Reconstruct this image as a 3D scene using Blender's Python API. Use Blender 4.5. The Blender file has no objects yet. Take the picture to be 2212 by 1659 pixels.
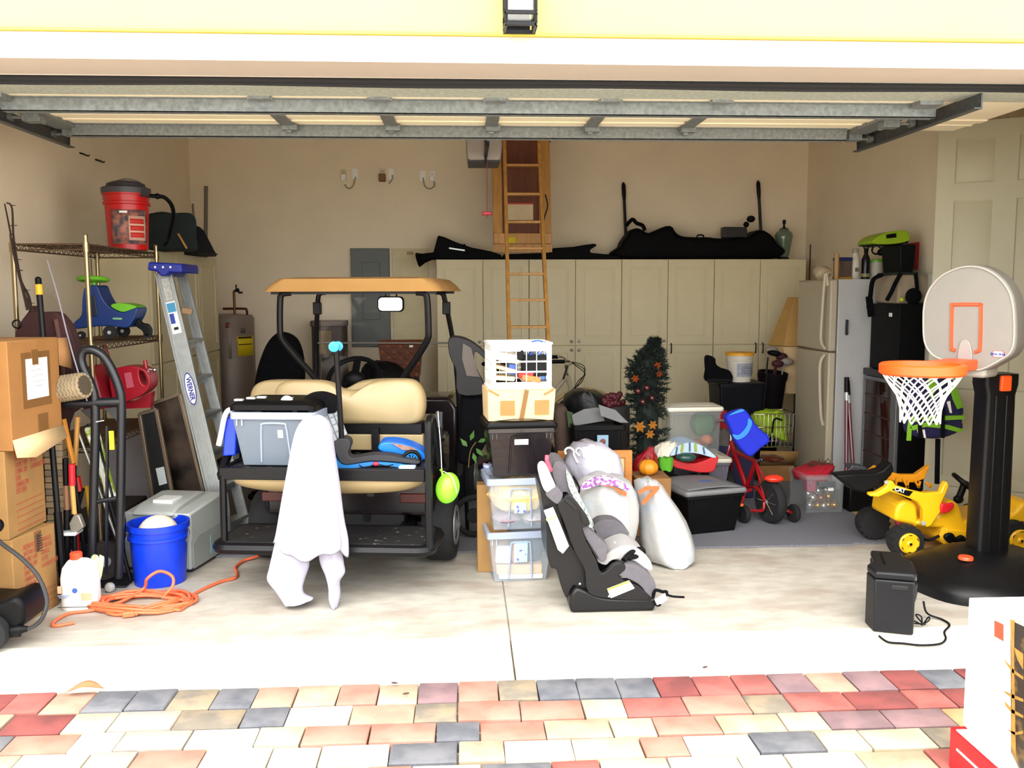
import bpy, bmesh, math, random
from mathutils import Vector as V, Matrix, Euler
C = bpy.context.scene.collection
rnd = random.Random(11)
PI = math.pi
# ---------------------------------------------------------------- camera, sky, exposure
FPX, CAMZ = 1950.0, 1.7
PITCH, YAW, ROLL = math.radians(5.83), math.radians(3.11), 0.003
fw = V((math.sin(YAW)*math.cos(PITCH), math.cos(YAW)*math.cos(PITCH), -math.sin(PITCH)))
rt0 = V((math.cos(YAW), -math.sin(YAW), 0)); up0 = rt0.cross(fw)
rt = rt0*math.cos(ROLL) - up0*math.sin(ROLL); up = up0*math.cos(ROLL) + rt0*math.sin(ROLL)
cam_d = bpy.data.cameras.new('camera'); cam = bpy.data.objects.new('camera', cam_d); C.objects.link(cam)
cam_d.sensor_width = 36; cam_d.lens = FPX*36/2212; cam_d.clip_start = .05; cam_d.clip_end = 200
cam.matrix_world = Matrix(((rt.x, up.x, -fw.x, 0), (rt.y, up.y, -fw.y, 0), (rt.z, up.z, -fw.z, CAMZ), (0, 0, 0, 1)))
sc = bpy.context.scene; sc.camera = cam
sc.view_settings.view_transform = 'Standard'; sc.view_settings.look = 'None'
sc.view_settings.gamma = 1; sc.view_settings.use_curve_mapping = False
sc.view_settings.exposure = 0.34
sc.cycles.use_denoising = True
sc.cycles.max_bounces = 10; sc.cycles.diffuse_bounces = 6; sc.cycles.transparent_max_bounces = 16
sc.cycles.sample_clamp_indirect = 6
wd = bpy.data.worlds.new('overcast_sky'); sc.world = wd; wd.use_nodes = True
nt = wd.node_tree; bg = nt.nodes['Background']
tc = nt.nodes.new('ShaderNodeTexCoord'); sp = nt.nodes.new('ShaderNodeSeparateXYZ'); rp = nt.nodes.new('ShaderNodeValToRGB')
nt.links.new(tc.outputs['Generated'], sp.inputs[0]); nt.links.new(sp.outputs['Z'], rp.inputs[0]); nt.links.new(rp.outputs[0], bg.inputs[0])
rp.color_ramp.elements[0].position = 0.0; rp.color_ramp.elements[0].color = (.8, .82, .78, 1)
rp.color_ramp.elements[1].position = .55; rp.color_ramp.elements[1].color = (1, 1, 1, 1)
e = rp.color_ramp.elements.new(.12); e.color = (.95, .96, .97, 1)
bg.inputs[1].default_value = 4.5
sun_d = bpy.data.lights.new('sun', 'SUN'); sun_d.energy = 2.2; sun_d.angle = math.radians(50); sun_d.color = (1, .97, .9)
sun = bpy.data.objects.new('sun', sun_d); C.objects.link(sun)
sun.rotation_euler = V((.22, .72, -.66)).to_track_quat('-Z', 'Y').to_euler()

# ---------------------------------------------------------------- helpers
def ray(px, py): return fw + rt*((px-1106)/FPX) + up*((829.5-py)/FPX)
def A(px, py, Y):                      # photo pixel -> world point on the plane y = Y
    d = ray(px, py); return V((0, 0, CAMZ)) + d*(Y/d.y)
def G(px, py, z=0.0):                  # photo pixel -> world point at height z
    d = ray(px, py); return V((0, 0, CAMZ)) + d*((z-CAMZ)/d.z)
def xz(pts, Y): return [(lambda p: (p.x, p.z))(A(a, b, Y)) for a, b in pts]
def lin(c):
    if isinstance(c, str): c = tuple(int(c[i:i+2], 16)/255 for i in (0, 2, 4))
    return tuple(((u+.055)/1.055)**2.4 if u > .04045 else u/12.92 for u in c[:3])
def rotm(rx=0, ry=0, rz=0): return Euler((math.radians(rx), math.radians(ry), math.radians(rz))).to_matrix()
def cr(pts, n=6, closed=False):        # Catmull-Rom smoothing
    P = [V(p) for p in pts]; out = []; N = len(P)
    for i in range(N if closed else N-1):
        if closed: p0, p1, p2, p3 = P[i-1], P[i], P[(i+1) % N], P[(i+2) % N]
        else: p0, p1, p2, p3 = P[max(i-1, 0)], P[i], P[i+1], P[min(i+2, N-1)]
        for k in range(n):
            t = k/n
            out.append(.5*((2*p1) + (p2-p0)*t + (2*p0-5*p1+4*p2-p3)*t*t + (3*p1-p0-3*p2+p3)*t**3))
    if not closed: out.append(P[-1])
    return out
def cr2(pts, n=5, closed=True): return [(p.x, p.y) for p in cr([(a, b, 0) for a, b in pts], n, closed)]
def rrect(x0, y0, x1, y1, r, n=4):     # rounded rectangle outline
    o = []
    for cx, cy, a0 in ((x1-r, y1-r, 0), (x0+r, y1-r, 90), (x0+r, y0+r, 180), (x1-r, y0+r, 270)):
        for k in range(n+1):
            a = math.radians(a0+90*k/n); o.append((cx+r*math.cos(a), cy+r*math.sin(a)))
    return o
AX = {'y': lambda a, b, t: V((a, t, b)), 'x': lambda a, b, t: V((t, a, b)), 'z': lambda a, b, t: V((a, b, t))}

class MB:
    def __init__(s): s.v = []; s.f = []
    def add(s, vs, fs):
        k = len(s.v); s.v += [V(p) for p in vs]; s.f += [tuple(i+k for i in f) for f in fs]; return s
    def bb(s, a, b):
        x0, y0, z0 = a; x1, y1, z1 = b
        return s.add([(x0,y0,z0),(x1,y0,z0),(x1,y1,z0),(x0,y1,z0),(x0,y0,z1),(x1,y0,z1),(x1,y1,z1),(x0,y1,z1)],
                     [(3,2,1,0),(4,5,6,7),(0,1,5,4),(1,2,6,5),(2,3,7,6),(3,0,4,7)])
    def box(s, c, d, rot=None):
        c = V(c); h = V(d)/2; r = rot or Matrix.Identity(3)
        vs = [c + r @ V((x*h.x, y*h.y, z*h.z)) for z in (-1, 1) for x, y in ((-1,-1),(1,-1),(1,1),(-1,1))]
        return s.add(vs, [(3,2,1,0),(4,5,6,7),(0,1,5,4),(1,2,6,5),(2,3,7,6),(3,0,4,7)])
    def bar(s, p, q, w, h, upv=(0, 0, 1)):   # box beam between two points
        p, q = V(p), V(q); d = (q-p).normalized(); u = V(upv); u = (u-d*u.dot(d))
        if u.length < 1e-4: u = V((1, 0, 0)) - d*d.x
        u.normalize(); sd = d.cross(u); vs = []
        for o in (p, q):
            for a, b in ((-1,-1),(1,-1),(1,1),(-1,1)): vs.append(o + sd*(a*w/2) + u*(b*h/2))
        return s.add(vs, [(3,2,1,0),(4,5,6,7),(0,1,5,4),(1,2,6,5),(2,3,7,6),(3,0,4,7)])
    def taper(s, b0, z0, b1, z1):            # frustum between two rectangles (x0,y0,x1,y1)
        vs = []
        for (x0, y0, x1, y1), z in ((b0, z0), (b1, z1)): vs += [(x0,y0,z),(x1,y0,z),(x1,y1,z),(x0,y1,z)]
        return s.add(vs, [(3,2,1,0),(4,5,6,7),(0,1,5,4),(1,2,6,5),(2,3,7,6),(3,0,4,7)])
    def tub(s, b0, z0, b1, z1, t):           # open-topped tapered tub with wall thickness t
        def g(b, z, i): x0, y0, x1, y1 = b; return [(x0+i,y0+i,z),(x1-i,y0+i,z),(x1-i,y1-i,z),(x0+i,y1-i,z)]
        vs = g(b0, z0, 0)+g(b1, z1, 0)+g(b1, z1, t)+g(b0, z0+t, t)
        fs = [(3,2,1,0),(12,13,14,15)]
        for k in (0, 4, 8):
            for i in range(4): j = (i+1) % 4; fs.append((k+i, k+j, k+4+j, k+4+i))
        return s.add(vs, fs)
    def tube(s, pts, r, n=8, closed=False):
        P = [V(p) for p in pts]; N = len(P); rr = r if isinstance(r, (list, tuple)) else [r]*N
        tg = []
        for i in range(N):
            a = P[i-1] if (i or closed) else P[i]; b = P[(i+1) % N] if (i < N-1 or closed) else P[i]
            d = b-a; tg.append(d.normalized() if d.length > 1e-9 else V((0, 0, 1)))
        u = V((0, 0, 1)) if abs(tg[0].z) < .9 else V((1, 0, 0)); vs = []; fs = []
        for i in range(N):
            u = u - tg[i]*u.dot(tg[i])
            if u.length < 1e-6: u = tg[i].orthogonal()
            u.normalize(); w = tg[i].cross(u)
            for k in range(n):
                a = 2*PI*k/n; vs.append(P[i] + (u*math.cos(a)+w*math.sin(a))*rr[i])
        for i in range(N if closed else N-1):
            j = (i+1) % N
            for k in range(n): m = (k+1) % n; fs.append((i*n+k, i*n+m, j*n+m, j*n+k))
        if not closed: fs += [tuple(range(n-1, -1, -1)), tuple((N-1)*n+k for k in range(n))]
        return s.add(vs, fs)
    def lathe(s, prof, n=20, o=(0, 0, 0), ax=(0, 0, 1), cap=True, arc=None):
        o = V(o); z = V(ax).normalized(); x = z.orthogonal().normalized(); y = z.cross(x); vs = []; fs = []
        for r, h in prof:
            for k in range(n): a = 2*PI*k/n; vs.append(o + z*h + (x*math.cos(a)+y*math.sin(a))*r)
        for i in range(len(prof)-1):
            for k in range(n): m = (k+1) % n; fs.append((i*n+k, i*n+m, (i+1)*n+m, (i+1)*n+k))
        if cap: fs += [tuple(range(n-1, -1, -1)), tuple((len(prof)-1)*n+k for k in range(n))]
        return s.add(vs, fs)
    def cyl(s, p, q, r, n=16, r2=None):
        p, q = V(p), V(q); return s.lathe([(r, 0), (r if r2 is None else r2, (q-p).length)], n, p, q-p)
    def ell(s, c, r, n=14, m=9, rot=None, fn=None):
        c = V(c); r = V(r) if not isinstance(r, (int, float)) else V((r, r, r)); ro = rot or Matrix.Identity(3); vs = []; fs = []
        for i in range(m+1):
            t = PI*i/m
            for k in range(n):
                a = 2*PI*k/n; p = V((math.sin(t)*math.cos(a), math.sin(t)*math.sin(a), math.cos(t)))
                if fn: p = p*fn(a, t)
                vs.append(c + ro @ V((p.x*r.x, p.y*r.y, p.z*r.z)))
        for i in range(m):
            for k in range(n): j = (k+1) % n; fs.append((i*n+k, (i+1)*n+k, (i+1)*n+j, i*n+j))
        return s.add(vs, fs)
    def torus(s, c, R, r, ax=(0, 0, 1), n=24, m=8, sx=1, sy=1):
        z = V(ax).normalized(); x = z.orthogonal().normalized() if abs(z.x) > .5 or abs(z.z) < .9 else V((1, 0, 0)); y = z.cross(x)
        return s.tube([V(c)+(x*math.cos(2*PI*k/n)*sx+y*math.sin(2*PI*k/n)*sy)*R for k in range(n)], r, m, True)
    def prism(s, pts, t0, t1, ax='y'):
        f = AX[ax]; n = len(pts)
        vs = [f(a, b, t0) for a, b in pts]+[f(a, b, t1) for a, b in pts]
        return s.add(vs, [tuple(range(n-1, -1, -1)), tuple(range(n, 2*n))]+[(i, (i+1) % n, n+(i+1) % n, n+i) for i in range(n)])
    def ring(s, out, inn, t0, t1, ax='y'):   # plate with a hole; both outlines have the same count
        f = AX[ax]; n = len(out)
        vs = [f(a, b, t) for t in (t0, t1) for o in (out, inn) for a, b in o]; fs = []
        for i in range(n):
            j = (i+1) % n
            fs += [(i, j, n+j, n+i), (2*n+i, 3*n+i, 3*n+j, 2*n+j), (i, 2*n+i, 2*n+j, j), (n+i, n+j, 3*n+j, 3*n+i)]
        return s.add(vs, fs)
    def surf(s, fn, nu, nv, cu=False):       # parametric sheet fn(u,v), u,v in 0..1
        nu_ = nu if cu else nu+1
        vs = [fn(i/nu, j/nv) for j in range(nv+1) for i in range(nu_)]; fs = []
        for j in range(nv):
            for i in range(nu):
                k = (i+1) % nu_; fs.append((j*nu_+i, j*nu_+k, (j+1)*nu_+k, (j+1)*nu_+i))
        return s.add(vs, fs)
    def loft(s, rings, cap=True):            # list of equal-length closed rings
        n = len(rings[0]); vs = [p for r in rings for p in r]; fs = []
        for i in range(len(rings)-1):
            for k in range(n): m = (k+1) % n; fs.append((i*n+k, i*n+m, (i+1)*n+m, (i+1)*n+k))
        if cap: fs += [tuple(range(n-1, -1, -1)), tuple((len(rings)-1)*n+k for k in range(n))]
        return s.add(vs, fs)
    def quad(s, a, b, c, d): return s.add([a, b, c, d], [(0, 1, 2, 3)])
    def xf(s, rot=None, t=(0, 0, 0)):
        r = rot or Matrix.Identity(3); s.v = [r @ p + V(t) for p in s.v]; return s

WM = {}
def part(name, mb, m, parent=None, bev=0, seg=2, sub=0, solid=0, smooth=True, ang=38, w=False, label=None, kind=None, subd_simple=False):
    me = bpy.data.meshes.new(name); vs = mb.v; M = WM.get(parent.name) if parent else None
    if w and M is not None: I = M.inverted(); vs = [I @ p for p in vs]
    bm = bmesh.new(); bv = [bm.verts.new(p) for p in vs]
    for f in mb.f:
        try: bm.faces.new([bv[i] for i in f])
        except ValueError: pass
    bmesh.ops.remove_doubles(bm, verts=bm.verts, dist=1e-5)
    bmesh.ops.recalc_face_normals(bm, faces=bm.faces)
    bm.to_mesh(me); bm.free(); me.materials.append(m)
    if smooth:
        me.polygons.foreach_set('use_smooth', [True]*len(me.polygons)); me.set_sharp_from_angle(angle=math.radians(ang))
    o = bpy.data.objects.new(name, me); C.objects.link(o)
    if parent: o.parent = parent; WM[o.name] = M
    if bev:
        b = o.modifiers.new('b', 'BEVEL'); b.width = bev; b.segments = seg; b.limit_method = 'ANGLE'; b.angle_limit = math.radians(40); b.harden_normals = False
    if solid: q = o.modifiers.new('s', 'SOLIDIFY'); q.thickness = solid; q.offset = 0
    if sub: q = o.modifiers.new('u', 'SUBSURF'); q.levels = sub; q.render_levels = sub
    if label: o['label'] = label
    if kind: o['kind'] = kind
    return o
def thing(name, label, cat, loc=(0, 0, 0), rz=0, group=None, rx=0, ry=0):
    o = bpy.data.objects.new(name, None); C.objects.link(o); o.empty_display_size = .05
    e = Euler((math.radians(rx), math.radians(ry), math.radians(rz)))
    o.location = loc; o.rotation_euler = e; WM[o.name] = Matrix.Translation(V(loc)) @ e.to_matrix().to_4x4()
    o['label'] = label; o['category'] = cat
    if group: o['group'] = group
    return o
def solo(name, mb, m, label, cat, group=None, **k):       # a thing that is one mesh, origin at its base
    lo = [min(p[i] for p in mb.v) for i in range(3)]; hi = [max(p[i] for p in mb.v) for i in range(3)]
    c = V(((lo[0]+hi[0])/2, (lo[1]+hi[1])/2, lo[2])); mb.v = [p-c for p in mb.v]
    o = part(name, mb, m, **k); o.location = c; WM[o.name] = Matrix.Translation(c)
    o['label'] = label; o['category'] = cat
    if group: o['group'] = group
    return o
def struct(name, mb, m, parent=None, **k):
    o = part(name, mb, m, parent, **k)
    if not parent: o['kind'] = 'structure'; WM[o.name] = Matrix.Identity(4)
    return o
def dup(o, loc=None, rz=None, label=None, parent=None):
    c = o.copy(); C.objects.link(c)
    if parent: c.parent = parent
    if loc is not None: c.location = loc
    if rz is not None: c.rotation_euler[2] = math.radians(rz)
    if label: c['label'] = label
    for ch in list(o.children): dup(ch, parent=c)
    return c
FONT_N = 0
def text(name, s, m, parent, loc, rot, size, ext=.0008, align='CENTER', sx=1.0, shear=0, w=True, bold=0, sp=1.0):
    cu = bpy.data.curves.new(name, 'FONT'); cu.body = s; cu.size = size; cu.extrude = ext; cu.align_x = align; cu.align_y = 'CENTER'
    cu.shear = shear; cu.offset = bold; cu.resolution_u = 2; cu.space_character = sp
    tmp = bpy.data.objects.new('t', cu); me = bpy.data.meshes.new_from_object(tmp); bpy.data.objects.remove(tmp); me.materials.clear(); me.materials.append(m)
    o = bpy.data.objects.new(name, me); C.objects.link(o)
    mt = Matrix.Translation(V(loc)) @ (rot.to_4x4() if isinstance(rot, Matrix) else rotm(*rot).to_4x4()) @ Matrix.Diagonal((sx, 1, 1, 1))
    if parent:
        o.parent = parent
        if w: mt = WM[parent.name].inverted() @ mt
        WM[o.name] = WM[parent.name]
    o.matrix_basis = mt
    return o
def frame(xd, nd):                       # rotation for text: x along xd, facing nd
    z = V(nd).normalized(); x = (V(xd)-z*V(xd).dot(z)).normalized(); y = z.cross(x)
    return Matrix((x, y, z)).transposed()

# ---------------------------------------------------------------- materials
MATS = {}
def mat(name, col, rough=.5, metal=0, var=.06, scale=8, bump=0, bscale=60, alpha=1, trans=0, spec=.5, coat=0, col2=None, mixs=3, detail=3, sss=0, emit=0, stretch=None, ramp=(.42, .6)):
    if name in MATS: return MATS[name]
    m = bpy.data.materials.new(name); m.use_nodes = True; t = m.node_tree; N = t.nodes; L = t.links
    b = N['Principled BSDF']; b.inputs['Roughness'].default_value = rough; b.inputs['Metallic'].default_value = metal
    b.inputs['Alpha'].default_value = alpha; b.inputs['Transmission Weight'].default_value = trans
    b.inputs['Specular IOR Level'].default_value = spec; b.inputs['Coat Weight'].default_value = coat
    c = lin(col); tcn = N.new('ShaderNodeTexCoord'); src = tcn.outputs['Object']
    if stretch:
        mp = N.new('ShaderNodeMapping'); mp.inputs['Scale'].default_value = stretch; L.new(src, mp.inputs[0]); src = mp.outputs[0]
    nz = N.new('ShaderNodeTexNoise'); nz.inputs['Scale'].default_value = scale; nz.inputs['Detail'].default_value = detail; L.new(src, nz.inputs['Vector'])
    r = N.new('ShaderNodeValToRGB'); L.new(nz.outputs['Fac'], r.inputs[0])
    r.color_ramp.elements[0].position = .3; r.color_ramp.elements[1].position = .7
    r.color_ramp.elements[0].color = (*[max(0, u*(1-var)) for u in c], 1); r.color_ramp.elements[1].color = (*[min(1, u*(1+var)) for u in c], 1)
    out = r.outputs[0]
    if col2 is not None:
        c2 = lin(col2); n2 = N.new('ShaderNodeTexNoise'); n2.inputs['Scale'].default_value = mixs; n2.inputs['Detail'].default_value = 5; L.new(src, n2.inputs['Vector'])
        r2 = N.new('ShaderNodeValToRGB'); r2.color_ramp.elements[0].position = ramp[0]; r2.color_ramp.elements[1].position = ramp[1]; L.new(n2.outputs['Fac'], r2.inputs[0])
        mx = N.new('ShaderNodeMix'); mx.data_type = 'RGBA'; L.new(r2.outputs[0], mx.inputs[0]); L.new(out, mx.inputs[6]); mx.inputs[7].default_value = (*c2, 1); out = mx.outputs[2]
    L.new(out, b.inputs['Base Color'])
    if emit: L.new(out, b.inputs['Emission Color']); b.inputs['Emission Strength'].default_value = emit
    if bump:
        n3 = N.new('ShaderNodeTexNoise'); n3.inputs['Scale'].default_value = bscale; n3.inputs['Detail'].default_value = 3; L.new(src, n3.inputs['Vector'])
        bp = N.new('ShaderNodeBump'); bp.inputs['Strength'].default_value = bump; bp.inputs['Distance'].default_value = .01; L.new(n3.outputs['Fac'], bp.inputs['Height']); L.new(bp.outputs[0], b.inputs['Normal'])
    MATS[name] = m; return m
WALL = mat('wall_paint', 'e6d8bf', .85, var=.03, scale=3, bump=.25, bscale=140)
CONC = mat('concrete', 'aba599', .8, var=.14, scale=7, bump=.15, bscale=90, col2='95887a', mixs=2.4, ramp=(.48, .74), stretch=(1, 2, 1))
CARPET = mat('grey_carpet', '6f7078', .95, var=.35, scale=160, bump=.6, bscale=300)
STUCCO = mat('yellow_stucco', 'd3c06e', .85, var=.03, scale=4, bump=.2, bscale=120)
WHITEP = mat('white_paint', 'f2eee8', .5, var=.02)
TRIMSH = mat('white_trim', 'bdb1a6', .6, var=.02)
GALV = mat('galvanised_steel', 'b6bcb0', .5, .35, var=.2, scale=45)
GALVD = mat('galvanised_strut', '767b7c', .5, .45, var=.25, scale=45)
DOORIN = mat('door_back', 'e6dcc0', .6, var=.03)
RUBBER = mat('black_rubber', '0d0c10', .75, var=.2)
BLACKP = mat('black_plastic', '08080a', .48, var=.15, spec=.16)
BLACKM = mat('black_metal', '0b0b0e', .42, .05, var=.15, spec=.25)
BLACKF = mat('black_fabric', '06060a', .9, var=.3, scale=20, bump=.3, spec=.15)
DGREY = mat('dark_grey_plastic', '2b2d31', .5, var=.1)
CARD = mat('cardboard', '94703f', .85, var=.08, scale=10, bump=.08, bscale=40)
CARDL = mat('pale_cardboard', 'd9b988', .85, var=.07, scale=10)
CARDD = mat('dark_cardboard', '8a6238', .85, var=.08, scale=10)
TAPE = mat('packing_tape', '79552e', .3, var=.05)
PAPER = mat('white_paper', 'f0eee9', .8, var=.02)
REDINK = mat('red_ink', 'a34a36', .8, var=.1)
INK = mat('dark_ink', '23201f', .8, var=.1)
CAB = mat('cabinet_white', 'd9cda9', .55, var=.02)
ALU = mat('aluminium', 'a9abaa', .35, .8, var=.06, stretch=(1, 1, 30))
CHROME = mat('chrome', 'd8d8d8', .12, 1, var=.02)
STEELW = mat('shelf_chrome', '9c8b6c', .25, .9, var=.1)
WOOD = mat('pine', 'be8a44', .5, var=.18, scale=5, stretch=(6, 6, .6))
WOODD = mat('plywood_dark', '6b3a22', .6, var=.15, scale=5, stretch=(6, 6, .6))
TAN = mat('tan_vinyl', 'a8946c', .42, var=.04, scale=6)
ROOFT = mat('tan_roof', 'b08650', .5, var=.05, scale=6)
BLUE = mat('blue_plastic', '0a35c8', .35, var=.06)
REDP = mat('red_plastic', 'b30d12', .35, var=.08)
DRED = mat('dark_red', '6e0f1e', .4, var=.12)
YEL = mat('yellow_plastic', 'f5b916', .38, var=.04)
ORG = mat('orange_plastic', 'f25a1c', .4, var=.04)
WHITE = mat('white_plastic', 'eeeeea', .4, var=.02)
OFFW = mat('offwhite_appliance', 'b5ab94', .4, var=.02)
GRN = mat('green_plastic', '5fa51d', .4, var=.08)
SILV = mat('silver_plastic', 'b9bcbc', .4, .3, var=.04)
# ---------------------------------------------------------------- the setting
XL, XR, XR2, YB, YF, CEIL = -2.8, 3.7, 4.15, 9.65, 4.0, 3.4
HZ = A(1106, 140, YF).z
g = MB(); g.bb((-30, -26, -.35), (30, 3.86, -.06)); g.bb((-30, 3.86, -.35), (-6, 30, -.06)); g.bb((6, 3.86, -.35), (30, 30, -.06))
struct('ground', g, mat('driveway_sand', 'c9bfae', .9, var=.2, scale=30))
m = MB(); m.bb((XL-.1, 4.32, -.1), (.218, YB+.1, 0)); m.bb((.226, 4.32, -.1), (XR2+.1, YB+.1, 0)); m.bb((XL-.1, 4.32, -.12), (XR2+.1, YB+.1, -.012))
struct('floor', m, CONC, smooth=False)
m = MB()
for x0, x1 in ((-6, .216), (.226, 6)):
    m.add([(x0, 3.845, -.012), (x1, 3.845, -.012), (x1, 4.33, 0), (x0, 4.33, 0), (x0, 3.845, -.12), (x1, 3.845, -.12), (x1, 4.33, -.12), (x0, 4.33, -.12)], [(0, 1, 2, 3), (0, 4, 5, 1), (1, 5, 6, 2), (2, 6, 7, 3), (3, 7, 4, 0), (4, 7, 6, 5)])
struct('trim_1', m, mat('apron_concrete', 'd8d2c4', .85, var=.06, scale=6, bump=.12, bscale=90, col2='b5a68c', mixs=2.2, ramp=(.52, .8), stretch=(1, 2.5, 1)), smooth=False)
m = MB(); m.bb((XL-.1, YB, 0), (XR2+.1, YB+.12, CEIL)); struct('wall_back', m, WALL)
m = MB(); m.bb((XL-.12, YF, 0), (XL, YB, CEIL)); struct('wall_left', m, WALL)
m = MB(); m.bb((XR, 6.8, 0), (XR+.12, YB, CEIL)); m.bb((XR, 6.8, 0), (XR2+.1, 6.9, CEIL)); m.bb((XR2, YF, 0), (XR2+.12, 6.85, CEIL)); struct('wall_right', m, WALL)
m = MB(); m.bb((XL-.12, YF, CEIL), (XR2+.12, YB+.12, CEIL+.1)); struct('ceiling', m, mat('ceiling_paint', 'f0e8d8', .9, var=.02))
m = MB(); m.bb((-7, 4.0, HZ+.1), (7, 4.25, 5.2)); m.bb((-7, 4.0, -.1), (-2.42, 4.25, HZ+.1)); m.bb((2.96, 4.0, -.1), (7, 4.25, HZ+.1)); struct('wall_front', m, STUCCO)
m = MB(); TZ = A(1106, 79, 3.97).z
m.bb((-2.62, 3.97, HZ), (3.15, 4.256, TZ)); m.bb((-2.62, 3.97, -.01), (-2.4, 4.256, HZ)); m.bb((2.93, 3.97, -.01), (3.15, 4.256, HZ))
struct('trim_2', m, TRIMSH, bev=.004)
m = MB(); m.bb((-2.66, 3.955, TZ), (2.84, 4.0, TZ+.012)); struct('trim_3', m, mat('yellow_bead', 'd9c04a', .7, var=.03))
# carpet on the slab
m = MB(); m.bb((XL+.02, 5.77, .002), (2.6, 9.6, .014)); m.bb((2.6, 5.8, .002), (3.6, 9.6, .014))
solo('garage_carpet', m, CARPET, 'flat grey carpet covering the back of the garage floor', 'carpet')

# pavers: every course of the driveway edge, course by course (right edge of each stone in the photo at mid course, colour letter)
PC = {'r': ('84423e', '6e3836'), 'R': ('9c5a52', '8a4a44'), 's': ('ab7a6a', 'a06a5a'), 'o': ('ae8b76', 'a27a68'), 't': ('ae9b84', '9c8770'), 'k': ('585a60', '6a6a6e'),
      'K': ('746c60', '8e7f68'), 'p': ('84686a', '6e585c'), 'y': ('b6ac92', 'aca082'), 'Y': ('ae9068', 'a6865e'), 'c': ('c0bbac', 'b4ab98'), 'g': ('9c938c', 'aca08c')}
rows = [(3.835, 3.64, 1510, [(-75, 'R'), (17, 'r'), (102, 'R'), (192, 'o'), (283, 'k'), (371, 'k'), (463, 'K'), (550, 'k'), (639, 'o'), (731, 't'), (818, 's'), (903, 't'), (989, 'p'), (1076, 's'), (1161, 'K'), (1247, 'k'), (1334, 'k'), (1417, 'k'), (1502, 'r'), (1587, 'R'), (1669, 'R'), (1751, 'p'), (1835, 'o'), (1919, 'p'), (2000, 'r'), (2081, 'k'), (2160, 'r'), (2245, 'R'), (2330, 'k')]),
        (3.632, 3.466, 1558, [(-120, 's'), (10, 't'), (147, 'r'), (244, 'y'), (381, 'g'), (525, 'K'), (621, 'k'), (758, 'c'), (896, 'o'), (988, 'K'), (1123, 's'), (1259, 's'), (1349, 'y'), (1480, 'R'), (1614, 's'), (1703, 'K'), (1832, 'R'), (1959, 'r'), (2047, 'R'), (2131, 'r'), (2260, 'k'), (2390, 'R')]),
        (3.458, 3.308, 1600, [(-110, 'c'), (13, 'k'), (160, 's'), (258, 'c'), (406, 'g'), (555, 'c'), (654, 'y'), (798, 's'), (942, 's'), (1037, 'k'), (1178, 's'), (1320, 't'), (1414, 'y'), (1552, 's'), (1689, 't'), (1780, 'y'), (1914, 'p'), (2049, 'p'), (2133, 'Y'), (2270, 'k'), (2400, 'R')]),
        (3.30, 3.148, 1640, [(-120, 's'), (27, 't'), (180, 'c'), (284, 'g'), (435, 's'), (582, 'c'), (691, 'c'), (841, 'c'), (990, 'k'), (1090, 't'), (1238, 'c'), (1386, 'y'), (1482, 's'), (1628, 'c'), (1770, 'k'), (1867, 'y'), (2007, 'y'), (2141, 'K'), (2290, 's'), (2420, 'c')]),
        (3.14, 2.988, 1682, [(-100, 'c'), (30, 'c'), (130, 't'), (280, 'y'), (420, 'c'), (560, 's'), (650, 'g'), (787, 'c'), (887, 's'), (1041, 'c'), (1195, 'k'), (1299, 'R'), (1449, 'y'), (1602, 'c'), (1706, 'c'), (1863, 'c'), (2014, 't'), (2120, 'R'), (2270, 'k'), (2420, 'y')])]
pave = bpy.data.objects.new('path', None); C.objects.link(pave); pave['kind'] = 'structure'; WM[pave.name] = Matrix.Identity(4)
PM = {k: mat('paver_'+'_'.join([('brick' if k.isupper() else 'stone'), str(ord(k))]), v[0], .85, var=.1, scale=14, bump=.2, bscale=120, col2=v[1], mixs=7) for k, v in PC.items()}
def paver(x0, x1, y0, y1, k):
    b = MB(); d = .003; z = rnd.uniform(-.004, .004)-.008
    j = lambda: rnd.uniform(-.0025, .0025)
    out = [(x0+d+j(), y1+d+j()), (x1-d+j(), y1+d+j()), (x1-d+j(), y0-d+j()), (x0+d+j(), y0-d+j())]
    cx, cy = (x0+x1)/2, (y0+y1)/2; b.v = []
    o2 = [(cx+(a-cx)*(1-.014/(x1-x0)), cy+(q-cy)*(1-.014/(y0-y1))) for a, q in out]
    b.loft([[V((a, q, -.06)) for a, q in out], [V((a, q, z-.005)) for a, q in out], [V((a, q, z+j()*.4)) for a, q in o2]])
    struct('paver', b, PM[k], pave, smooth=True, ang=50)
for y0, y1, py, L in rows:
    ym = (y0+y1)/2; xs = []
    for px, k in L:
        d = ray(px, py); xs.append((d.x/d.y*ym, k))
    for i in range(1, len(xs)): paver(xs[i-1][0], xs[i][0], y0, y1, xs[i][1])
yy = 2.98; cols = 'csytRkcgspocry'
for r_ in range(8):                                  # courses below the frame, same random pattern
    x = -2.4+rnd.uniform(0, .2)
    while x < 2.7:
        wd_ = rnd.choice((.165, .24, .24)); paver(x, x+wd_, yy, yy-.152, rnd.choice(cols)); x += wd_
    yy -= .16
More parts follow.
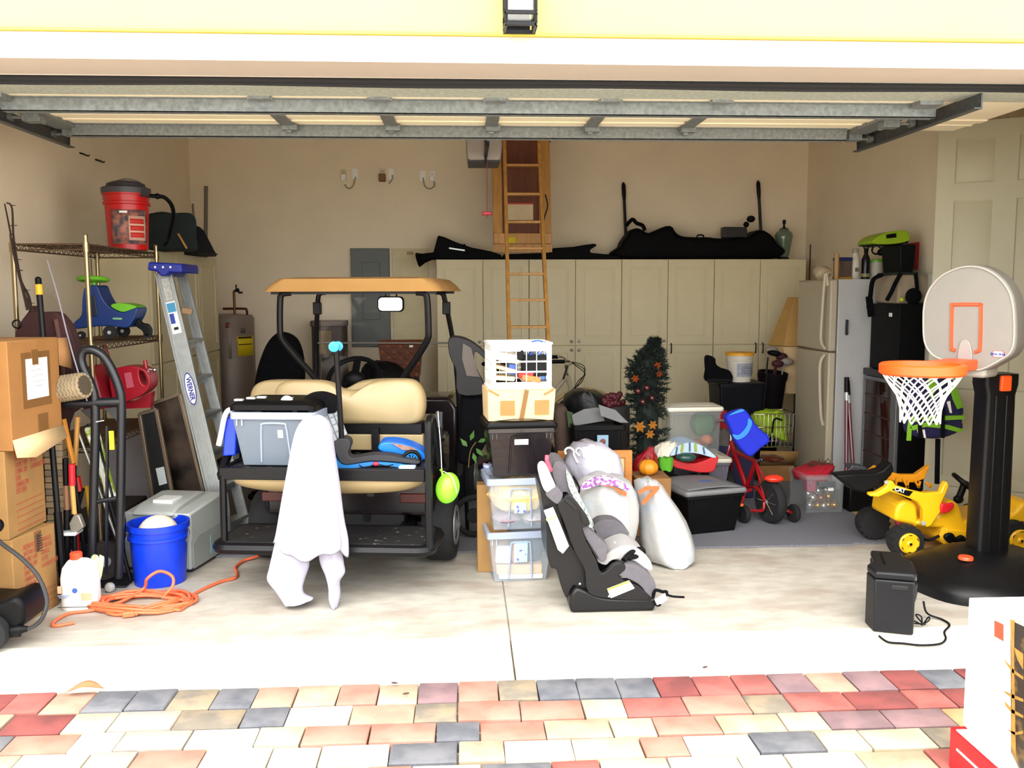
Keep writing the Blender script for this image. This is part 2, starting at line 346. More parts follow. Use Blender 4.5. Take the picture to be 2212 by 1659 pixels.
# wall-mounted lantern above the opening
t = thing('wall_lantern', 'black square outdoor lantern on the yellow wall above the opening', 'lamp', (A(1123, 40, 3.88).x, 3.88, A(1123, 60, 3.88).z))
m = MB(); h = .062
for s in (-1, 1):
    for q in (-1, 1): m.bar((s*h*.98, q*h*.98, 0), (s*h, q*h, .2), .012, .012)
for z in (0, .045, .2):
    k = h*(1.0 if z else .98)
    for s in (-1, 1): m.box((0, s*k, z), (2*k+.012, .012, .016)); m.box((s*k, 0, z), (.012, 2*k+.012, .016))
part('cage', m, BLACKM, t, bev=.002)
m = MB(); m.taper((-.085, -.085, .085, .085), .205, (-.02, -.02, .02, .02), .27); m.cyl((0, 0, .27), (0, 0, .31), .012); part('roof', m, BLACKM, t)
m = MB(); m.bb((-.05, .105, -.02), (.05, .118, .3)); m.tube(cr([(0, .105, .18), (0, .06, .24), (0, .0, .3)]), .009); part('bracket', m, BLACKM, t)
GLASS = mat('lantern_glass', 'dfe3e6', .08, alpha=.25, var=.02)
m = MB()
for s in (-1, 1): m.box((0, s*.055, .12), (.1, .003, .15)); m.box((s*.055, 0, .12), (.003, .1, .15))
part('glass', m, GLASS, t)
m = MB(); m.lathe([(.012, .2), (.013, .16), (.03, .13), (.032, .11), (.02, .09), (.002, .083)], 16); part('bulb', m, mat('bulb_white', 'f4f1e6', .3), t)

# raised sectional garage door: seal, bottom rail, slab, struts, stiles
t = thing('door_1', 'raised sectional garage door seen from below', 'garage door', (.1, 4.26, A(1106, 190, 4.26).z), 0); del t['category']; t['kind'] = 'structure'
DZ = A(1106, 190, 4.262).z; X0, X1 = -2.36, 2.9
m = MB()
m.surf(lambda u, v: V((X0+(X1-X0)*u, 4.257+.006*math.sin(v*PI), DZ-.003*math.sin(u*19)*(1-v)-.002+v*(HZ-DZ-.002))), 60, 3); part('bottom_seal', m, RUBBER, t, w=True, solid=.006)
m = MB(); m.bb((X0, 4.265, DZ), (X1, 4.48, DZ+.045)); part('bottom_rail', m, GALV, t, w=True, bev=.004)
m = MB(); m.bb((X0, 4.48, DZ+.004), (X1, 5.3, DZ+.045)); m.bb((X0, 4.95, DZ-.003), (X1, 5.02, DZ+.01)); m.bb((X0, 5.1, DZ-.002), (X1, 5.13, DZ+.01)); part('door_panel', m, DOORIN, t, w=True)
m = MB(); m.add([(X0, 5.3, DZ+.004), (X1, 5.3, DZ+.004), (X1, 6.9, DZ+.36), (X0, 6.9, DZ+.36), (X0, 5.3, DZ+.045), (X1, 5.3, DZ+.045), (X1, 6.9, DZ+.4), (X0, 6.9, DZ+.4)], [(0, 1, 2, 3), (4, 7, 6, 5), (0, 4, 5, 1), (1, 5, 6, 2), (2, 6, 7, 3), (3, 7, 4, 0)]); part('door_panel', m, DOORIN, t, w=True)
for ys in (4.56, 5.26):
    xa, xb = (-2.2, 2.4) if ys < 5 else (-2.16, 2.24); m = MB()
    m.bb((xa, ys, DZ-.062), (xb, ys+.004, DZ+.004)); m.bb((xa, ys, DZ-.062), (xb, ys+.03, DZ-.058)); m.bb((xa, ys-.025, DZ), (xb, ys, DZ+.005)); m.bb((xa, ys+.055, DZ-.062), (xb, ys+.059, DZ+.004))
    part('strut', m, GALVD, t, w=True)
for x in (-.96, -.39, .17, .73, 1.28):
    m = MB(); m.bb((x-.035, 4.62, DZ-.014), (x+.035, 5.26, DZ+.006)); m.box((x+.01, 5.2, DZ-.02), (.085, .05, .03)); m.box((x, 5.22, DZ-.03), (.03, .03, .03)); part('stile', m, GALVD, t, w=True, bev=.003)
    m = MB(); m.box((x, 4.5, DZ-.006), (.1, .05, .014)); m.cyl((x-.06, 4.49, DZ-.008), (x+.06, 4.49, DZ-.008), .006, 8); part('hinge', m, GALVD, t, w=True)
for s, x in ((-1, -2.2), (1, 2.32)):
    m = MB(); m.bb((x-.06, 4.45, DZ-.02), (x+.06, 5.3, DZ+.006)); m.box((x, 4.9, DZ-.035), (.09, .08, .04)); m.box((x, 5.35, DZ-.03), (.08, .07, .04)); part('end_stile', m, GALVD, t, w=True, bev=.003)
    for y in (4.9, 5.4):
        m = MB(); m.cyl((x-.04, y, DZ-.03), (x+s*.14, y, DZ-.03), .008, 8); m.cyl((x+s*.11, y, DZ-.03), (x+s*.14, y, DZ-.03), .022, 12); part('roller', m, GALVD, t, w=True)
for s, x in ((-1, -2.33), (1, 2.47)):
    m = MB(); y0, y1 = 4.27, 5.62
    m.bb((x-.004, y0, DZ-.07), (x+.004, y1, DZ+.01)); m.bb((x-.004 if s < 0 else x-.035, y0, DZ-.074), (x+.035 if s < 0 else x+.004, y1, DZ-.068)); m.bb((x-.004 if s < 0 else x-.035, y0, DZ+.006), (x+.035 if s < 0 else x+.004, y1, DZ+.012))
    m.bar((x, y1-.02, DZ-.07), (x, y1+.1, DZ+.7), .03, .004); m.bar((x, 4.35, DZ+.01), (x, 4.35, CEIL), .03, .004)
    solo('door_track', m, mat('track_steel', '55585a', .45, .7, var=.2, scale=40), 'bent steel garage door track along the '+('left wall above the chrome rack' if s < 0 else 'right wall above the white door'), 'track', 'garage door tracks')
# garage door opener, hanging rail and release cord
OY = 6.6
t = thing('garage_door_opener', 'grey garage door motor box hanging beside the attic ladder', 'opener', tuple(A(1047, 345, OY)))
a, b = A(1007, 345, OY), A(1085, 303, OY); m = MB(); m.loft([[V((x, y, z)) for x, y in rrect(a.x+i, OY, b.x-i, OY+.36, .02)] for z, i in ((a.z, .022), (a.z+.012, .008), (a.z+.09, 0), (b.z+.05, .0))]); part('motor_housing', m, mat('opener_grey', '857d78', .35, var=.04), t, w=True)
m = MB(); m.bb((a.x+.015, OY+.01, a.z-.014), (b.x-.015, OY+.34, a.z+.002)); part('light_lens', m, DGREY, t, w=True, bev=.004)
m = MB(); x = A(1049, 320, OY).x; m.bb((x-.012, OY-.5, a.z+.02), (x+.012, OY+.02, a.z+.05)); m.bb((x-.008, OY-.02, a.z-.03), (x+.008, OY-.005, b.z+.02)); part('rail', m, BLACKM, t, w=True)
m = MB(); m.bar((a.x+.03, OY+.1, b.z), (a.x+.03, OY+.1, CEIL), .03, .004); m.bar((b.x-.03, OY+.1, b.z), (b.x-.03, OY+.1, CEIL), .03, .004); part('hanger', m, GALVD, t, w=True)
m = MB(); p0, p1 = A(1052, 345, OY-.1), A(1052, 470, OY-.1); m.tube([p0, p1], .003, 6); part('release_cord', m, DRED, t, w=True)
m = MB(); c = A(1052, 461, OY-.1); m.box(c, (.07, .022, .026)); part('release_handle', m, mat('red_handle', 'a30c24', .4), t, w=True, bev=.006)
# attic ladder
t = thing('attic_ladder', 'wooden pull-down attic ladder hanging from the ceiling before the cabinets', 'ladder', (.5, 8.2, 1.2))
def lerp(a, b, k): return a+(b-a)*k
yt, yb = 8.78, 7.75
a0, a1 = A(1062, 296, 8.95), A(1186, 296, 8.95); b0, b1 = A(1066, 527, 8.85), A(1190, 527, 8.85)
fz, bz = a0.z, b0.z
m = MB(); n = V((0, .03, 0)); m.add([a0, a1, b1, b0, a0+n, a1+n, b1+n, b0+n], [(0, 1, 2, 3), (4, 7, 6, 5), (0, 4, 5, 1), (1, 5, 6, 2), (2, 6, 7, 3), (3, 7, 4, 0)]); part('hatch_panel', m, WOODD, t, w=True)
for k0, k1 in ((.0, .16), (.8, 1.0)):
    m = MB(); m.bar(lerp(a0, a1, (k0+k1)/2)+V((0, -.02, 0)), lerp(b0, b1, (k0+k1)/2)+V((0, -.02, 0)), .57*(k1-k0), .035, (0, -1, 0)); part('panel_frame', m, WOOD, t, w=True, bev=.003)
m = MB(); z0 = A(1100, 505, 8.86).z; m.bb((b0.x, 8.78, b0.z), (b1.x, 8.84, z0)); part('panel_frame', m, WOOD, t, w=True, bev=.003)
m = MB(); z1 = A(1100, 545, 8.9).z; m.bb((A(1065, 540, 8.9).x, 8.86, z1), (A(1192, 540, 8.9).x, 8.9, b0.z+.005)); part('panel_lip', m, WOOD, t, w=True)
for s_ in (a0, a1):
    m = MB(); m.bar(s_+V((0, 0, -.05)), V((s_.x, s_.y, CEIL)), .04, .03); part('hatch_hinge', m, GALVD, t, w=True)
m = MB(); m.ring([(a0.x-.08, 7.6), (a1.x+.08, 7.6), (a1.x+.08, 9.1), (a0.x-.08, 9.1)], [(a0.x, 7.68), (a1.x, 7.68), (a1.x, 9.02), (a0.x, 9.02)], CEIL-.02, CEIL, 'z'); part('hatch_trim', m, WOOD, t, w=True)
ra, rb = A(1089, 290, yt), A(1166-4, 290, yt); sa, sb = A(1100, 742, yb), A(1184, 742, yb)
for p, q in ((ra, sa), (rb, sb)):
    m = MB(); m.bar(p, q, .03, .085, (0, -1, .3)); part('rail', m, WOOD, t, w=True, bev=.003)
for i, py in enumerate((358, 420, 480, 537, 592, 648, 706, 300)):
    zz = A(1130, py, 8.2); k = 0
    for _ in range(12):
        Y = lerp(yt, yb, k); z = A(1130, py, Y).z; k = (ra.z-z)/(ra.z-sa.z)
    l, r = lerp(ra, sa, k), lerp(rb, sb, k); m = MB(); m.box((l+r)/2, ((r-l).length, .085, .022)); part('tread', m, WOOD, t, w=True, bev=.002)
pa, pb = A(1097, 437, 8.83), A(1152, 475, 8.83); m = MB(); m.bb((pa.x, 8.845, pb.z), (pb.x, 8.85, pa.z)); part('warning_label', m, mat('label_cream', 'd9c7a0', .7), t, w=True)
m = MB(); zz = A(1100, 441, 8.83).z; m.bb((pa.x, 8.842, zz), (pb.x, 8.846, pa.z)); part('label_header', m, mat('label_red', 'b4402c', .7), t, w=True)
pa, pb = A(1094, 512, 8.77), A(1114, 525, 8.77); m = MB(); m.bb((pa.x, 8.774, pb.z), (pb.x, 8.778, pa.z)); part('yellow_sticker', m, mat('sticker_yellow', 'd6c40e', .7), t, w=True)
m = MB(); m.tube(cr([A(1178, 420, 8.7), A(1183, 445, 8.7), A(1176, 470, 8.7), A(1170, 500, 8.7)]), .007, 6); part('hinge_arm', m, BLACKM, t, w=True)
# outlets on the back wall
def plate(px, py, lab, kind, cord=None, dev=None):
    p = A(px, py, YB-.003); t = thing('wall_outlet', lab, 'outlet', tuple(p), group='outlets high on the back wall')
    m = MB(); m.box((0, 0, 0), (.06, .006, .11)); part('cover_plate', m, WHITE if kind else mat('plate_beige', 'cbbf9f', .5), t, bev=.002)
    if dev:
        m = MB(); m.box((dev[0], -.02, dev[1]), dev[2]); part('plug', m, dev[3], t, bev=.008)
    if kind != 2:
        m = MB()
        for dz in (.024, -.024): m.box((-.006, -.004, dz), (.004, .004, .014)); m.box((.008, -.004, dz), (.004, .004, .014))
        part('socket_slots', m, DGREY, t)
    if cord:
        m = MB(); m.tube(cr([A(a, b, YB-.03) for a, b in cord]), .006, 6); part('cord', m, mat('cord_grey', '8f8672', .6), t, w=True)
plate(742, 378, 'outlet with white plug, leftmost of the wall outlets over the cart', 0, [(745, 398), (752, 407), (762, 402), (768, 382)], (0, -.03, (.05, .04, .07), WHITE))
plate(767, 376, 'beige cover plate right of the leftmost outlet over the cart roof', 2)
plate(826, 376, 'outlet holding a round brown air freshener over the cart roof', 0, None, (0, -.04, (.07, .05, .08), mat('brown_freshener', '7a4f34', .4)))
plate(845, 376, 'beige cover plate with a short dark wire beside the brown freshener', 2, [(840, 397), (847, 388), (848, 378)])
plate(913, 380, 'white cover plate with cord left of the white outlet near the ladder', 2, [(914, 384), (918, 402), (928, 408), (938, 402), (938, 392)])
plate(933, 381, 'bright white outlet with plug nearest the attic ladder', 1, None, (0, -.025, (.05, .04, .055), WHITE))
# electrical panel and white board
pa, pb = A(758, 537, YB), A(845, 748, YB)
t = thing('electrical_panel', 'dark grey breaker panel on the back wall behind the cart', 'panel', ((pa.x+pb.x)/2, YB-.03, pb.z)); PG = mat('panel_grey', '565a58', .5, .2, var=.06)
m = MB(); m.bb((pa.x, YB-.05, pb.z), (pb.x, YB, pa.z)); part('cover', m, PG, t, w=True, bev=.005)
qa, qb = A(783, 567, YB), A(823, 690, YB); m = MB(); m.bb((qa.x, YB-.062, qb.z), (qb.x, YB-.05, qa.z)); m.box((qb.x-.015, YB-.066, (qa.z+qb.z)/2), (.012, .01, .05)); part('breaker_door', m, PG, t, w=True, bev=.003)
pa, pb = A(847, 537, YB), A(928, 740, YB); m = MB(); m.bb((pa.x, YB-.018, pb.z), (pb.x, YB, pa.z)); t = thing('access_board', 'pale white access panel right of the grey breaker panel', 'panel', ((pa.x+pb.x)/2, YB-.01, pb.z)); part('board', m, mat('panel_white', 'c9bd98', .6), t, w=True, bev=.003)
m = MB(); p = A(886, 547, YB-.02); m.box(p, (.07, .004, .035)); part('maker_label', m, mat('label_tan', 'a8875a', .6), t, w=True)
for x, y, l in ((172, 333, 'small dark hook on the left wall, the higher of two'), (206, 347, 'small dark hook on the left wall, the lower of two')):
    d = ray(x, y); Y = XL/(d.x/d.y); p = A(x, y, Y); m = MB(); m.tube([p+V((-.003, 0, .01)), p+V((.03, 0, 0)), p+V((.035, .06, -.004)), p+V((.03, .1, .006))], .006, 8); solo('wall_hook', m, BLACKM, l, 'hook', 'hooks on the left wall')

# tall cabinets
def cabinet(name, label, loc, rz, w, h, ndoor, handles, d=.42, dvd=1.15):
    t = thing(name, label, 'cabinet', loc, rz, group='tall white storage cabinets')
    m = MB(); m.bb((0, .02, .1), (w, d, h)); m.bb((.01, .06, 0), (w-.01, d, .1)); part('body', m, CAB, t, bev=.002)
    dw = w/ndoor
    for i in range(ndoor):
        for lo, hi, up_ in ((.11, dvd-.004, 0), (dvd+.004, h-.004, 1)):
            x0, x1 = i*dw+.003, (i+1)*dw-.003; m = MB(); m.bb((x0, .004, lo), (x1, .02, hi)); s = .075
            o_, n_ = [(x0, lo), (x1, lo), (x1, hi), (x0, hi)], [(x0+s, lo+s), (x1-s, lo+s), (x1-s, hi-s), (x0+s, hi-s)]
            m.ring(o_, n_, -.006, .007); dr = part('door', m, CAB, t, bev=.003)
            m = MB(); g_ = .018; m.bb((x0+s+g_, -.003, lo+s+g_), (x1-s-g_, .005, hi-s-g_)); part('panel', m, CAB, dr, bev=.004)
            hx, kind = handles[i]; hx = x1-.035 if hx > 0 else x0+.035; hz = dvd+.045 if up_ else dvd-.045
            m = MB()
            if kind == 'k': m.lathe([(.006, 0), (.006, .012), (.013, .018), (.015, .026), (.008, .032)], 12, (hx, -.003, hz), (0, -1, 0)); part('knob', m, CHROME, dr)
            elif kind == 'b' and not up_: m.tube(cr([(hx, -.003, hz-.04), (hx, -.03, hz-.03), (hx, -.03, hz+.05), (hx, -.003, hz+.06)], 4), .006, 8); part('bar_handle', m, BLACKM, dr)
xs = [A(q, 600, 9.2).x for q in (943, 1143, 1343, 1543, 1741)]; ch = A(1340, 560, 9.2).z
labs = ['white two-door cabinet left of the attic ladder, behind the cart', 'white two-door cabinet behind the attic ladder foot', 'white two-door cabinet behind the decorated small tree', 'white two-door cabinet in the right corner, nearest the fridge']
hd = [[(1, 'k'), (-1, 'k')], [(1, 'k'), (-1, 'k')], [(1, 'k'), (-1, 'b')], [(1, 'b'), (-1, 'b')]]
for i in range(4): cabinet('storage_cabinet', labs[i], (xs[i], 9.2, 0), 0, xs[i+1]-xs[i]-.002, ch, 2, hd[i])
cabinet('storage_cabinet', 'single-door white cabinet on the left wall beside the chrome rack', (-2.36, 7.03, 0), 90, .61, ch, 1, [(1, 'b')], .43)
cabinet('storage_cabinet', 'two-door white cabinet on the left wall, beside the water heater', (-2.36, 7.645, 0), 90, 1.24, ch, 2, [(1, 'b'), (-1, 'b')], .43)
# tall panelled door standing open on the right
P0, P1 = V((A(2010, 700, 6.3).x, 6.3, 0)), V((4.06, 5.86, 0)); dx = (P1-P0); DW = dx.length; ang = math.degrees(math.atan2(dx.y, dx.x)); DH = A(2010, 268, 6.3).z
t = thing('door_2', 'tall white panelled door standing open behind the toy digger', 'door', (P0.x, P0.y, 0), ang); del t['category']; t['kind'] = 'structure'
DM = mat('door_white', 'b3ae94', .5, var=.02)
m = MB(); m.bb((0, .004, .06), (DW, .045, DH)); part('door_slab', m, DM, t)
pz = lambda py: A(2095, py, 6.22).z
bands = [(pz(396), pz(301)), (pz(800), pz(434)), (pz(1026), pz(838)), (.14, pz(1048))]
cols_ = [(.115, .36), (.5, .745)]; s = .02
fr = MB(); zs = [.06]+[v for a_, b_ in reversed(bands) for v in (a_, b_)]+[DH]
for k in range(0, len(zs)-1, 2): fr.bb((0, -.008, zs[k]), (DW, .004, zs[k+1]))
for a_, b_ in bands:
    for x0, x1 in ((0, cols_[0][0]), (cols_[0][1], cols_[1][0]), (cols_[1][1], DW)): fr.bb((x0, -.008, a_), (x1, .004, b_))
part('frame', fr, DM, t)
for i, (a_, b_) in enumerate(bands):
    for x0, x1 in cols_:
        m = MB(); m.taper((x0+.006, a_+.006, x1-.006, b_-.006), .0, (x0+.035, a_+.035, x1-.035, b_-.035), .012); m.v = [V((p.x, .004-p.z, p.y)) for p in m.v]; part('panel', m, DM, t)
m = MB(); m.bb((0, -.01, .0), (DW, .05, .055)); part('sweep', m, BLACKP, t)
# ---------------------------------------------------------------- golf cart
CX, CY = -.69, 5.72
t = cart = thing('golf_cart', 'tan and black golf cart parked facing into the garage', 'golf cart', (CX, CY, 0), -7)
BODY = mat('cart_body', '120a0e', .25, var=.2, coat=.5); TYRE = mat('tyre', '101012', .85, var=.2)
DECK = mat('dirty_deck', '1c1a1a', .55, var=.2, col2='6d6458', mixs=22, ramp=(.6, .68))
# roof: shallow tray upside-down with sloped rim
L0, L1 = -.02, .98
m = MB(); hw = .575
r0 = [V((x, y, 1.705)) for x, y in rrect(-hw, L0, hw, L1, .05)]; r1 = [V((x, y, 1.745)) for x, y in rrect(-hw+.03, L0+.035, hw-.03, L1-.03, .06)]
r2 = [V((x, y, 1.785)) for x, y in rrect(-hw+.075, L0+.06, hw-.075, L1-.08, .07)]; r3 = [V((x, y, 1.797)) for x, y in rrect(-hw+.16, L0+.15, hw-.16, L1-.16, .07)]
rin = [V((x, y, 1.705)) for x, y in rrect(-hw+.02, L0+.02, hw-.02, L1-.02, .04)]; rin2 = [V((x, y, 1.74)) for x, y in rrect(-hw+.06, L0+.06, hw-.06, L1-.06, .04)]
m.loft([rin2, rin, r0, r1, r2, r3]); part('roof', m, ROOFT, t)
for y_ in (L0+.04, L1-.1): m = MB(); m.bb((-hw+.05, y_, 1.688), (hw-.05, y_+.03, 1.707)); part('roof_rail', m, BLACKM, t)
for s in (-1, 1):
    m = MB(); m.tube(cr([(s*.40, .03, 1.7), (s*.455, .03, 1.69), (s*.47, .03, 1.64), (s*.475, .03, 1.46), (s*.465, .04, 1.40), (s*.40, .08, 1.30), (s*.27, .15, 1.12), (s*.2, .18, .98)], 5), .021, 8); part('rear_post', m, BLACKM, t)
    m = MB(); m.tube(cr([(s*.40, .84, 1.7), (s*.445, .85, 1.69), (s*.465, .86, 1.63), (s*.50, .93, 1.40), (s*.52, .98, 1.2), (s*.54, 1.02, .8), (s*.54, 1.04, .55)], 5), .018, 8); part('front_post', m, BLACKM, t)
    m = MB(); m.box((s*.472, .87, 1.585), (.055, .05, .09)); part('post_clip', m, BLACKM, t, bev=.006)
# windshield in two hinged panes
WS = mat('windshield', '20201e', .04, alpha=.06, var=.02)
_t = WS.node_tree; _g = _t.nodes.new('ShaderNodeBsdfGlossy'); _g.inputs['Roughness'].default_value = .02; _x = _t.nodes.new('ShaderNodeBsdfTransparent'); _m = _t.nodes.new('ShaderNodeMixShader'); _f = _t.nodes.new('ShaderNodeFresnel'); _f.inputs['IOR'].default_value = 1.25
_t.links.new(_f.outputs[0], _m.inputs[0]); _t.links.new(_x.outputs[0], _m.inputs[1]); _t.links.new(_g.outputs[0], _m.inputs[2]); _t.links.new(_m.outputs[0], _t.nodes['Material Output'].inputs[0])
def wsp(z0, z1, n):
    k = lambda z: .88+(1.66-z)*.17; m = MB(); w0, w1 = .445+.06*(1.66-z1)/.8, .445+.06*(1.66-z0)/.8
    m.add([(-w1, k(z0), z0), (w1, k(z0), z0), (w0, k(z1), z1), (-w0, k(z1), z1), (-w1, k(z0)+.006, z0), (w1, k(z0)+.006, z0), (w0, k(z1)+.006, z1), (-w0, k(z1)+.006, z1)], [(0, 1, 2, 3), (7, 6, 5, 4), (0, 4, 5, 1), (1, 5, 6, 2), (2, 6, 7, 3), (3, 7, 4, 0)])
    part(n, m, WS, t)
wsp(1.335, 1.66, 'windshield_pane'); wsp(.9, 1.325, 'windshield_pane')
m = MB(); m.tube([(-.5, .945, 1.33), (.5, .945, 1.33)], .007, 6); part('windshield_hinge', m, mat('hinge_smoke', '4a4038', .3), t)
m = MB(); p = [(x, z) for x, z in rrect(-.095, -.055, .095, .055, .03)]; m.prism([(a+.08, b+1.615) for a, b in p], .80, .83); mr = part('mirror', m, BLACKP, t, bev=.006)
m = MB(); m.prism([(a*.9+.08, b*.84+1.615) for a, b in p], .794, .8); part('mirror_glass', m, CHROME, mr)
m = MB(); m.tube([(.04, .82, 1.66), (.04, .82, 1.72)], .006, 6); m.tube([(.12, .82, 1.66), (.12, .82, 1.72)], .006, 6); part('mirror_bracket', m, BLACKM, t)
# seats
def cushion(name, outline, y0, y1, m_, lab=None, r=.05, rx=0):
    m = MB(); c = (sum(a for a, b in outline)/len(outline), sum(b for a, b in outline)/len(outline)); rings = []
    for k in range(9):
        q = k/8; y = lerp(y0, y1, q); e = math.sin(q*PI)**.42 if 0 < q < 1 else 0; ins = r*(1-e)
        ring = []
        for a, b in outline:
            d = V((a-c[0], b-c[1])); l = d.length; d = d*((l-ins)/l); ring.append(V((c[0]+d.x, y, c[1]+d.y)))
        rings.append(ring)
    m.loft(rings); return part(name, m, m_, cart, label=lab, ang=60)
back = cr2([(-.50, .93), (-.49, 1.08), (-.42, 1.145), (-.25, 1.155), (-.14, 1.145), (-.04, 1.10), (.06, 1.10), (.16, 1.15), (.32, 1.165), (.43, 1.15), (.485, 1.07), (.485, .96), (.43, .892), (.2, .885), (-.2, .88), (-.44, .885)], 4)
cushion('rear_seat_back', [(a*.955+.02, b+.012) for a, b in back], -.24, -.10, TAN)
cushion('front_seat_back', [(a*1.12-.14, b-.012) for a, b in back], .02, .15, TAN)
m = MB(); m.bb((-.46, -.12, .62), (.46, -.03, .9)); m.bb((-.46, -.2, .84), (.46, -.1, .9)); part('seat_frame', m, BLACKM, t)
m = MB(); m.bb((-.47, -.2, .735), (.47, -.14, .835)); part('seat_base_panel', m, TAN, t, bev=.008)
m = MB(); m.bb((.16, -.24, .735), (.205, -.2, .88)); part('hinge_bracket', m, BLACKM, t)
m = MB(); m.bb((-.52, .15, .45), (.52, .62, .74)); part('front_seat_base', m, BODY, t, bev=.03)
cushion('front_seat_cushion', rrect(-.5, .72, .5, .86, .05), .1, .62, TAN)
# folded cargo deck, cushion under it
m = MB(); m.bb((-.57, -.76, .70), (.57, -.27, .726)); part('cargo_deck', m, DECK, t, bev=.004)
m = MB(); m.bb((-.575, -.785, .668), (.575, -.755, .735)); m.bb((-.575, -.77, .69), (-.545, -.27, .735)); m.bb((.545, -.77, .69), (.575, -.27, .735)); part('deck_rim', m, BLACKM, t, bev=.004)
m = MB(); n = 26; rings = []
for k in range(9):
    q = k/8; y = lerp(-.76, -.30, q); e = math.sin(q*PI)**.35 if 0 < q < 1 else .15; ring = []
    for i in range(n+1):
        a = PI*i/n; ring.append(V((-.545*math.copysign(abs(math.cos(a))**.75, math.cos(a))*(.9+.1*e), y, .667-.115*max(0,math.sin(a))**.62*e)))
    rings.append(ring)
m.loft(rings); part('rear_seat_cushion', m, TAN, t, ang=60)
# rear body, lights, foot platform
m = MB(); m.loft([[V((x*w, y, z)) for x, z in ((-1, .34), (1, .34), (1.02, .56), (.96, .66), (-.96, .66), (-1.02, .56))] for y, w in ((-.24, .5), (-.18, .53), (.2, .55))]); part('rear_body', m, BODY, t, bev=.02)
for s in (-1, 1):
    m = MB(); m.ell((s*.45, -.235, .585), (.085, .03, .034), fn=None); tl = part('tail_light', m, mat('tail_red', 'd8141c', .15, var=.25, scale=30, coat=.6), t)
    m = MB(); m.bb((s*.43-.1, -.25, .42), (s*.43+.1, -.23, .48)); part('reflector', m, mat('amber_dark', '4a1510', .3), t, bev=.006)
    m = MB(); m.bar((s*.12, -.22, .3), (s*.12, -.22, .66), .04, .03, (0, 1, 0)); part('support', m, BLACKM, t)
FZ = .318
m = MB(); m.prism([(a, b) for a, b in rrect(-.59, -.80, .59, -.42, .06)], FZ-.004, FZ+.004, 'z'); part('foot_platform', m, mat('platform_grit', '141416', .6, var=.2, col2='70695f', mixs=26, ramp=(.64, .72)), t)
m = MB(); m.tube([V((a, b, FZ-.03)) for a, b in rrect(-.6, -.82, .6, -.4, .07)], .034, 8, True); part('platform_rim', m, BLACKM, t, bev=0)
m = MB(); m.bb((-.4, -.42, .2), (-.34, .2, .3)); m.bb((.34, -.42, .2), (.4, .2, .3)); m.cyl((-.5, 0, .23), (.5, 0, .23), .04); m.ell((0, 0, .24), (.12, .12, .11)); part('chassis', m, BLACKM, t)
m = MB(); m.bb((-.3, -.22, .22), (.35, -.1, .42)); part('battery_tray', m, mat('tray_black', '08080a', .7), t, bev=.01)
for s in (-1, 1):
    x = s*.60
    m = MB(); m.tube([(-.56, -.78, FZ-.02), (-.56, -.77, .69)] if s < 0 else cr([(x, -.80, FZ-.02), (x, -.80, .6), (x, -.79, .95), (x, -.76, 1.0), (x, -.70, 1.01), (x, -.62, .97), (x, -.52, .78), (x, -.45, .7)], 5), .021, 8); part('grab_rail', m, BLACKM, t)
    m = MB(); m.bar((s*.575, -.77, .68), (s*.60, -.42, .9), .03, .045); m.bar((s*.6, -.45, .72), (s*.6, -.38, 1.0), .04, .03); part('deck_strut', m, BLACKM, t)
def wheel(x, y, s, r=.225, w=.19):
    m = MB(); m.lathe([(r*.55, -w/2), (r*.9, -w/2), (r*.985, -w*.34), (r, -w*.15), (r, w*.15), (r*.985, w*.34), (r*.9, w/2), (r*.55, w/2)], 32, (x, y, r), (1, 0, 0), True); o = part('wheel', m, TYRE, t)
    m = MB(); m.lathe([(r*.56, -.01), (r*.56, .012), (r*.48, .016), (r*.42, .0), (r*.18, .012), (r*.1, .03), (.01, .034)], 24, (x+s*w*.47, y, r), (s, 0, 0)); part('hubcap', m, mat('hub_silver', 'a3a6a8', .3, .6), o)
for s in (-1, 1): wheel(s*.545, 0, s); wheel(s*.5, 1.62, s, .215, .18)
m = MB(); m.loft([[V((x, y, z)) for x, z in ((-w, .3), (w, .3), (w, h-.08), (w*.9, h), (-w*.9, h), (-w, h-.08))] for y, w, h in ((.98, .52, .92), (1.15, .54, .95), (1.6, .52, .86), (2.0, .4, .62))]); part('front_cowl', m, BODY, t, bev=.02)
m = MB(); m.bb((-.5, .6, .26), (.5, 1.0, .3)); part('floor_pan', m, BLACKM, t)
m = MB(); m.torus((-.16, .66, 1.09), .185, .018, (0, -.75, .66)); sw = part('steering_wheel', m, BLACKP, t)
m = MB(); m.tube([(-.16, .68, 1.07), (-.14, .98, .8)], .02, 8); m.ell((-.16, .67, 1.08), (.085, .05, .07))
for a in (90, 210, 330):
    d = V((math.cos(math.radians(a)), math.sin(math.radians(a))*.66, math.sin(math.radians(a))*.75)); m.bar(V((-.16, .66, 1.09)), V((-.16, .66, 1.09))+d*.18, .05, .014, (0, -.75, .66))
part('steering_column', m, BLACKP, t)

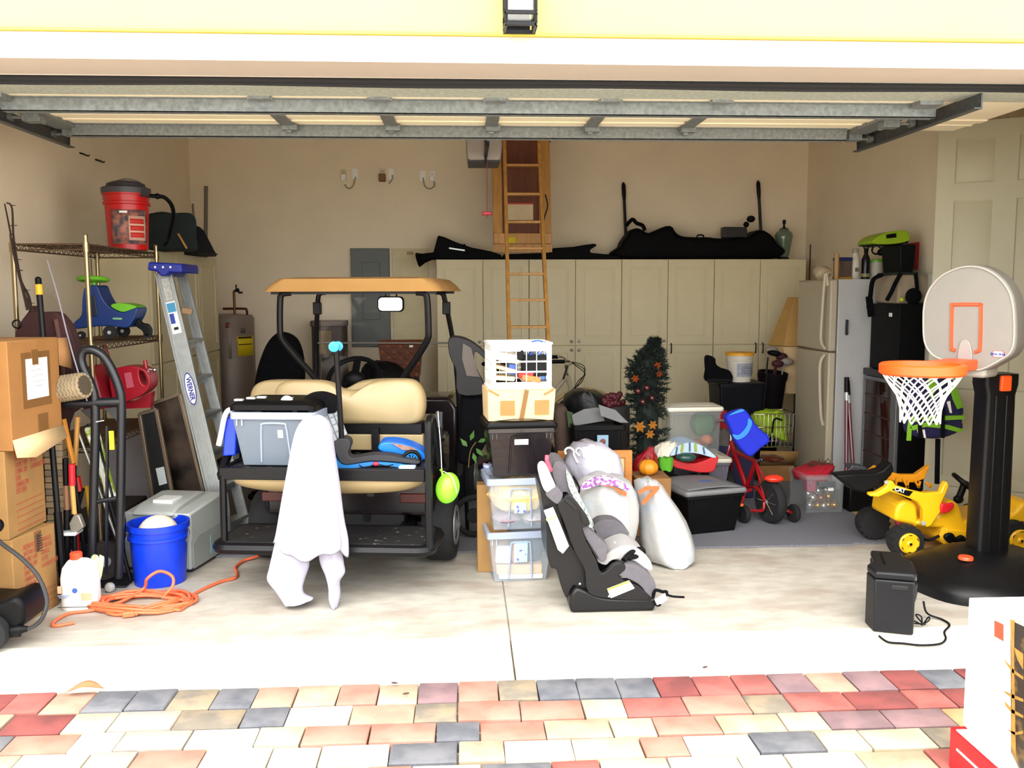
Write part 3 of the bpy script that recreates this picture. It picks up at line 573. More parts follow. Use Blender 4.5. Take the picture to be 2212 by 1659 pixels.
# ---------------------------------------------------------------- storage totes (shared builder)
CLEAR = mat('clear_plastic', 'cfdcea', .22, alpha=.16, var=.04, spec=.5)
CLEARG = mat('smoky_clear_plastic', 'a9aeb0', .2, alpha=.16, var=.04)
FROST = mat('frosted_rim', 'a3aec4', .35, alpha=.72, var=.03)
FROSTB = mat('frosted_body', '75808e', .4, alpha=.62, var=.05, scale=3)
def tote(name, label, loc, rz, w, d, h, body, rim, lid=None, rib=None, arch=True, bow=.0, cat='tote', group=None, tag_=None, taper=.045):
    t = thing(name, label, cat, loc, rz, group=group); tw = taper*w/.4
    m = MB(); m.tub((-w/2+tw, tw, w/2-tw, d-tw), 0, (-w/2+.012, .012, w/2-.012, d-.012), h-.02, .004); part('body', m, body, t, bev=.012)
    fy = lambda z: .012+(tw-.012)*(1-z/(h-.02))
    m = MB(); m.ring(rrect(-w/2, 0, w/2, d, .025), rrect(-w/2+.022, .022, w/2-.022, d-.022, .015), h-.045, h-.005, 'z'); part('rim', m, rim, t, bev=.004)
    if arch:
        m = MB(); a = w*.15
        pts = [(-a*1.15, .02), (-a*1.05, h*.45), (-a*.95, h*.72), (-a*.75, h*.78), (a*.75, h*.78), (a*.95, h*.72), (a*1.05, h*.45), (a*1.15, .02)]
        m.tube(cr([(x, fy(z)-.003, z) for x, z in pts], 4), .006, 6); part('handle_arch', m, rib or rim, t)
    m = MB()
    for x in (-w*.42, -w*.36, w*.36, w*.42): m.bb((x-.004, fy(h*.8)-.008, h*.74), (x+.004, .014, h-.04))
    part('rim_ribs', m, rim, t, kind='stuff')
    if lid:
        m = MB(); rings = []
        for ins, z in ((-.008, h-.02), (-.01, h+.0), (-.004, h+.012), (.02, h+.016)):
            rings.append([V((x, y, z+bow*(1-(2*x/w)**2))) for x, y in rrect(-w/2+ins, ins, w/2-ins, d-ins, .028)])
        xs_ = [(-.5+k/12)*.86*w for k in range(13)]
        m.loft(rings, cap=False); nb = len(rings[-1])
        m.surf(lambda u, v: V((lerp(-w/2+.02, w/2-.02, u), lerp(.02, d-.02, v), h+.016+bow*(1-(2*lerp(-w/2+.02, w/2-.02, u)/w)**2)+(.006 if .12 < u < .88 and .12 < v < .88 else 0))), 16, 10); part('lid', m, lid, t, solid=.003)
    if tag_:
        x0, z0, x1, z1, tm = tag_; m = MB(); ya, yb_ = fy(z0)-.004, fy(z1)-.004
        m.add([(x0, ya, z0), (x1, ya, z0), (x1, yb_, z1), (x0, yb_, z1), (x0, ya+.002, z0), (x1, ya+.002, z0), (x1, yb_+.002, z1), (x0, yb_+.002, z1)], [(0, 1, 2, 3), (7, 6, 5, 4), (0, 4, 5, 1), (2, 6, 7, 3), (1, 5, 6, 2), (3, 7, 4, 0)]); part('label', m, tm, t)
    return t
DKZ = .736
# things on the cart deck
p = A(605, 1018, 5.02); tote('clear_tote', 'clear grey storage tote on the cart deck beside the white ghost', (p.x-.03, 5.0, DKZ), -7, .49, .36, .31, FROSTB, FROST, None, tag_=(.02, .16, .05, .205, PAPER))
tt = thing('tote_cover', 'black lid laid on the clear tote on the cart deck', 'cover', (p.x-.04, 5.02, DKZ+.312), -7)
m = MB(); rings = []
for ins, z in ((0, -.006), (0, .022), (.02, .035), (.05, .035)): rings.append([V((x, y, z+.03*(1-(2*x/.5)**2))) for x, y in rrect(-.245+ins, ins, .245-ins, .37-ins, .04, 8)])
m.loft(rings); part('cover', m, BLACKP, tt)
for x in (-.19, -.12, -.06): m = MB(); m.box((x, .03, .045+.03*(1-(2*x/.5)**2)), (.05, .03, .012)); part('latch', m, SILV, tt, bev=.003)
c = A(620, 868, 5.12); m = MB(); d = V((-.12, -1, .02)).normalized(); m.lathe([(.012, -.34), (.016, -.1), (.02, -.02), (.034, -.012), (.036, .006), (.026, .018), (.004, .02)], 18, c, d); solo('bat', m, mat('pale_green_white', 'd3dccb', .35), 'pale bat with rounded knob end lying on the black lid', 'bat')
a = xz([(645, 895), (650, 866), (664, 855), (690, 852), (716, 860), (724, 872), (722, 892)], 5.2); m = MB(); m.prism(cr2(a, 4), 5.2, 5.38); solo('black_visor_case', m, BLACKF, 'black rounded soft case on the tote beside the scooter stem', 'case', bev=.02)
a = xz([(560, 897), (575, 882), (600, 874), (618, 882), (622, 896)], 5.12); m = MB(); m.prism(cr2(a, 3), 5.12, 5.24); solo('black_glove', m, BLACKF, 'small black lump of fabric on the tote lid', 'glove', bev=.015)
tt = thing('blue_bin', 'blue bin with a white rim squeezed left of the clear tote on the cart', 'bin', tuple(A(490, 985, 5.12)))
m = MB(); a = xz([(484, 903), (512, 900), (509, 984), (481, 986)], 5.12); m.prism(a, 5.12, 5.34); part('body', m, BLUE, tt, w=True, bev=.008)
m = MB(); m.tube(cr([A(*q, 5.1) for q in ((506, 884), (492, 888), (484, 905), (478, 935), (472, 962))], 5), .015, 8); part('rim', m, mat('rim_white', 'dfe4e6', .4), tt, w=True)
# compartment organiser leaning on the scooter
tt = thing('organiser_box', 'grey compartment organiser leaning behind the scooter stem', 'organiser', tuple(A(705, 960, 5.16)))
ORGM = mat('organiser_grey', '9aa0a6', .3, alpha=.85, var=.1, scale=25); q00, q10, q11, q01 = A(664, 885, 5.2), A(722, 867, 5.26), A(751, 938, 5.16), A(697, 968, 5.1)
bil = lambda u, v, o=0: (q00*(1-u)+q10*u)*(1-v)+(q01*(1-u)+q11*u)*v + V((.1, -.9, .2))*o
m = MB(); m.loft([[bil(u, v, o) for u, v in ((0, 0), (1, 0), (1, 1), (0, 1))] for o in (-.045, 0)]); part('case', m, ORGM, tt, w=True, bev=.006)
for k in range(1, 5): m = MB(); m.bar(bil(k/5, 0, .002), bil(k/5, 1, .002), .006, .006); part('divider', m, mat('divider_grey', '6b7077', .4), tt, w=True)
for k in range(1, 5): m = MB(); m.bar(bil(0, k/5, .002), bil(1, k/5, .002), .006, .006); part('divider', m, MATS['divider_grey'], tt, w=True)
for k in (.2, .55, .9): m = MB(); m.box(bil(k, -.03, -.01), (.035, .03, .02)); part('latch', m, SILV, tt, w=True, bev=.003)
# kick scooter
SBLUE = mat('scooter_blue', '1787e0', .35)
tt = thing('kick_scooter', 'black and blue kick scooter lying across the cart deck', 'scooter', tuple(A(760, 1005, 5.0)))
h0, h1 = A(726, 752, 4.98), A(738, 948, 5.02)
m = MB(); m.tube([h0, h1], .0155, 10); part('stem', m, BLACKM, tt, w=True)
m = MB(); m.tube([A(720, 749, 4.86), A(731, 748, 5.2)], .014, 8); part('handlebar', m, BLACKM, tt, w=True)
for c, q in ((A(721, 749, 4.84), A(723, 749, 4.93)), (A(730, 748, 5.12), A(731, 748, 5.2))):
    m = MB(); d = (q-c).normalized(); m.lathe([(.012, -.004), (.028, 0), (.028, .012), (.02, .016), (.02, (q-c).length)], 16, c, d); part('grip', m, mat('grip_blue', '1f96f0', .45), tt, w=True)
m = MB(); a = xz([(722, 958), (734, 948), (752, 950), (757, 962), (752, 978), (760, 990), (800, 984), (840, 984), (870, 990), (905, 996), (900, 1003), (850, 998), (800, 996), (745, 1004), (728, 985)], 5.0); m.prism(cr2(a, 3), 5.0, 5.12); part('deck', m, mat('scooter_grip', '26262a', .7), tt, w=True, bev=.006)
m = MB(); a = xz([(716, 975), (730, 994), (748, 1004), (800, 997), (850, 999), (880, 1004), (870, 1009), (840, 1006), (800, 1005), (740, 1014), (716, 1000)], 5.01); m.prism(cr2(a, 3), 4.995, 5.11); part('deck_underside', m, mat('scooter_teal', '1668a8', .4), tt, w=True)
for cx, cy in ((889, 993),):
    c = A(cx, cy, 5.06); ax = (.1, -1, 0); m = MB(); m.torus(c, .046, .012, ax); w_ = part('wheel', m, BLACKP, tt, w=True)
    m = MB(); m.torus(c, .036, .006, ax)
    x = V(ax).orthogonal().normalized(); y = V(ax).normalized().cross(x)
    for k in range(8): a = k*PI/4; m.tube([c, c+(x*math.cos(a)+y*math.sin(a))*.036], .003, 5)
    part('rim', m, SBLUE, w_, w=True)
c = A(700, 1000, 5.06); m = MB(); m.torus(c, .05, .016, (.1, -1, 0)); m.cyl(c+V((0, -.01, 0)), c+V((0, .01, 0)), .038); part('wheel', m, BLACKP, tt, w=True)
# blue toy car body
tt = thing('toy_car', 'bright blue toy car with grey top panel on the cart deck', 'toy', tuple(A(870, 1012, 5.2)))
a = xz([(818, 968), (826, 954), (860, 954), (885, 960), (908, 970), (919, 980), (920, 990), (905, 990), (880, 984), (850, 978), (836, 976)], 5.2); m = MB(); m.prism(cr2(a, 3), 5.16, 5.36); part('shell', m, mat('car_blue', '0c6fe8', .3), tt, w=True, bev=.02)
a = xz([(830, 974), (850, 978), (880, 984), (919, 988), (916, 1008), (905, 1014), (840, 1012), (828, 990)], 5.2); m = MB(); m.prism(a, 5.17, 5.35); part('base', m, BLACKP, tt, w=True, bev=.01)
q = [A(846, 957, 5.15), A(886, 965, 5.15), A(902, 972, 5.155), A(870, 972, 5.155)]; m = MB(); m.loft([[p_+V((0, o, 0)) for p_ in q] for o in (-.006, .02)]); part('top_panel', m, mat('panel_khaki', '8f8a7c', .5, col2='c4473c', mixs=40), tt, w=True)
c = A(893, 992, 5.15); m = MB(); m.torus(c, .042, .008, (0, -1, 0), sx=1.1); part('arch_trim', m, SBLUE, tt, w=True)
for i, (pts, lab) in enumerate((([(775, 1004), (790, 1010), (812, 1003), (835, 1006), (850, 1003)], 'black cable lying on the cart deck under the scooter'), ([(760, 985), (772, 978), (785, 982), (800, 978), (815, 982)], 'short black cable behind the scooter deck'))):
    m = MB(); m.tube(cr([A(a, b, 5.0+.13*i) for a, b in pts], 5), .006, 6); solo('cable', m, BLACKP, lab, 'cable')
c = A(812, 1002, 4.99); m = MB(); m.ell(c, (.018, .014, .012)); solo('red_plug', m, mat('plug_red', 'd02a3c', .4), 'small red plug on the front of the cart deck', 'plug')
q = A(880, 1009, 4.98); m = MB(); m.box(q, (.09, .05, .018), rotm(0, 0, -8)); solo('pale_blue_box', m, mat('pale_blue', 'bfe0ee', .5), 'small pale blue box at the deck edge under the toy car', 'box', bev=.004)
# white sheet ghost
SHEET = mat('white_sheet', 'aaa7b8', .9, var=.05, bump=.35, bscale=30, sss=0)
gy = 4.75
t = thing('ghost', 'white sheet draped as a small ghost behind the golf cart', 'ghost', (A(660, 1300, gy).x, gy, 0))
sil = [(897, 674, 684), (900, 664, 694), (906, 654, 704), (918, 644, 712), (935, 636, 717), (960, 630, 719), (990, 624, 723), (1020, 619, 728), (1060, 611, 733), (1100, 604, 737), (1140, 598, 742), (1165, 593, 750), (1190, 590, 749)]
m = MB(); n = 72; rings = []
for y, l, r in sil:
    a, b = A(l, y, gy), A(r, y, gy); c = (a+b)/2; hw = (b-a).length/2; k = (y-897)/293; hd = min(hw*.95, .085+.045*k); ring = []
    for i in range(n):
        th = 2*PI*i/n; f = 1+k*k*(.05*math.sin(7*th+1.2)+.045*math.sin(11*th+k*2.5))+.012*k*math.sin(19*th); dz = 0
        if y == 1190: dz = -.03*math.sin(3*th+.6)-.03*math.cos(th)+.012*math.sin(9*th)
        ring.append(V((c.x+hw*math.cos(th)*(1+(f-1)*.5), gy+.02+hd*math.sin(th)*f, c.z+dz)))
    rings.append(ring)
m.loft(rings, cap=False); part('sheet', m, SHEET, t, w=True, solid=.004, ang=80, sub=1)
def tail(L, Rr, name, dep):
    L, Rr = cr([A(a, b, gy) for a, b in L], 4), cr([A(a, b, gy) for a, b in Rr], 4); k_ = len(L); Rr = [Rr[min(int(i*len(Rr)/k_), len(Rr)-1)] for i in range(k_)]; m = MB(); rings = []
    for i, (a, b) in enumerate(zip(L, Rr)):
        c = (a+b)/2; ring = []
        for j in range(28):
            th = 2*PI*j/28; f = 1+.1*math.sin(5*th+i*.12)+.05*math.sin(9*th)
            q = c+(b-a)/2*math.cos(th); ring.append(V((q.x, gy+.05+dep*math.sin(th)*f, max(.004, q.z))))
        rings.append(ring)
    m.loft(rings, cap=False); part(name, m, SHEET, t, w=True, solid=.003, ang=80)
tail([(594, 1160), (585, 1200), (577, 1235), (573, 1258), (590, 1280), (604, 1300), (612, 1314)], [(662, 1170), (663, 1205), (664, 1228), (655, 1255), (650, 1275), (654, 1290), (674, 1299)], 'sheet_tail', .06)
tail([(690, 1165), (686, 1200), (690, 1225), (700, 1248), (707, 1275), (708, 1300), (714, 1316)], [(748, 1165), (737, 1195), (740, 1225), (742, 1243), (731, 1262), (732, 1290), (726, 1318)], 'sheet_tail', .05)
# balloon
by = 4.93; t = thing('balloon', 'lime green balloon hanging on a string from the cart rail', 'balloon', tuple(A(966, 1088, by)))
c = A(967, 1054, by); m = MB(); m.ell(c, (.066, .066, .088), 20, 14, rotm(0, 12, 0), lambda a, th: 1 if th > 1.2 else 1+.0*th); part('body', m, mat('balloon_green', '7fe02c', .3, var=.03), t, w=True)
k = A(954, 1018, by); m = MB(); m.lathe([(.014, -.03), (.006, -.012), (.005, 0), (.010, .012), (.004, .013)], 12, k, (-.35, 0, 1)); part('neck', m, MATS['balloon_green'], t, w=True)
m = MB(); m.tube(cr([k, A(953, 985, by), A(950, 940, by), A(947, 905, by), A(946, 888, 4.93)], 4), .0022, 5); m.tube(cr([A(957, 1018, by-.03), A(975, 1028, by-.06), A(984, 1050, by-.07), A(986, 1065, by-.06)], 4), .002, 5); part('string', m, mat('string_white', 'e8e6ea', .7), t, w=True)
# ---------------------------------------------------------------- centre: stack of totes with milk crate on top
SMOKE = mat('smoky_black_plastic', '1a1518', .22, var=.15, coat=.3)
SX, SY, SRZ = .135, 5.13, 5
sx = lambda u, v: (V((SX+.2, SY, 0)) + rotm(0, 0, SRZ) @ V((u, v, 0)))
def at_s(u, v, z): p = sx(u, v); return (p.x, p.y, z)
LB = mat('label_blue', 'a9dcec', .5, col2='6a5fb0', mixs=30, ramp=(.58, .62))
tote('clear_tote', 'clear tote with clothes and books, at the bottom of the centre stack', at_s(-.005, 0, 0), SRZ, .40, .34, .312, CLEAR, FROST, None, tag_=(-.04, .12, .04, .25, LB))
tote('clear_tote', 'clear tote full of yellow wadding, second from the floor in the centre stack', at_s(-.005, .005, .312), SRZ, .40, .34, .316, CLEAR, FROST, None, tag_=(-.035, .1, .035, .23, LB))
tote('black_tote', 'smoky black tote with white label in the middle of the centre stack', at_s(0, 0, .63), SRZ, .405, .35, .305, SMOKE, SMOKE, BLACKP, tag_=(-.04, .19, .04, .222, PAPER), bow=.018)
def blob(name, sil, Y, dep, m_, label, cat, folds=.05, n=40, group=None, back=1.0, seed=0, flat=None, **k):
    mb = MB(); rings = []; z0 = None
    for i, (y, l, r) in enumerate(sil):
        a, b = A(l, y, Y), A(r, y, Y); c = (a+b)/2; hw = (b-a).length/2; ring = []
        for j in range(n):
            th = 2*PI*j/n; f = 1+folds*(math.sin(5*th+seed+i*.5)*.6+math.sin(9*th+seed*2-i*.35)*.5+math.sin(14*th+i)*.3)
            sd = dep*min(1, hw/.08)
            ring.append(V((c.x+hw*math.cos(th)*(1+(f-1)*.4), Y+sd*.5+sd*math.sin(th)*f*(back if math.sin(th) > 0 else 1)*.5, c.z+folds*.12*math.sin(4*th+seed+i))))
        rings.append(ring)
    mb.loft(rings)
    if flat is not None:
        for p in mb.v: p.z = max(p.z, flat)
    return solo(name, mb, m_, label, cat, group, ang=75, **k)
def inside(u, v, z, r, m_, name, label, cat, rot=None, ell=True):
    p = V(at_s(u, v, z)); mb = MB()
    if ell: mb.ell(p, r, 16, 10, None, lambda a, t_: 1+.06*math.sin(5*a+3*t_)+.04*math.sin(9*t_))
    else: mb.box(p, r, (rot or Matrix.Identity(3)))
    solo(name, mb, m_, label, cat, bev=0 if ell else .006)
YW = mat('yellow_wadding', 'e6c886', .9, var=.15, scale=20, bump=.6, bscale=25)
inside(0, .155, .50, (.172, .14, .115), YW, 'wadding', 'yellow wadding packed inside the second clear tote', 'wadding')
inside(-.07, .15, .365, (.09, .12, .04), mat('mauve_cloth', '8f7f86', .9, bump=.3), 'folded_cloth', 'greyish cloth under the yellow wadding', 'cloth')
inside(.09, .14, .365, (.08, .11, .04), mat('grey_cloth', 'a9a6aa', .9, bump=.3), 'folded_cloth', 'pale grey cloth under the right of the yellow wadding', 'cloth')
inside(-.1, .07, .16, (.09, .04, .1), PAPER, 'white_package', 'white package inside the bottom clear tote', 'package', rotm(0, 4, 5), False)
inside(-.02, .1, .16, (.05, .05, .065), mat('salmon_cloth', 'c98f72', .9, bump=.4), 'cloth_roll', 'salmon cloth roll inside the bottom clear tote', 'cloth')
inside(.08, .16, .17, (.07, .09, .09), mat('slate_cloth', '4f5862', .9, bump=.3), 'folded_cloth', 'slate grey cloth at the right inside the bottom tote', 'cloth')
inside(0, .15, .07, (.27, .2, .06), mat('tan_book', 'c9a680', .7), 'book', 'thick tan book lying in the bottom clear tote', 'book', None, False)
inside(.01, .15, .026, (.26, .2, .03), mat('cream_book', 'e4dccb', .7), 'book', 'cream book at the very bottom of the bottom tote', 'book', None, False)
# cardboard box
t = thing('cardboard_box', 'cardboard box with tape under the white milk crate', 'box', at_s(0, .01, .958), SRZ)
m = MB(); m.taper((-.19, .02, .19, .3), 0, (-.195, 0, .2, .31), .185); part('carton', m, CARDL, t, bev=.004)
for x in (-.08, .12): m = MB(); m.box((x, .0085, .085), (.085, .003, .1)); part('patch', m, CARD, t)
m = MB(); m.bar((0, .013, .005), (.03, -.0015, .18), .026, .003, (0, -1, 0)); part('tape', m, TAPE, t)
for s in (-1, 1): m = MB(); m.bar((s*.19, .0, .183), (s*.13, .004, .15), .012, .004, (0, -1, 0)); part('flap_crease', m, CARD, t)
# milk crate
t = thing('milk_crate', 'white milk crate full of odds and ends on top of the centre stack', 'crate', at_s(0, .01, 1.144), SRZ)
w, d, h, q = .175, .31, .262, .012
m = MB(); m.bb((-w, 0, 0), (w, d, .012)); part('floor_plate', m, WHITE, t, bev=.003)
def lattice(nx, x0, x1, fn, nm):
    m = MB(); n_ = nx; zb, zt = .04, h-.045
    m.v = []; bars = []
    bars += [((x0, 0), (x1, zb)), ((x0, zt), (x1, h)), ((x0, zb), (x0+.028, zt)), ((x1-.028, zb), (x1, zt))]
    for k in range(1, n_): x = lerp(x0+.028, x1-.028, k/n_); bars.append(((x-.0022, zb), (x+.0022, zt)))
    for k in (1, 2): z = lerp(zb, zt, k/3); bars.append(((x0+.028, z-.005), (x1-.028, z+.005)))
    for (a, b), (c_, e_) in bars: m.bb(*fn(a, b, c_, e_))
    part(nm, m, WHITE, t, bev=.0015, seg=1)
lattice(5, -w, w, lambda a, b, c_, e_: ((a, 0, b), (c_, .007, e_)), 'front_lattice')
lattice(5, -w, w, lambda a, b, c_, e_: ((a, d-.007, b), (c_, d, e_)), 'back_lattice')
lattice(4, 0, d, lambda a, b, c_, e_: ((-w, a, b), (-w+.007, c_, e_)), 'side_lattice')
lattice(4, 0, d, lambda a, b, c_, e_: ((w-.007, a, b), (w, c_, e_)), 'side_lattice')
m = MB(); m.ring(rrect(-w-.008, -.008, w+.008, d+.008, .012), rrect(-w+.004, .004, w-.004, d-.004, .01), h-.006, h+.006, 'z'); part('top_rim', m, WHITE, t)
m = MB(); m.ring(rrect(-w-.008, -.008, w+.008, d+.008, .012), rrect(-w+.004, .004, w-.004, d-.004, .01), 0, .01, 'z'); part('base_rim', m, WHITE, t)
cz = 1.157
def item(name, u, v, z, r, m_, label, cat, rot=None): inside(u, v, cz+z, r, m_, name, label, cat, rot, False)
item('paper_stack', -.08, .12, .17, (.15, .2, .05), mat('paper_cream', 'ece4d2', .8), 'stack of papers at the left inside the milk crate', 'papers', rotm(0, 12, 0))
item('notebook', -.09, .1, .105, (.13, .17, .02), mat('notebook_tan', 'd9b98a', .7), 'tan notebook under the papers in the milk crate', 'book', rotm(0, 14, 0))
item('blue_carton', -.05, .05, .10, (.05, .06, .06), mat('carton_blue', '2b4a8e', .5), 'small blue carton in the middle of the milk crate', 'carton', rotm(0, 8, 10))
item('black_case', .085, .1, .12, (.14, .16, .12), BLACKP, 'black case filling the right of the milk crate', 'case')
item('black_charger', -.005, .03, .185, (.04, .04, .06), BLACKP, 'black charger block behind the crate front', 'charger')
item('red_tin', .03, .06, .068, (.09, .08, .03), REDP, 'red tin at the bottom of the milk crate', 'tin', rotm(0, -5, 0))
item('orange_packet', .06, .035, .045, (.11, .05, .035), mat('packet_orange', 'd86a34', .5, var=.3, scale=60), 'orange patterned packet low in the milk crate', 'packet', rotm(0, 10, 0))
item('blue_tin', .125, .05, .06, (.045, .05, .05), mat('tin_blue', '24558f', .35), 'blue tin at the bottom right of the milk crate', 'tin', rotm(0, 12, 0))
item('tan_pad', -.1, .06, .05, (.13, .1, .025), mat('pad_cream', 'e8cf9c', .8), 'cream pad low at the left of the milk crate', 'pad', rotm(0, 4, 0))
item('black_sole', -.07, .1, .018, (.16, .15, .03), BLACKF, 'black shoe sole on the milk crate floor', 'shoe')
m = MB(); c = V(at_s(.1, .06, cz+.2))
for k in range(3): m.tube([c+V((math.cos(2*PI*i/20)*(.06-.006*k), math.sin(2*PI*i/20)*.03, math.sin(2*PI*i/20+k)*(.03+.01*k)+.002*k)) for i in range(20)], .0035, 6, True)
m.tube(cr([c+V((-.05, 0, .02)), c+V((-.03, 0, .055)), c+V((.02, 0, .06)), c+V((.05, 0, .03))], 5), .0045, 6)
solo('blue_cable', m, mat('cable_blue', '2f63d0', .4), 'coil of blue cable at the top right of the milk crate', 'cable')
# behind the stack
m = MB(); a, b = A(1030, 1045, 5.4), A(1062, 1206, 5.4); m.bb((a.x, 5.36, 0), (b.x+.1, 5.47, a.z)); solo('cardboard_sheet', m, CARD, 'torn brown cardboard carton standing behind the clear totes', 'box', bev=.004)
a = xz([(1044, 1004), (1056, 1006), (1056, 1036), (1042, 1036)], 5.5); m = MB(); m.prism(a, 5.5, 5.56); solo('blue_package', m, mat('pack_blue', '2848c4', .4, col2='dfe6f6', mixs=40), 'blue and white package edge behind the black tote', 'package')

# ---------------------------------------------------------------- child car seat (traced from its side, real width about 0.42 m)
q7 = lambda pts: [(x/3.814+980, y/3.814+940) for x, y in pts]
t = thing('child_car_seat', 'black and grey child car seat standing on the concrete', 'car seat', (.8, 4.8, 0))
GF = mat('grey_seat_fabric', '565358', .95, var=.08, scale=40, bump=.3, bscale=200); GL = mat('light_seat_fabric', '9d9a98', .95, var=.06, bump=.25, bscale=150)
SB = mat('seat_shell', '0d0c0e', .42, var=.12, spec=.35); CHK = mat('check_fabric', '9aa39c', .95, var=.5, scale=90, detail=0)
cs0, cs1 = 4.63, 5.03
def slab(name, pts, y0, y1, m_, bev=.012, yref=4.66, smoothn=3, label=None, seg=3):
    o = cr2([(a, b) for a, b in xz(q7(pts), yref)], smoothn); o = [(a, max(b, .002)) for a, b in o]
    m = MB(); m.prism(o, y0, y1); return part(name, m, m_, t, bev=bev, seg=seg, w=True, label=label)
slab('base', [(955, 1330), (950, 1400), (978, 1445), (1100, 1446), (1280, 1436), (1450, 1452), (1600, 1450), (1648, 1400), (1648, 1345), (1600, 1325), (1350, 1325), (1200, 1310), (1090, 1265), (1010, 1240), (968, 1280)], 4.62, 4.98, SB, .03)
slab('back_shell', [(712, 420), (735, 580), (765, 760), (770, 960), (800, 1090), (850, 1110), (890, 1260), (935, 1340), (990, 1240), (1090, 1275), (1090, 1080), (985, 930), (900, 720), (860, 560), (770, 480)], 4.66, cs1, SB, .02)
for y0, y1 in ((cs0-.02, cs0+.02), (cs1-.02, cs1+.02)):
    slab('side_shell', [(880, 520), (930, 478), (975, 500), (1040, 580), (1095, 660), (1110, 715), (1085, 735), (1050, 745), (1070, 830), (1120, 930), (1165, 1010), (1200, 1110), (1250, 1095), (1300, 1050), (1340, 1035), (1392, 1040), (1400, 1085), (1345, 1135), (1400, 1180), (1500, 1215), (1600, 1300), (1600, 1335), (1300, 1325), (1100, 1275), (1070, 1090), (985, 930), (900, 700), (850, 570)], y0, y1, SB, .014)
for pts in ([(905, 520), (925, 505), (1000, 575), (995, 600), (960, 570)], [(1030, 610), (1050, 605), (1095, 690), (1085, 710), (1045, 690)]): slab('grip_slot', pts, cs0-.03, cs0-.015, mat('slot_black', '050506', .3), .006)
slab('head_wing', [(692, 270), (704, 228), (735, 218), (765, 250), (800, 330), (835, 415), (800, 450), (765, 462), (735, 430), (712, 360)], cs0-.01, cs0+.06, mat('wing_white', 'f4f2ee', .9), .018, label='white padded head wing')
slab('head_wing_patch', [(765, 460), (835, 412), (880, 450), (893, 480), (872, 540), (845, 553), (800, 525), (755, 480)], cs0-.012, cs0+.06, GF, .014)
slab('head_cushion', [(815, 300), (840, 240), (880, 230), (920, 250), (960, 300), (995, 380), (1020, 470), (1040, 560), (1000, 560), (940, 485), (890, 490), (855, 440), (830, 370)], cs0+.07, cs1-.05, GF, .03)
slab('back_cushion', [(930, 290), (975, 350), (1010, 430), (1050, 520), (1110, 640), (1155, 730), (1150, 770), (1110, 760), (1060, 640), (1000, 540), (950, 430)], cs0+.05, cs1-.06, CHK, .012, label='checked grey backrest fabric')
slab('hip_pad', [(1050, 742), (1085, 738), (1130, 780), (1230, 870), (1262, 905), (1255, 990), (1235, 1030), (1200, 1020), (1150, 940), (1085, 840)], cs0+.005, cs0+.1, GF, .016)
slab('far_hip_pad', [(1205, 860), (1240, 820), (1290, 798), (1390, 800), (1470, 850), (1520, 915), (1480, 930), (1400, 920), (1300, 960), (1255, 1000), (1235, 910)], cs1-.12, cs1, GF, .02)
slab('seat_cushion', [(1245, 1010), (1300, 965), (1400, 920), (1480, 920), (1570, 980), (1630, 1050), (1645, 1120), (1600, 1120), (1500, 1050), (1400, 1030), (1310, 1040), (1260, 1080), (1200, 1060), (1190, 1030)], cs0+.05, cs1-.06, GL, .02)
slab('front_wing', [(1320, 1120), (1360, 1125), (1390, 1080), (1400, 1042), (1470, 1045), (1560, 1090), (1630, 1160), (1652, 1230), (1645, 1310), (1610, 1340), (1575, 1280), (1520, 1210), (1440, 1165), (1370, 1140)], cs0-.015, cs0+.09, GF, .014)
slab('side_label', [(735, 600), (810, 573), (860, 690), (940, 890), (890, 952), (850, 920), (790, 750)], cs0-.024, cs0-.021, PAPER, 0, smoothn=1)
slab('side_label_band', [(752, 668), (838, 636), (845, 655), (760, 688)], cs0-.0265, cs0-.024, mat('label_yellow', 'e6d46a', .6), 0, smoothn=1)
slab('warning_label', [(1250, 1240), (1430, 1170), (1475, 1235), (1282, 1315)], cs0-.024, cs0-.021, PAPER, 0, smoothn=1)
slab('warning_label_band', [(1250, 1240), (1430, 1170), (1438, 1182), (1256, 1254)], cs0-.0265, cs0-.024, mat('label_ochre', 'b98f2e', .6), 0, smoothn=1)
pw = lambda x, y, Y: A(x/3.814+980, y/3.814+940, Y)
m = MB(); m.tube(cr([pw(770, 165, 4.7), pw(768, 210, 4.69), pw(785, 250, 4.66), pw(800, 290, 4.63)], 4), .011, 8); part('red_strap', m, mat('strap_red', 'e8455c', .5), t, w=True)
m = MB(); m.tube(cr([pw(1400, 1030, cs0), pw(1440, 985, 4.66), pw(1500, 945, 4.7), pw(1555, 945, 4.72), pw(1555, 985, 4.72), pw(1490, 1000, 4.68), pw(1430, 1010, 4.66)], 5), .014, 8); part('crotch_buckle', m, BLACKP, t, w=True)
m = MB(); m.tube(cr([pw(985, 340, 4.72), pw(1015, 390, 4.70), pw(1035, 440, 4.7), pw(1030, 480, 4.7)], 4), .006, 6); part('harness_strap', m, BLACKF, t, w=True)
m = MB(); m.tube(cr([pw(1640, 1340, 4.62), pw(1660, 1280, 4.6), pw(1720, 1290, 4.58), pw(1755, 1300, 4.58), pw(1690, 1400, 4.55), pw(1650, 1370, 4.57)], 5), .009, 6); m.tube(cr([pw(1750, 1310, 4.6), pw(1800, 1328, 4.6), pw(1900, 1335, 4.6)], 4), .006, 6); part('adjuster_strap', m, BLACKF, t, w=True)
m = MB(); o = xz(q7([(1655, 1355), (1740, 1300), (1760, 1355), (1680, 1410)]), 4.55); m.prism(o, 4.545, 4.55); part('strap_tag', m, PAPER, t, w=True)
for x, y in ((1040, 1225), (1280, 1328), (1328, 885)): m = MB(); c = pw(x, y, cs0-.022); m.ell(c, (.006, .004, .006), 10, 6); part('rivet', m, SILV, t, w=True)

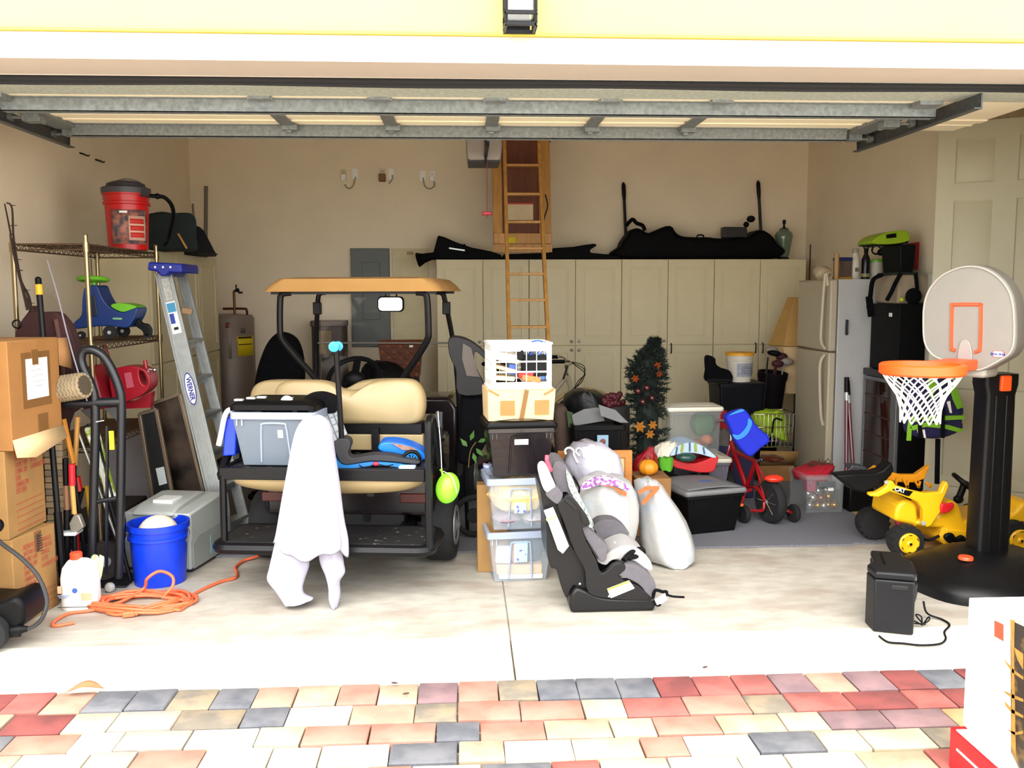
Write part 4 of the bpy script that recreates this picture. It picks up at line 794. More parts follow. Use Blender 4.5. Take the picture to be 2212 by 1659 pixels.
# ---------------------------------------------------------------- white bags and laundry
BAG = mat('white_bag', 'b4b3b1', .35, var=.02, bump=.5, bscale=16, col2='98a6b2', mixs=5, ramp=(.5, .75)); CLOTH = mat('white_cloth', 'b4b1be', .9, var=.03, bump=.5, bscale=25)
blob('trash_bag', [(1036, 1300, 1335), (1044, 1275, 1352), (1056, 1258, 1372), (1080, 1250, 1386), (1105, 1250, 1391), (1135, 1256, 1390), (1165, 1268, 1384), (1185, 1285, 1378), (1205, 1300, 1372), (1232, 1305, 1365)], 5.22, .36, BAG, 'bulging white trash bag right behind the car seat', 'bag', .07, flat=.004)
blob('trash_bag', [(1040, 1398, 1412), (1046, 1390, 1425), (1060, 1384, 1442), (1085, 1386, 1460), (1110, 1390, 1478), (1140, 1394, 1496), (1170, 1396, 1508), (1200, 1400, 1516), (1222, 1410, 1517), (1229, 1425, 1508)], 5.32, .36, BAG, 'white trash bag with orange tie standing on the floor by the black bin', 'bag', .06, seed=2, flat=.004)
OT = mat('orange_tie', 'ee5a2a', .35, var=.08)
def ribbon(name, pts, Y, m_, label, cat, d=.008): a = xz(pts, Y); m = MB(); m.prism(a, Y-d, Y); return solo(name, m, m_, label, cat, smooth=False)
ribbon('drawstring', [(1282, 1038), (1312, 1046), (1340, 1058), (1353, 1064), (1352, 1072), (1338, 1066), (1322, 1052), (1282, 1044)], 5.2, OT, 'orange drawstring across the bag behind the car seat', 'drawstring')
ribbon('drawstring', [(1378, 1060), (1395, 1050), (1424, 1050), (1424, 1056), (1390, 1091), (1385, 1084), (1410, 1058), (1398, 1058), (1380, 1068)], 5.3, OT, 'orange drawstring loop on the bag by the black bin', 'drawstring')
blob('white_laundry', [(962, 1262, 1292), (966, 1246, 1306), (976, 1236, 1322), (990, 1228, 1344), (1005, 1222, 1350), (1020, 1226, 1354), (1036, 1238, 1357), (1060, 1248, 1358), (1100, 1255, 1355)], 5.55, .3, CLOTH, 'heap of white clothes on hangers behind the trash bag', 'laundry', .06, seed=1)
m = MB(); m.tube(cr([A(1222, 981, 5.6), A(1221, 972, 5.6), A(1229, 967, 5.6), A(1238, 972, 5.6), A(1240, 984, 5.6), A(1248, 1000, 5.58)], 5), .007, 7); solo('clothes_hanger', m, WHITE, 'white plastic hanger hook in the white laundry', 'hanger')
m = MB(); m.tube(cr([A(1252, 985, 5.55), A(1244, 975, 5.56), A(1250, 968, 5.57), A(1258, 974, 5.57), A(1262, 990, 5.55)], 5), .006, 7); solo('clothes_hanger', m, WHITE, 'second white hanger loop lying over the laundry', 'hanger')
PURP = mat('purple_print', '8a4f96', .9, col2='e9e4ec', mixs=45, ramp=(.48, .52), var=.3, scale=60)
ribbon('patterned_cloth', [(1250, 1054), (1262, 1040), (1282, 1030), (1305, 1026), (1325, 1030), (1345, 1040), (1358, 1054), (1350, 1056), (1325, 1046), (1292, 1043), (1268, 1052)], 5.24, PURP, 'purple patterned cloth between the laundry and the trash bag', 'cloth', .05)
0 and ribbon('garment_tag', [(1217, 1001), (1219, 997), (1227, 1002), (1225, 1006)], 5.56, BLACKF, 'tiny dark tag on the white laundry', 'tag')
t = thing('picture_frame', 'orange wooden frame standing behind the white laundry', 'frame', tuple(A(1285, 1090, 5.95)))
a, b = A(1205, 975, 5.95), A(1365, 1075, 5.95); b.z = .02; m = MB(); m.ring([(a.x, b.z), (b.x, b.z), (b.x, a.z), (a.x, a.z)], [(a.x+.05, b.z+.05), (b.x-.05, b.z+.05), (b.x-.05, a.z-.05), (a.x+.05, a.z-.05)], 5.95, 5.98); part('moulding', m, mat('frame_wood', 'c07a35', .5, var=.12, stretch=(1, 1, 6)), t, w=True, bev=.004)
m = MB(); m.bb((a.x+.045, 5.965, b.z+.045), (b.x-.045, 5.97, a.z-.045)); part('backing', m, CARDL, t, w=True)
t['label'] = 'orange wooden frame standing behind the white laundry'

# ---------------------------------------------------------------- black bin with grey lid, and the pile behind it
tt = tote('black_bin', 'black bin with grey lid carrying a blue label, right of the trash bag', (1.75, 6.06, .016), 16, .47, .50, .30, BLACKP, BLACKP, mat('lid_grey', '6f7072', .6, var=.08), arch=False, bow=.012)
m = MB(); p = V((.03, .2, .335)); m.box(p, (.1, .06, .003)); part('lid_label', m, mat('label_blue_dark', '2b5f94', .5), tt)
for x in (-.06, .1, .2): m = MB(); m.box((x, .485, .325), (.05, .04, .014)); part('hinge', m, BLACKP, tt, bev=.004)
t = tote('grey_tote', 'smoky grey tote with white lid under the striped pillow', (A(1516, 1000, 6.7).x, 6.69, .016), 2, .46, .44, .40, mat('tote_smoke', '6c6a74', .3, alpha=.75), MATS['tote_smoke'], mat('lid_white', 'd9d6c6', .5), arch=False)
t = tote('clear_tote', 'clear tote with white lid holding small pumpkins, beside the tree', (A(1500, 990, 6.84).x, 6.82, .436), 2, .43, .3, .36, CLEARG, CLEARG, MATS['lid_white'], arch=False, taper=.02)
PUMP = mat('pumpkin_orange', 'd98a1c', .5, var=.06)
def pumpkin(c, r, m_, label, st=True):
    t = thing('pumpkin', label, 'pumpkin', tuple(c)); m = MB(); m.ell((0, 0, r*.78), (r, r, r*.78), 32, 12, None, lambda a, th: 1-.10*abs(math.cos(4*a))*math.sin(th)); part('flesh', m, m_, t, ang=80)
    m = MB(); m.lathe([(r*.12, r*1.4), (r*.09, r*1.7), (r*.11, r*1.85)], 8); part('stalk', m, mat('stalk_brown', '6d5a2e', .8), t)
bxy = A(1405, 1026, 6.15)
pumpkin((bxy.x-.02, 6.14, bxy.z), .072, PUMP, 'small orange pumpkin on the cardboard box beside the red gift bag')
m = MB(); m.bb((bxy.x-.12, 6.03, .016), (bxy.x+.12, 6.3, bxy.z-.002)); solo('cardboard_box', m, CARDD, 'low cardboard box under the small orange pumpkin', 'box', bev=.004)
DP = mat('pumpkin_faded', 'b5662e', .6, var=.1)
for x, r, z in ((1463, .05, .452), (1483, .055, .452), (1503, .055, .452)): p = A(x, 960, 6.95); pumpkin((p.x, 6.95, z), r, DP, {1463: 'leftmost faded pumpkin inside the clear tote', 1483: 'middle faded pumpkin inside the clear tote', 1503: 'faded pumpkin right of the middle one inside the clear tote'}[x])
p = A(1527, 945, 6.9); pumpkin((p.x, 6.91, .452+.05), .05, mat('pumpkin_salmon', 'c9713f', .6), 'pumpkin pressed against the front right of the clear tote')
m = MB(); m.ell(A(1518, 915, 6.98), (.1, .07, .1), 16, 10, None, lambda a, t_: 1+.06*math.sin(5*a)); solo('green_cloth', m, mat('sage_cloth', '3f6a38', .9, bump=.3), 'sage green cloth inside the clear tote with pumpkins', 'cloth')
rz_ = .438
a = xz([(1450, 996), (1456, 992), (1500, 1000), (1548, 984), (1546, 1004), (1538, 1018), (1512, 1020), (1478, 1014), (1455, 1008)], 6.5); m = MB(); m.prism(cr2(a, 3), 6.48, 6.8); solo('red_dish', m, mat('dish_red', 'b01018', .35), 'red dish under the striped pillow', 'dish', bev=.012)
pil = [(1447, 984), (1455, 970), (1470, 960), (1492, 955), (1515, 962), (1535, 976), (1548, 989), (1535, 987), (1510, 980), (1485, 977), (1465, 980)]
t = thing('striped_pillow', 'pale blue striped pillow draped over the red dish', 'pillow', tuple(A(1497, 982, 6.45)))
a = xz(pil, 6.5); m = MB(); m.prism(cr2(a, 3), 6.48, 6.78); part('cover', m, mat('pillow_blue', 'a9bfd6', .9, bump=.2), t, w=True, bev=.02, seg=3)
for i, (x0, y0, x1, y1) in enumerate(((1463, 966, 1460, 982), (1475, 960, 1472, 977), (1490, 956, 1490, 975), (1502, 958, 1503, 976), (1519, 966, 1522, 981))):
    m = MB(); p, q = A(x0, y0, 6.476), A(x1, y1, 6.476); m.bar(p, q, .018 if i % 2 else .012, .006, (0, -1, 0)); part('stripe', m, mat('stripe_olive', '8f9a3a', .9) if i % 2 else mat('stripe_slate', '4a5a70', .9), t, w=True)
m = MB(); m.ell(A(1482, 988, 6.46), (.075, .05, .035), 18, 8); solo('ornament_dome', m, mat('ornament_green', '24453f', .3, var=.4, scale=50), 'dark green beaded ornament tucked under the striped pillow', 'ornament')
FUR = mat('white_fur', 'd9d2c2', 1, var=.1, bump=1, bscale=60)
blob('white_fur', [(958, 1446, 1462), (962, 1432, 1468), (972, 1420, 1466), (982, 1416, 1458), (992, 1420, 1448)], 6.5, .16, FUR, 'strip of fluffy white fur left of the striped pillow', 'fur', .12)
blob('green_cushion', [(990, 1432, 1454), (994, 1426, 1458), (1010, 1425, 1457), (1018, 1430, 1454)], 6.36, .14, mat('lime_cloth', '4f9a1c', .9, bump=.3), 'bright green cloth between the pumpkin and the red dish', 'cloth', .05)
blob('gift_bag', [(966, 1404, 1412), (976, 1396, 1416), (990, 1380, 1424), (1005, 1372, 1426), (1020, 1370, 1427), (1035, 1374, 1424)], 6.32, .14, mat('foil_red', '8f0f1c', .25, coat=.5, bump=.5, bscale=20), 'shiny red gift bag behind the small pumpkin', 'bag', .08)
# black tote with its two grey lid flaps up
bt = A(1295, 918, 6.5)
tt = tote('black_tote', 'black tote with its grey lid flaps raised, left of the small tree', (bt.x, 6.5, .32), 0, .40, .4, .41, BLACKP, BLACKP, None, arch=False)
for pts, y in (([(1235, 897), (1262, 884), (1292, 880), (1302, 890), (1306, 909), (1240, 920)], 6.6), ([(1293, 874), (1330, 886), (1352, 908), (1358, 913), (1340, 913), (1298, 898)], 6.48)):
    m = MB(); m.prism(xz(pts, y), y, y+.012); part('lid_flap', m, MATS['lid_grey'], tt, w=True)
m = MB(); p, q = A(1291, 941, 6.47), A(1315, 972, 6.47); m.bb((p.x, 6.49, q.z), (q.x, 6.494, p.z)); lb = part('label', m, mat('card_blue', '8fb4cc', .5), tt, w=True)
m = MB(); c = A(1303, 955, 6.47); m.ell((c.x, 6.488, c.z), (.022, .003, .022)); part('label_picture', m, mat('picture_brown', '7a3f35', .5), lb, w=True)
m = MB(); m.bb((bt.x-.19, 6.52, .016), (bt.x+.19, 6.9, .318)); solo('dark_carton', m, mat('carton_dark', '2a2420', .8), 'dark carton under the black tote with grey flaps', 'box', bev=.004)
blob('black_bag', [(846, 1258, 1276), (850, 1240, 1296), (860, 1226, 1314), (875, 1222, 1322), (892, 1224, 1322), (905, 1232, 1316), (1000, 1236, 1310), (1060, 1236, 1310)], 7.0, .4, mat('bag_black', '0d1012', .4, bump=.4, bscale=18), 'black garbage bag heaped behind the grey lid flaps', 'bag', .04, flat=.016)
m = MB()
for i in range(26): p = A(rnd.uniform(1300, 1350), rnd.uniform(852, 876), 7.05); m.ell(p, rnd.uniform(.02, .032), 8, 5)
solo('red_garland', m, mat('garland_red', '4a0816', .6, var=.3, scale=40), 'dark red garland heaped left of the small tree', 'garland', kind='stuff')
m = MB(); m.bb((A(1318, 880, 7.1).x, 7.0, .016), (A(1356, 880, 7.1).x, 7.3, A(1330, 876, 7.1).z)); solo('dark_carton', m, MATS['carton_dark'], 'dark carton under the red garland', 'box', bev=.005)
a = xz([(1196, 885), (1210, 874), (1226, 880), (1228, 1000), (1205, 1000)], 6.7); m = MB(); m.prism(a, 6.66, 6.9); m.v = [V((p.x, p.y, max(.016, p.z))) for p in m.v]; solo('brown_sack', m, mat('sack_brown', '4a3a30', .9, bump=.4), 'brown sack behind the right side of the centre stack', 'sack', bev=.03)
a = xz([(1224, 888), (1238, 892), (1240, 920), (1228, 924)], 6.62); m = MB(); m.prism(a, 6.62, 6.66); solo('green_strap', m, mat('strap_green', '3a4a2e', .9), 'dark green webbing beside the grey lid flaps', 'strap')
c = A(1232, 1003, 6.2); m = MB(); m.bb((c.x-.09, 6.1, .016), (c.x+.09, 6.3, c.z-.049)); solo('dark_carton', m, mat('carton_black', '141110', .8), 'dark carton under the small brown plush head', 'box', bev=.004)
m = MB(); m.ell(c, (.045, .05, .05), 14, 10, None, lambda a, t_: 1+.08*math.sin(4*a+t_*3))
m.ell(c+V((-.028, 0, .045)), (.014, .008, .018)); m.ell(c+V((.028, 0, .045)), (.014, .008, .018)); solo('plush_toy', m, mat('plush_brown', '8a6238', 1, bump=.8, bscale=60), 'small brown plush head peeping over the wooden frame', 'toy')
# small Christmas tree
tx = A(1398, 900, 6.85); t = thing('christmas_tree', 'small dark artificial Christmas tree with gold poinsettias', 'tree', (tx.x, 6.85, .016))
axis = [A(1400, 1060, 6.85), A(1398, 900, 6.85), A(1396, 830, 6.85), A(1400, 790, 6.85), A(1407, 760, 6.85), A(1415, 735, 6.85)]; axis = cr(axis, 6)
m = MB(); m.tube([V((tx.x, 6.85, .016))]+axis, [.02]*20+[.008]*(len(axis)-19), 6); part('trunk', m, mat('bark_dark', '2a2018', .9), t, w=True)
m = MB(); m.lathe([(.12, .016), (.13, .03), (.03, .06)], 14, (tx.x, 6.85, 0)); part('stand', m, BLACKM, t, w=True)
m = MB()
for k in range(420):
    u = k/420; c = axis[min(int(u*(len(axis)-1)), len(axis)-2)]; c2 = axis[min(int(u*(len(axis)-1))+1, len(axis)-1)]; c = c.lerp(c2, rnd.random())
    py = 1060-u*325; R_ = (.17 if py > 880 else lerp(.045, .17, max(0, (py-745))/135)) * (.6 if py < 790 else 1); R_ = max(R_, .035); a = k*2.4; L = R_*rnd.uniform(.7, 1.05)
    d = V((math.cos(a), math.sin(a), rnd.uniform(-.25, .35))).normalized(); e_ = c+d*L
    for s in range(26):
        p = c.lerp(e_, .2+.8*s/26); dd = (d*.8+V((rnd.uniform(-1, 1), rnd.uniform(-1, 1), rnd.uniform(-1, 1)))).normalized()*.042; sd = dd.orthogonal().normalized()*.006
        m.add([p-sd, p+sd, p+dd], [(0, 1, 2)])
for i_ in range(len(axis)-1):
    py = 1060-i_/(len(axis)-1)*325; R_ = (.17 if py > 880 else lerp(.03, .17, max(0, (py-745))/135))*.5; m.tube([axis[i_], axis[i_+1]], max(.012, R_), 9)
part('foliage', m, mat('needle_green', '0c1a14', .8, var=.5, scale=20), t, w=True, kind='stuff', smooth=False)
GOLD = mat('gold_petal', 'b57a2e', .35, .3, var=.15)
for i, (x, y, r) in enumerate(((1382, 922, .05), (1410, 918, .04), (1404, 938, .04), (1372, 818, .035), (1420, 790, .035), (1424, 808, .03))):
    c = A(x, y, 6.66 if y > 880 else 6.74); m = MB()
    for k in range(6):
        a = k*PI/3+i; d = V((math.cos(a), -.25, math.sin(a))); s_ = V((-math.sin(a), 0, math.cos(a)))
        m.add([c, c+d*r*.5+s_*r*.26, c+d*r, c+d*r*.5-s_*r*.26, c+d*r*.5+V((0, -.01, 0))], [(0, 1, 4), (1, 2, 4), (2, 3, 4), (3, 0, 4)])
    part('poinsettia', m, GOLD if y > 900 else mat('copper_petal', '8a3c16', .5, var=.15), t, w=True)
for x, y in ((1397, 838), (1378, 845), (1408, 860), (1388, 868)): m = MB(); m.ell(A(x, y, 6.7), .024, 12, 8); part('bauble', m, mat('bauble_dark_red', '3f1014', .3, coat=.5), t, w=True)

# ---------------------------------------------------------------- bicycle behind the stack
bY = 8.4; t = thing('bicycle', 'cream city bicycle with chrome fenders parked behind the stack', 'bicycle', (A(1140, 900, bY).x, bY, .016))
cF, cR = A(1262, 928, bY), A(1008, 940, bY); rw = .33; cF.z = cR.z = .016+rw+.02
def spoke_wheel(name, c, r, tr, ax, par, rimm, nsp=16):
    m = MB(); m.torus(c, r, tr, ax, 36, 8); w_ = part(name, m, TYRE, par, w=True)
    m = MB(); m.torus(c, r-tr*1.05, tr*.45, ax, 36, 6); part('rim', m, rimm, w_, w=True)
    z = V(ax).normalized(); x = z.orthogonal().normalized(); y = z.cross(x); m = MB()
    for k in range(nsp): a = 2*PI*k/nsp; m.tube([c+z*(.02 if k % 2 else -.02), c+(x*math.cos(a)+y*math.sin(a))*(r-tr)], .0014, 4)
    part('spokes', m, CHROME, w_, w=True, kind='stuff')
    m = MB(); m.cyl(c-z*.045, c+z*.045, .017, 10); part('hub', m, CHROME, w_, w=True)
zf = A(1235, 843, bY).z; rw = zf-.016-.05 if zf > .4 else .33; rw = min(rw/2, .36); cF.z = cR.z = .016+rw+.02
spoke_wheel('wheel', cF, rw, .02, (0, 1, 0), t, mat('rim_red', '5a1020', .4)); spoke_wheel('wheel', cR, rw, .02, (0, 1, 0), t, MATS['rim_red'])
for c, a0, a1 in ((cF, 60, 190), (cR, 20, 165)):
    m = MB(); m.tube([c+V((math.cos(math.radians(a)), 0, math.sin(math.radians(a))))*(rw+.035) for a in range(a0, a1, 6)], .022, 8); m.v = [V((p.x, bY+(p.y-bY)*1.3, p.z)) for p in m.v]; part('fender', m, mat('fender_cream', 'd9c79a', .15, .7), t, w=True)
BF = mat('frame_cream', 'b3a890', .35, coat=.4)
hd0, hd1 = A(1204, 815, bY), A(1192, 772, bY); hd = V((cF.x-.16, bY, cF.z+.52)); hb = V((cF.x-.12, bY, cF.z+.38)); bb_ = V(((cF.x+cR.x)/2-.05, bY, cR.z-.02)); st = V((cR.x+.32, bY, cR.z+.5))
m = MB()
for p, q, r in ((hd, bb_, .02), (hb, bb_, .022), (st, bb_, .017), (bb_, cR, .011), (st, cR, .01), (hd, hb, .024)): m.tube([p, q], r, 8)
part('frame', m, BF, t, w=True)
m = MB()
for s in (-.05, .05): m.tube(cr([hb, hb+V((.03, s, -.06)), cF+V((-.02, s, .1)), cF+V((0, s, 0))], 4), .013, 8)
part('fork', m, BF, t, w=True)
ht = A(1215, 785, bY); m = MB(); m.tube([hd, V((hd.x-.02, bY, ht.z-.02))], .013, 8)
for s in (-1, 1): m.tube(cr([V((hd.x-.02, bY, ht.z-.02)), V((hd.x+.02, bY+s*.1, ht.z)), V((hd.x-.02, bY+s*.26, ht.z+.04)), V((hd.x-.14, bY+s*.3, ht.z+.04))], 5), .011, 8)
part('handlebar', m, CHROME, t, w=True)
for s in (-1, 1): m = MB(); m.tube([V((hd.x-.06, bY+s*.29, ht.z+.04)), V((hd.x-.19, bY+s*.3, ht.z+.04))], .018, 8); part('grip', m, BLACKP, t, w=True)
m = MB()
for k in range(3): m.tube(cr([V((hd.x+.0, bY-.15, ht.z+.03)), V((hd.x+.14, bY-.12-.03*k, ht.z-.02-.03*k)), V((hd.x+.13-.02*k, bY-.08, ht.z-.16)), V((hd.x+.02, bY-.03, ht.z-.26-.03*k))], 7), .004, 5)
part('brake_cables', m, BLACKP, t, w=True)
m = MB(); m.bar(V((hd.x-.02, bY-.22, ht.z+.0)), V((hd.x-.06, bY-.2, ht.z-.13)), .02, .02); part('brake_lever', m, CHROME, t, w=True)
m = MB(); m.tube([st, st+V((-.03, 0, .12))], .012, 8); m.ell(st+V((-.05, 0, .14)), (.13, .08, .035)); part('saddle', m, BLACKF, t, w=True)
# stroller hood between cart and stack
t = thing('stroller', 'black folded stroller with smoky hood between cart and crate', 'stroller', tuple(A(1010, 1060, 6.3)))
hood = [(976, 728), (1000, 730), (1025, 742), (1048, 762), (1048, 775), (1030, 760), (1024, 768), (1030, 800), (1046, 830), (1046, 850), (990, 850), (985, 800), (972, 770), (968, 740)]
m = MB(); m.prism(cr2(xz(hood, 6.05), 3), 6.02, 6.25); part('hood', m, mat('hood_black', '121012', .6, var=.15), t, w=True, bev=.02)
m = MB(); m.prism(xz([(1000, 742), (1018, 752), (1030, 800), (1038, 815), (1008, 812), (998, 775)], 6.0), 6.01, 6.018); part('hood_window', m, mat('window_smoke', '4a3f3a', .2), t, w=True)
m = MB(); m.tube(cr([A(1006, 850, 6.12), A(1014, 930, 6.12), A(1006, 1010, 6.12), G(1010, 1150, .03)+V((0, 0, 0))], 4), .014, 8); m.tube([A(1040, 850, 6.15), A(1026, 960, 6.15), A(1000, 1040, 6.15)], .012, 8); part('chassis_tube', m, BLACKM, t, w=True)
c = A(1024, 1050, 6.1); c.z = .15+.016; m = MB(); m.torus(c, .13, .02, (0, 1, 0)); m.cyl(c+V((0, -.02, 0)), c+V((0, .02, 0)), .05); part('wheel', m, TYRE, t, w=True)
a = xz([(996, 850), (1046, 850), (1050, 960), (1020, 1010), (985, 1000)], 6.08); m = MB(); m.prism(a, 6.08, 6.3); part('seat_bag', m, BLACKF, t, w=True, bev=.03)
t = thing('artificial_plant', 'sprig of green leaves lying between the cart and the stack', 'plant', tuple(A(1018, 985, 5.9)))
m = MB(); m.tube(cr([A(1012, 1010, 5.9), A(1016, 975, 5.9), A(1028, 955, 5.9)], 4), .004, 5); part('stem', m, MATS['stalk_brown'], t, w=True)
for x, y, a in ((1016, 952, 70), (1022, 978, -75), (1028, 968, -50), (1010, 965, 130), (1032, 955, 20)):
    c = A(x, y, 5.88); d = V((math.cos(math.radians(a)), 0, math.sin(math.radians(a)))); s_ = V((-d.z, 0, d.x)); m = MB(); m.add([c, c+d*.03+s_*.016+V((0, -.01, 0)), c+d*.075, c+d*.03-s_*.016, c+d*.03+V((0, -.004, 0))], [(0, 1, 4), (1, 2, 4), (2, 3, 4), (3, 0, 4)]); part('leaf', m, mat('leaf_green', '4d7a34', .6, var=.2), t, w=True)
# ---------------------------------------------------------------- right: child's red bike with training wheels
KR = mat('bike_red', '84040b', .3, coat=.4); kY = 6.35
t = thing('kids_bike', 'small red child bike with training wheels beside the black bin', 'bicycle', (2.2, 6.3, .0))
c = A(1665, 1092, kY); r = .158; c.z = r+.016; m = MB()
ax = V((.95, .30, 0)).normalized()
def kwheel(c, r, tr, wd_, nm='wheel', spokes=True):
    m = MB(); m.lathe([(r*.72, -wd_/2), (r*.9, -wd_/2), (r, -wd_*.2), (r, wd_*.2), (r*.9, wd_/2), (r*.72, wd_/2)], 30, c, ax); w_ = part(nm, m, TYRE, t, w=True)
    m = MB(); m.lathe([(r*.73, wd_*.3), (r*.6, wd_*.1), (r*.2, wd_*.1), (r*.2, -wd_*.1), (r*.6, -wd_*.1), (r*.73, -wd_*.3)], 24, c, ax, True); part('disc', m, mat('disc_black', '0c0c0e', .5), w_, w=True)
    m = MB(); m.cyl(c-ax*wd_*.75, c+ax*wd_*.75, r*.1, 10); part('axle', m, CHROME, w_, w=True)
    if spokes:
        x = V((0, 0, 1)); y = ax.cross(x); m = MB()
        for k in range(8): a = k*PI/4; q = c-ax*wd_*.55; m.tube([q, q+(x*math.cos(a)+y*math.sin(a))*r*.7], .0025, 4)
        part('spokes', m, CHROME, w_, w=True, kind='stuff')
kwheel(c, r, .03, .075); fx = V((-.30, .95, 0)).normalized()   # fx points to the front of the bike
cf = c+fx*.62; cf.z = c.z; kwheel(cf, r, .03, .06)
for px, py in ((1607, 1118), (1714, 1117)):
    q = A(px, py, 6.36); q.z = max(q.z, .075); q = V((q.x, q.y, .066+.016)); kwheel(q, .066, .02, .04, 'training_wheel', False)
    m = MB(); s = -1 if px < 1650 else 1; m.tube(cr([c+ax*s*.06, c+ax*s*.07+V((0, 0, -.06)), q+ax*-s*.05+V((0, 0, .02)), q+ax*-s*.015], 4), .012, 8); part('training_arm', m, KR, t, w=True)
hd = c+fx*.52+V((0, 0, .36)); bb_ = c+fx*.3+V((0, 0, .04)); st = c+fx*.2+V((0, 0, .26))
m = MB(); m.tube(cr([c+ax*.05, c+ax*.05+fx*.1+V((0, 0, .08)), bb_], 3), .012, 8); m.tube(cr([c-ax*.05, c-ax*.05+fx*.1+V((0, 0, .08)), bb_], 3), .012, 8)
m.tube([bb_, hd], .02, 8); m.tube([st, hd+V((0, 0, -.06))], .018, 8); m.tube([bb_, st], .016, 8); m.tube([st, c+ax*.05], .01, 8); m.tube([st, c-ax*.05], .01, 8)
part('frame', m, KR, t, w=True)
m = MB()
for s in (-.045, .045): m.tube(cr([hd, hd+V((0, 0, -.1))+ax*s*.6, cf+ax*s], 4), .012, 8)
part('fork', m, KR, t, w=True)
m = MB(); ht = hd+V((0, 0, .14)); m.tube([hd, ht], .012, 8); m.tube(cr([ht+ax*-.14+V((0, 0, .03)), ht+ax*-.08+V((0, 0, .03)), ht, ht+ax*.08+V((0, 0, .03)), ht+ax*.14+V((0, 0, .03))], 4), .01, 8); part('handlebar', m, CHROME, t, w=True)
m = MB(); q = A(1646, 952, 6.45); m.lathe([(.02, -.09), (.022, -.01), (.03, 0), (.028, .012), (.008, .016)], 14, q, (-.2, -1, 0)); part('grip', m, mat('grip_pink', 'd8304a', .5), t, w=True)
q = A(1672, 1034, 6.3); m = MB(); m.ell(q, (.07, .05, .028), 16, 8); part('rear_fender', m, mat('fender_orange', 'e0321c', .35), t, w=True)
q = A(1668, 990, 6.5); m = MB(); m.ell(q, (.1, .08, .03), 16, 8, rotm(0, 0, -60)); part('saddle', m, mat('saddle_brown', '3a1408', .25, coat=.5), t, w=True); m = MB(); m.tube([st, q], .011, 8); part('seat_post', m, CHROME, t, w=True)
m = MB(); m.tube(cr([A(1622, 1058, 6.34), A(1608, 1064, 6.3), A(1604, 1080, 6.28), A(1597, 1090, 6.26)], 4), .013, 8); part('crank', m, KR, t, w=True)
q = A(1597, 1090, 6.25); m = MB(); m.box(q, (.05, .04, .02)); part('pedal', m, mat('pedal_orange', 'e06a1c', .4), t, w=True, bev=.004)
# blue fabric over the handlebar
a = xz([(1564, 900), (1575, 890), (1600, 883), (1612, 890), (1632, 920), (1656, 940), (1655, 955), (1640, 965), (1618, 984), (1600, 972), (1585, 952), (1574, 925)], 6.4)
t = thing('blue_bag', 'bright blue fabric bag hanging over the handlebar of the red child bike', 'bag', tuple(A(1612, 985, 6.4)))
m = MB(); m.prism(cr2(a, 3), 6.34, 6.44); part('body', m, mat('bag_blue', '0a22b8', .8, bump=.15), t, w=True, bev=.02, seg=3)
sw = [(1582, 938), (1592, 950), (1612, 940), (1622, 922), (1624, 910), (1616, 904), (1614, 918), (1604, 932), (1594, 940)]
m = MB(); m.prism(cr2(xz(sw, 6.335), 3), 6.331, 6.336); part('swoosh', m, mat('bag_light_blue', '2f7fe0', .8), t, w=True)
m = MB(); m.prism(cr2(xz([(1574, 897), (1598, 884), (1608, 887), (1590, 893)], 6.335), 3), 6.331, 6.336); part('top_stripe', m, MATS['bag_light_blue'], t, w=True)
# cluster behind: bins, golf bag, basket, lamp
NAVY = mat('navy_plastic', '04060f', .5, var=.2, spec=.15); q = A(1600, 826, 7.95)
tb = thing('navy_bin', 'tall dark navy bin holding the yellow-lidded bucket', 'bin', (q.x, 8.05, .016)); m = MB(); m.taper((-.17, -.14, .17, .16), 0, (-.215, -.19, .2, .2), q.z-.016); part('body', m, NAVY, tb, bev=.015); m = MB(); m.ring(rrect(-.225, -.2, .21, .21, .03), rrect(-.18, -.16, .17, .17, .03), q.z-.05, q.z-.018, 'z'); part('rim', m, NAVY, tb)
def bucket(name, label, c, r, h, body, lid=None, handle=True, cat='bucket', hh=.0, ball=False):
    t = thing(name, label, cat, tuple(c)); m = MB(); k = .86
    m.lathe([(r*k, 0), (r*.93, h*.55), (r*.95, h*.74), (r*1.03, h*.75), (r*1.03, h*.79), (r*.97, h*.80), (r*.985, h*.9), (r*1.05, h*.905), (r*1.05, h), (r*.98, h), (r*.96, h*.8), (r*k*.97, .01)], 40); part('body', m, body, t)
    if lid: m = MB(); m.lathe([(r*1.07, h*.93), (r*1.08, h*1.02), (r*1.02, h*1.035), (.01, h*1.03)], 40); part('lid', m, lid, t)
    if handle:
        m = MB(); m.tube([V((math.cos(a)*r*1.07, math.sin(a)*.02-(0 if hh else r*.1), h*.84+math.sin(a)*(hh or -h*.36))) for a in [PI*i/18 for i in range(19)]], .0045, 6); part('wire_handle', m, GALVD, t)
    return t
q = A(1600, 822, 7.95)
tw = bucket('white_bucket', 'white bucket with yellow lid standing on the navy bin', (q.x, 8.0, q.z-.012), .118, .255, mat('bucket_white', 'c9c4b8', .45), mat('lid_yellow', 'e0a01e', .45), False)
m = MB(); m.lathe([(.1125, .05), (.117, .17)], 40, (0, 0, 0), cap=False); m.f = [f for i, f in enumerate(m.f) if 22 <= i % 40 < 38 or False]; part('printed_label', m, mat('label_grey_print', '8f94a2', .6, var=.3, scale=60), tw)
for z in (.075, .09, .105, .12, .135): m = MB(); m.lathe([(.1158+.0036*z, z), (.116+.0036*z, z+.006)], 40, (0, 0, 0), cap=False); m.f = [f for i, f in enumerate(m.f) if 24 <= i % 40 < 36]; part('print_line', m, mat('print_dark', '5a5f6e', .6), tw)
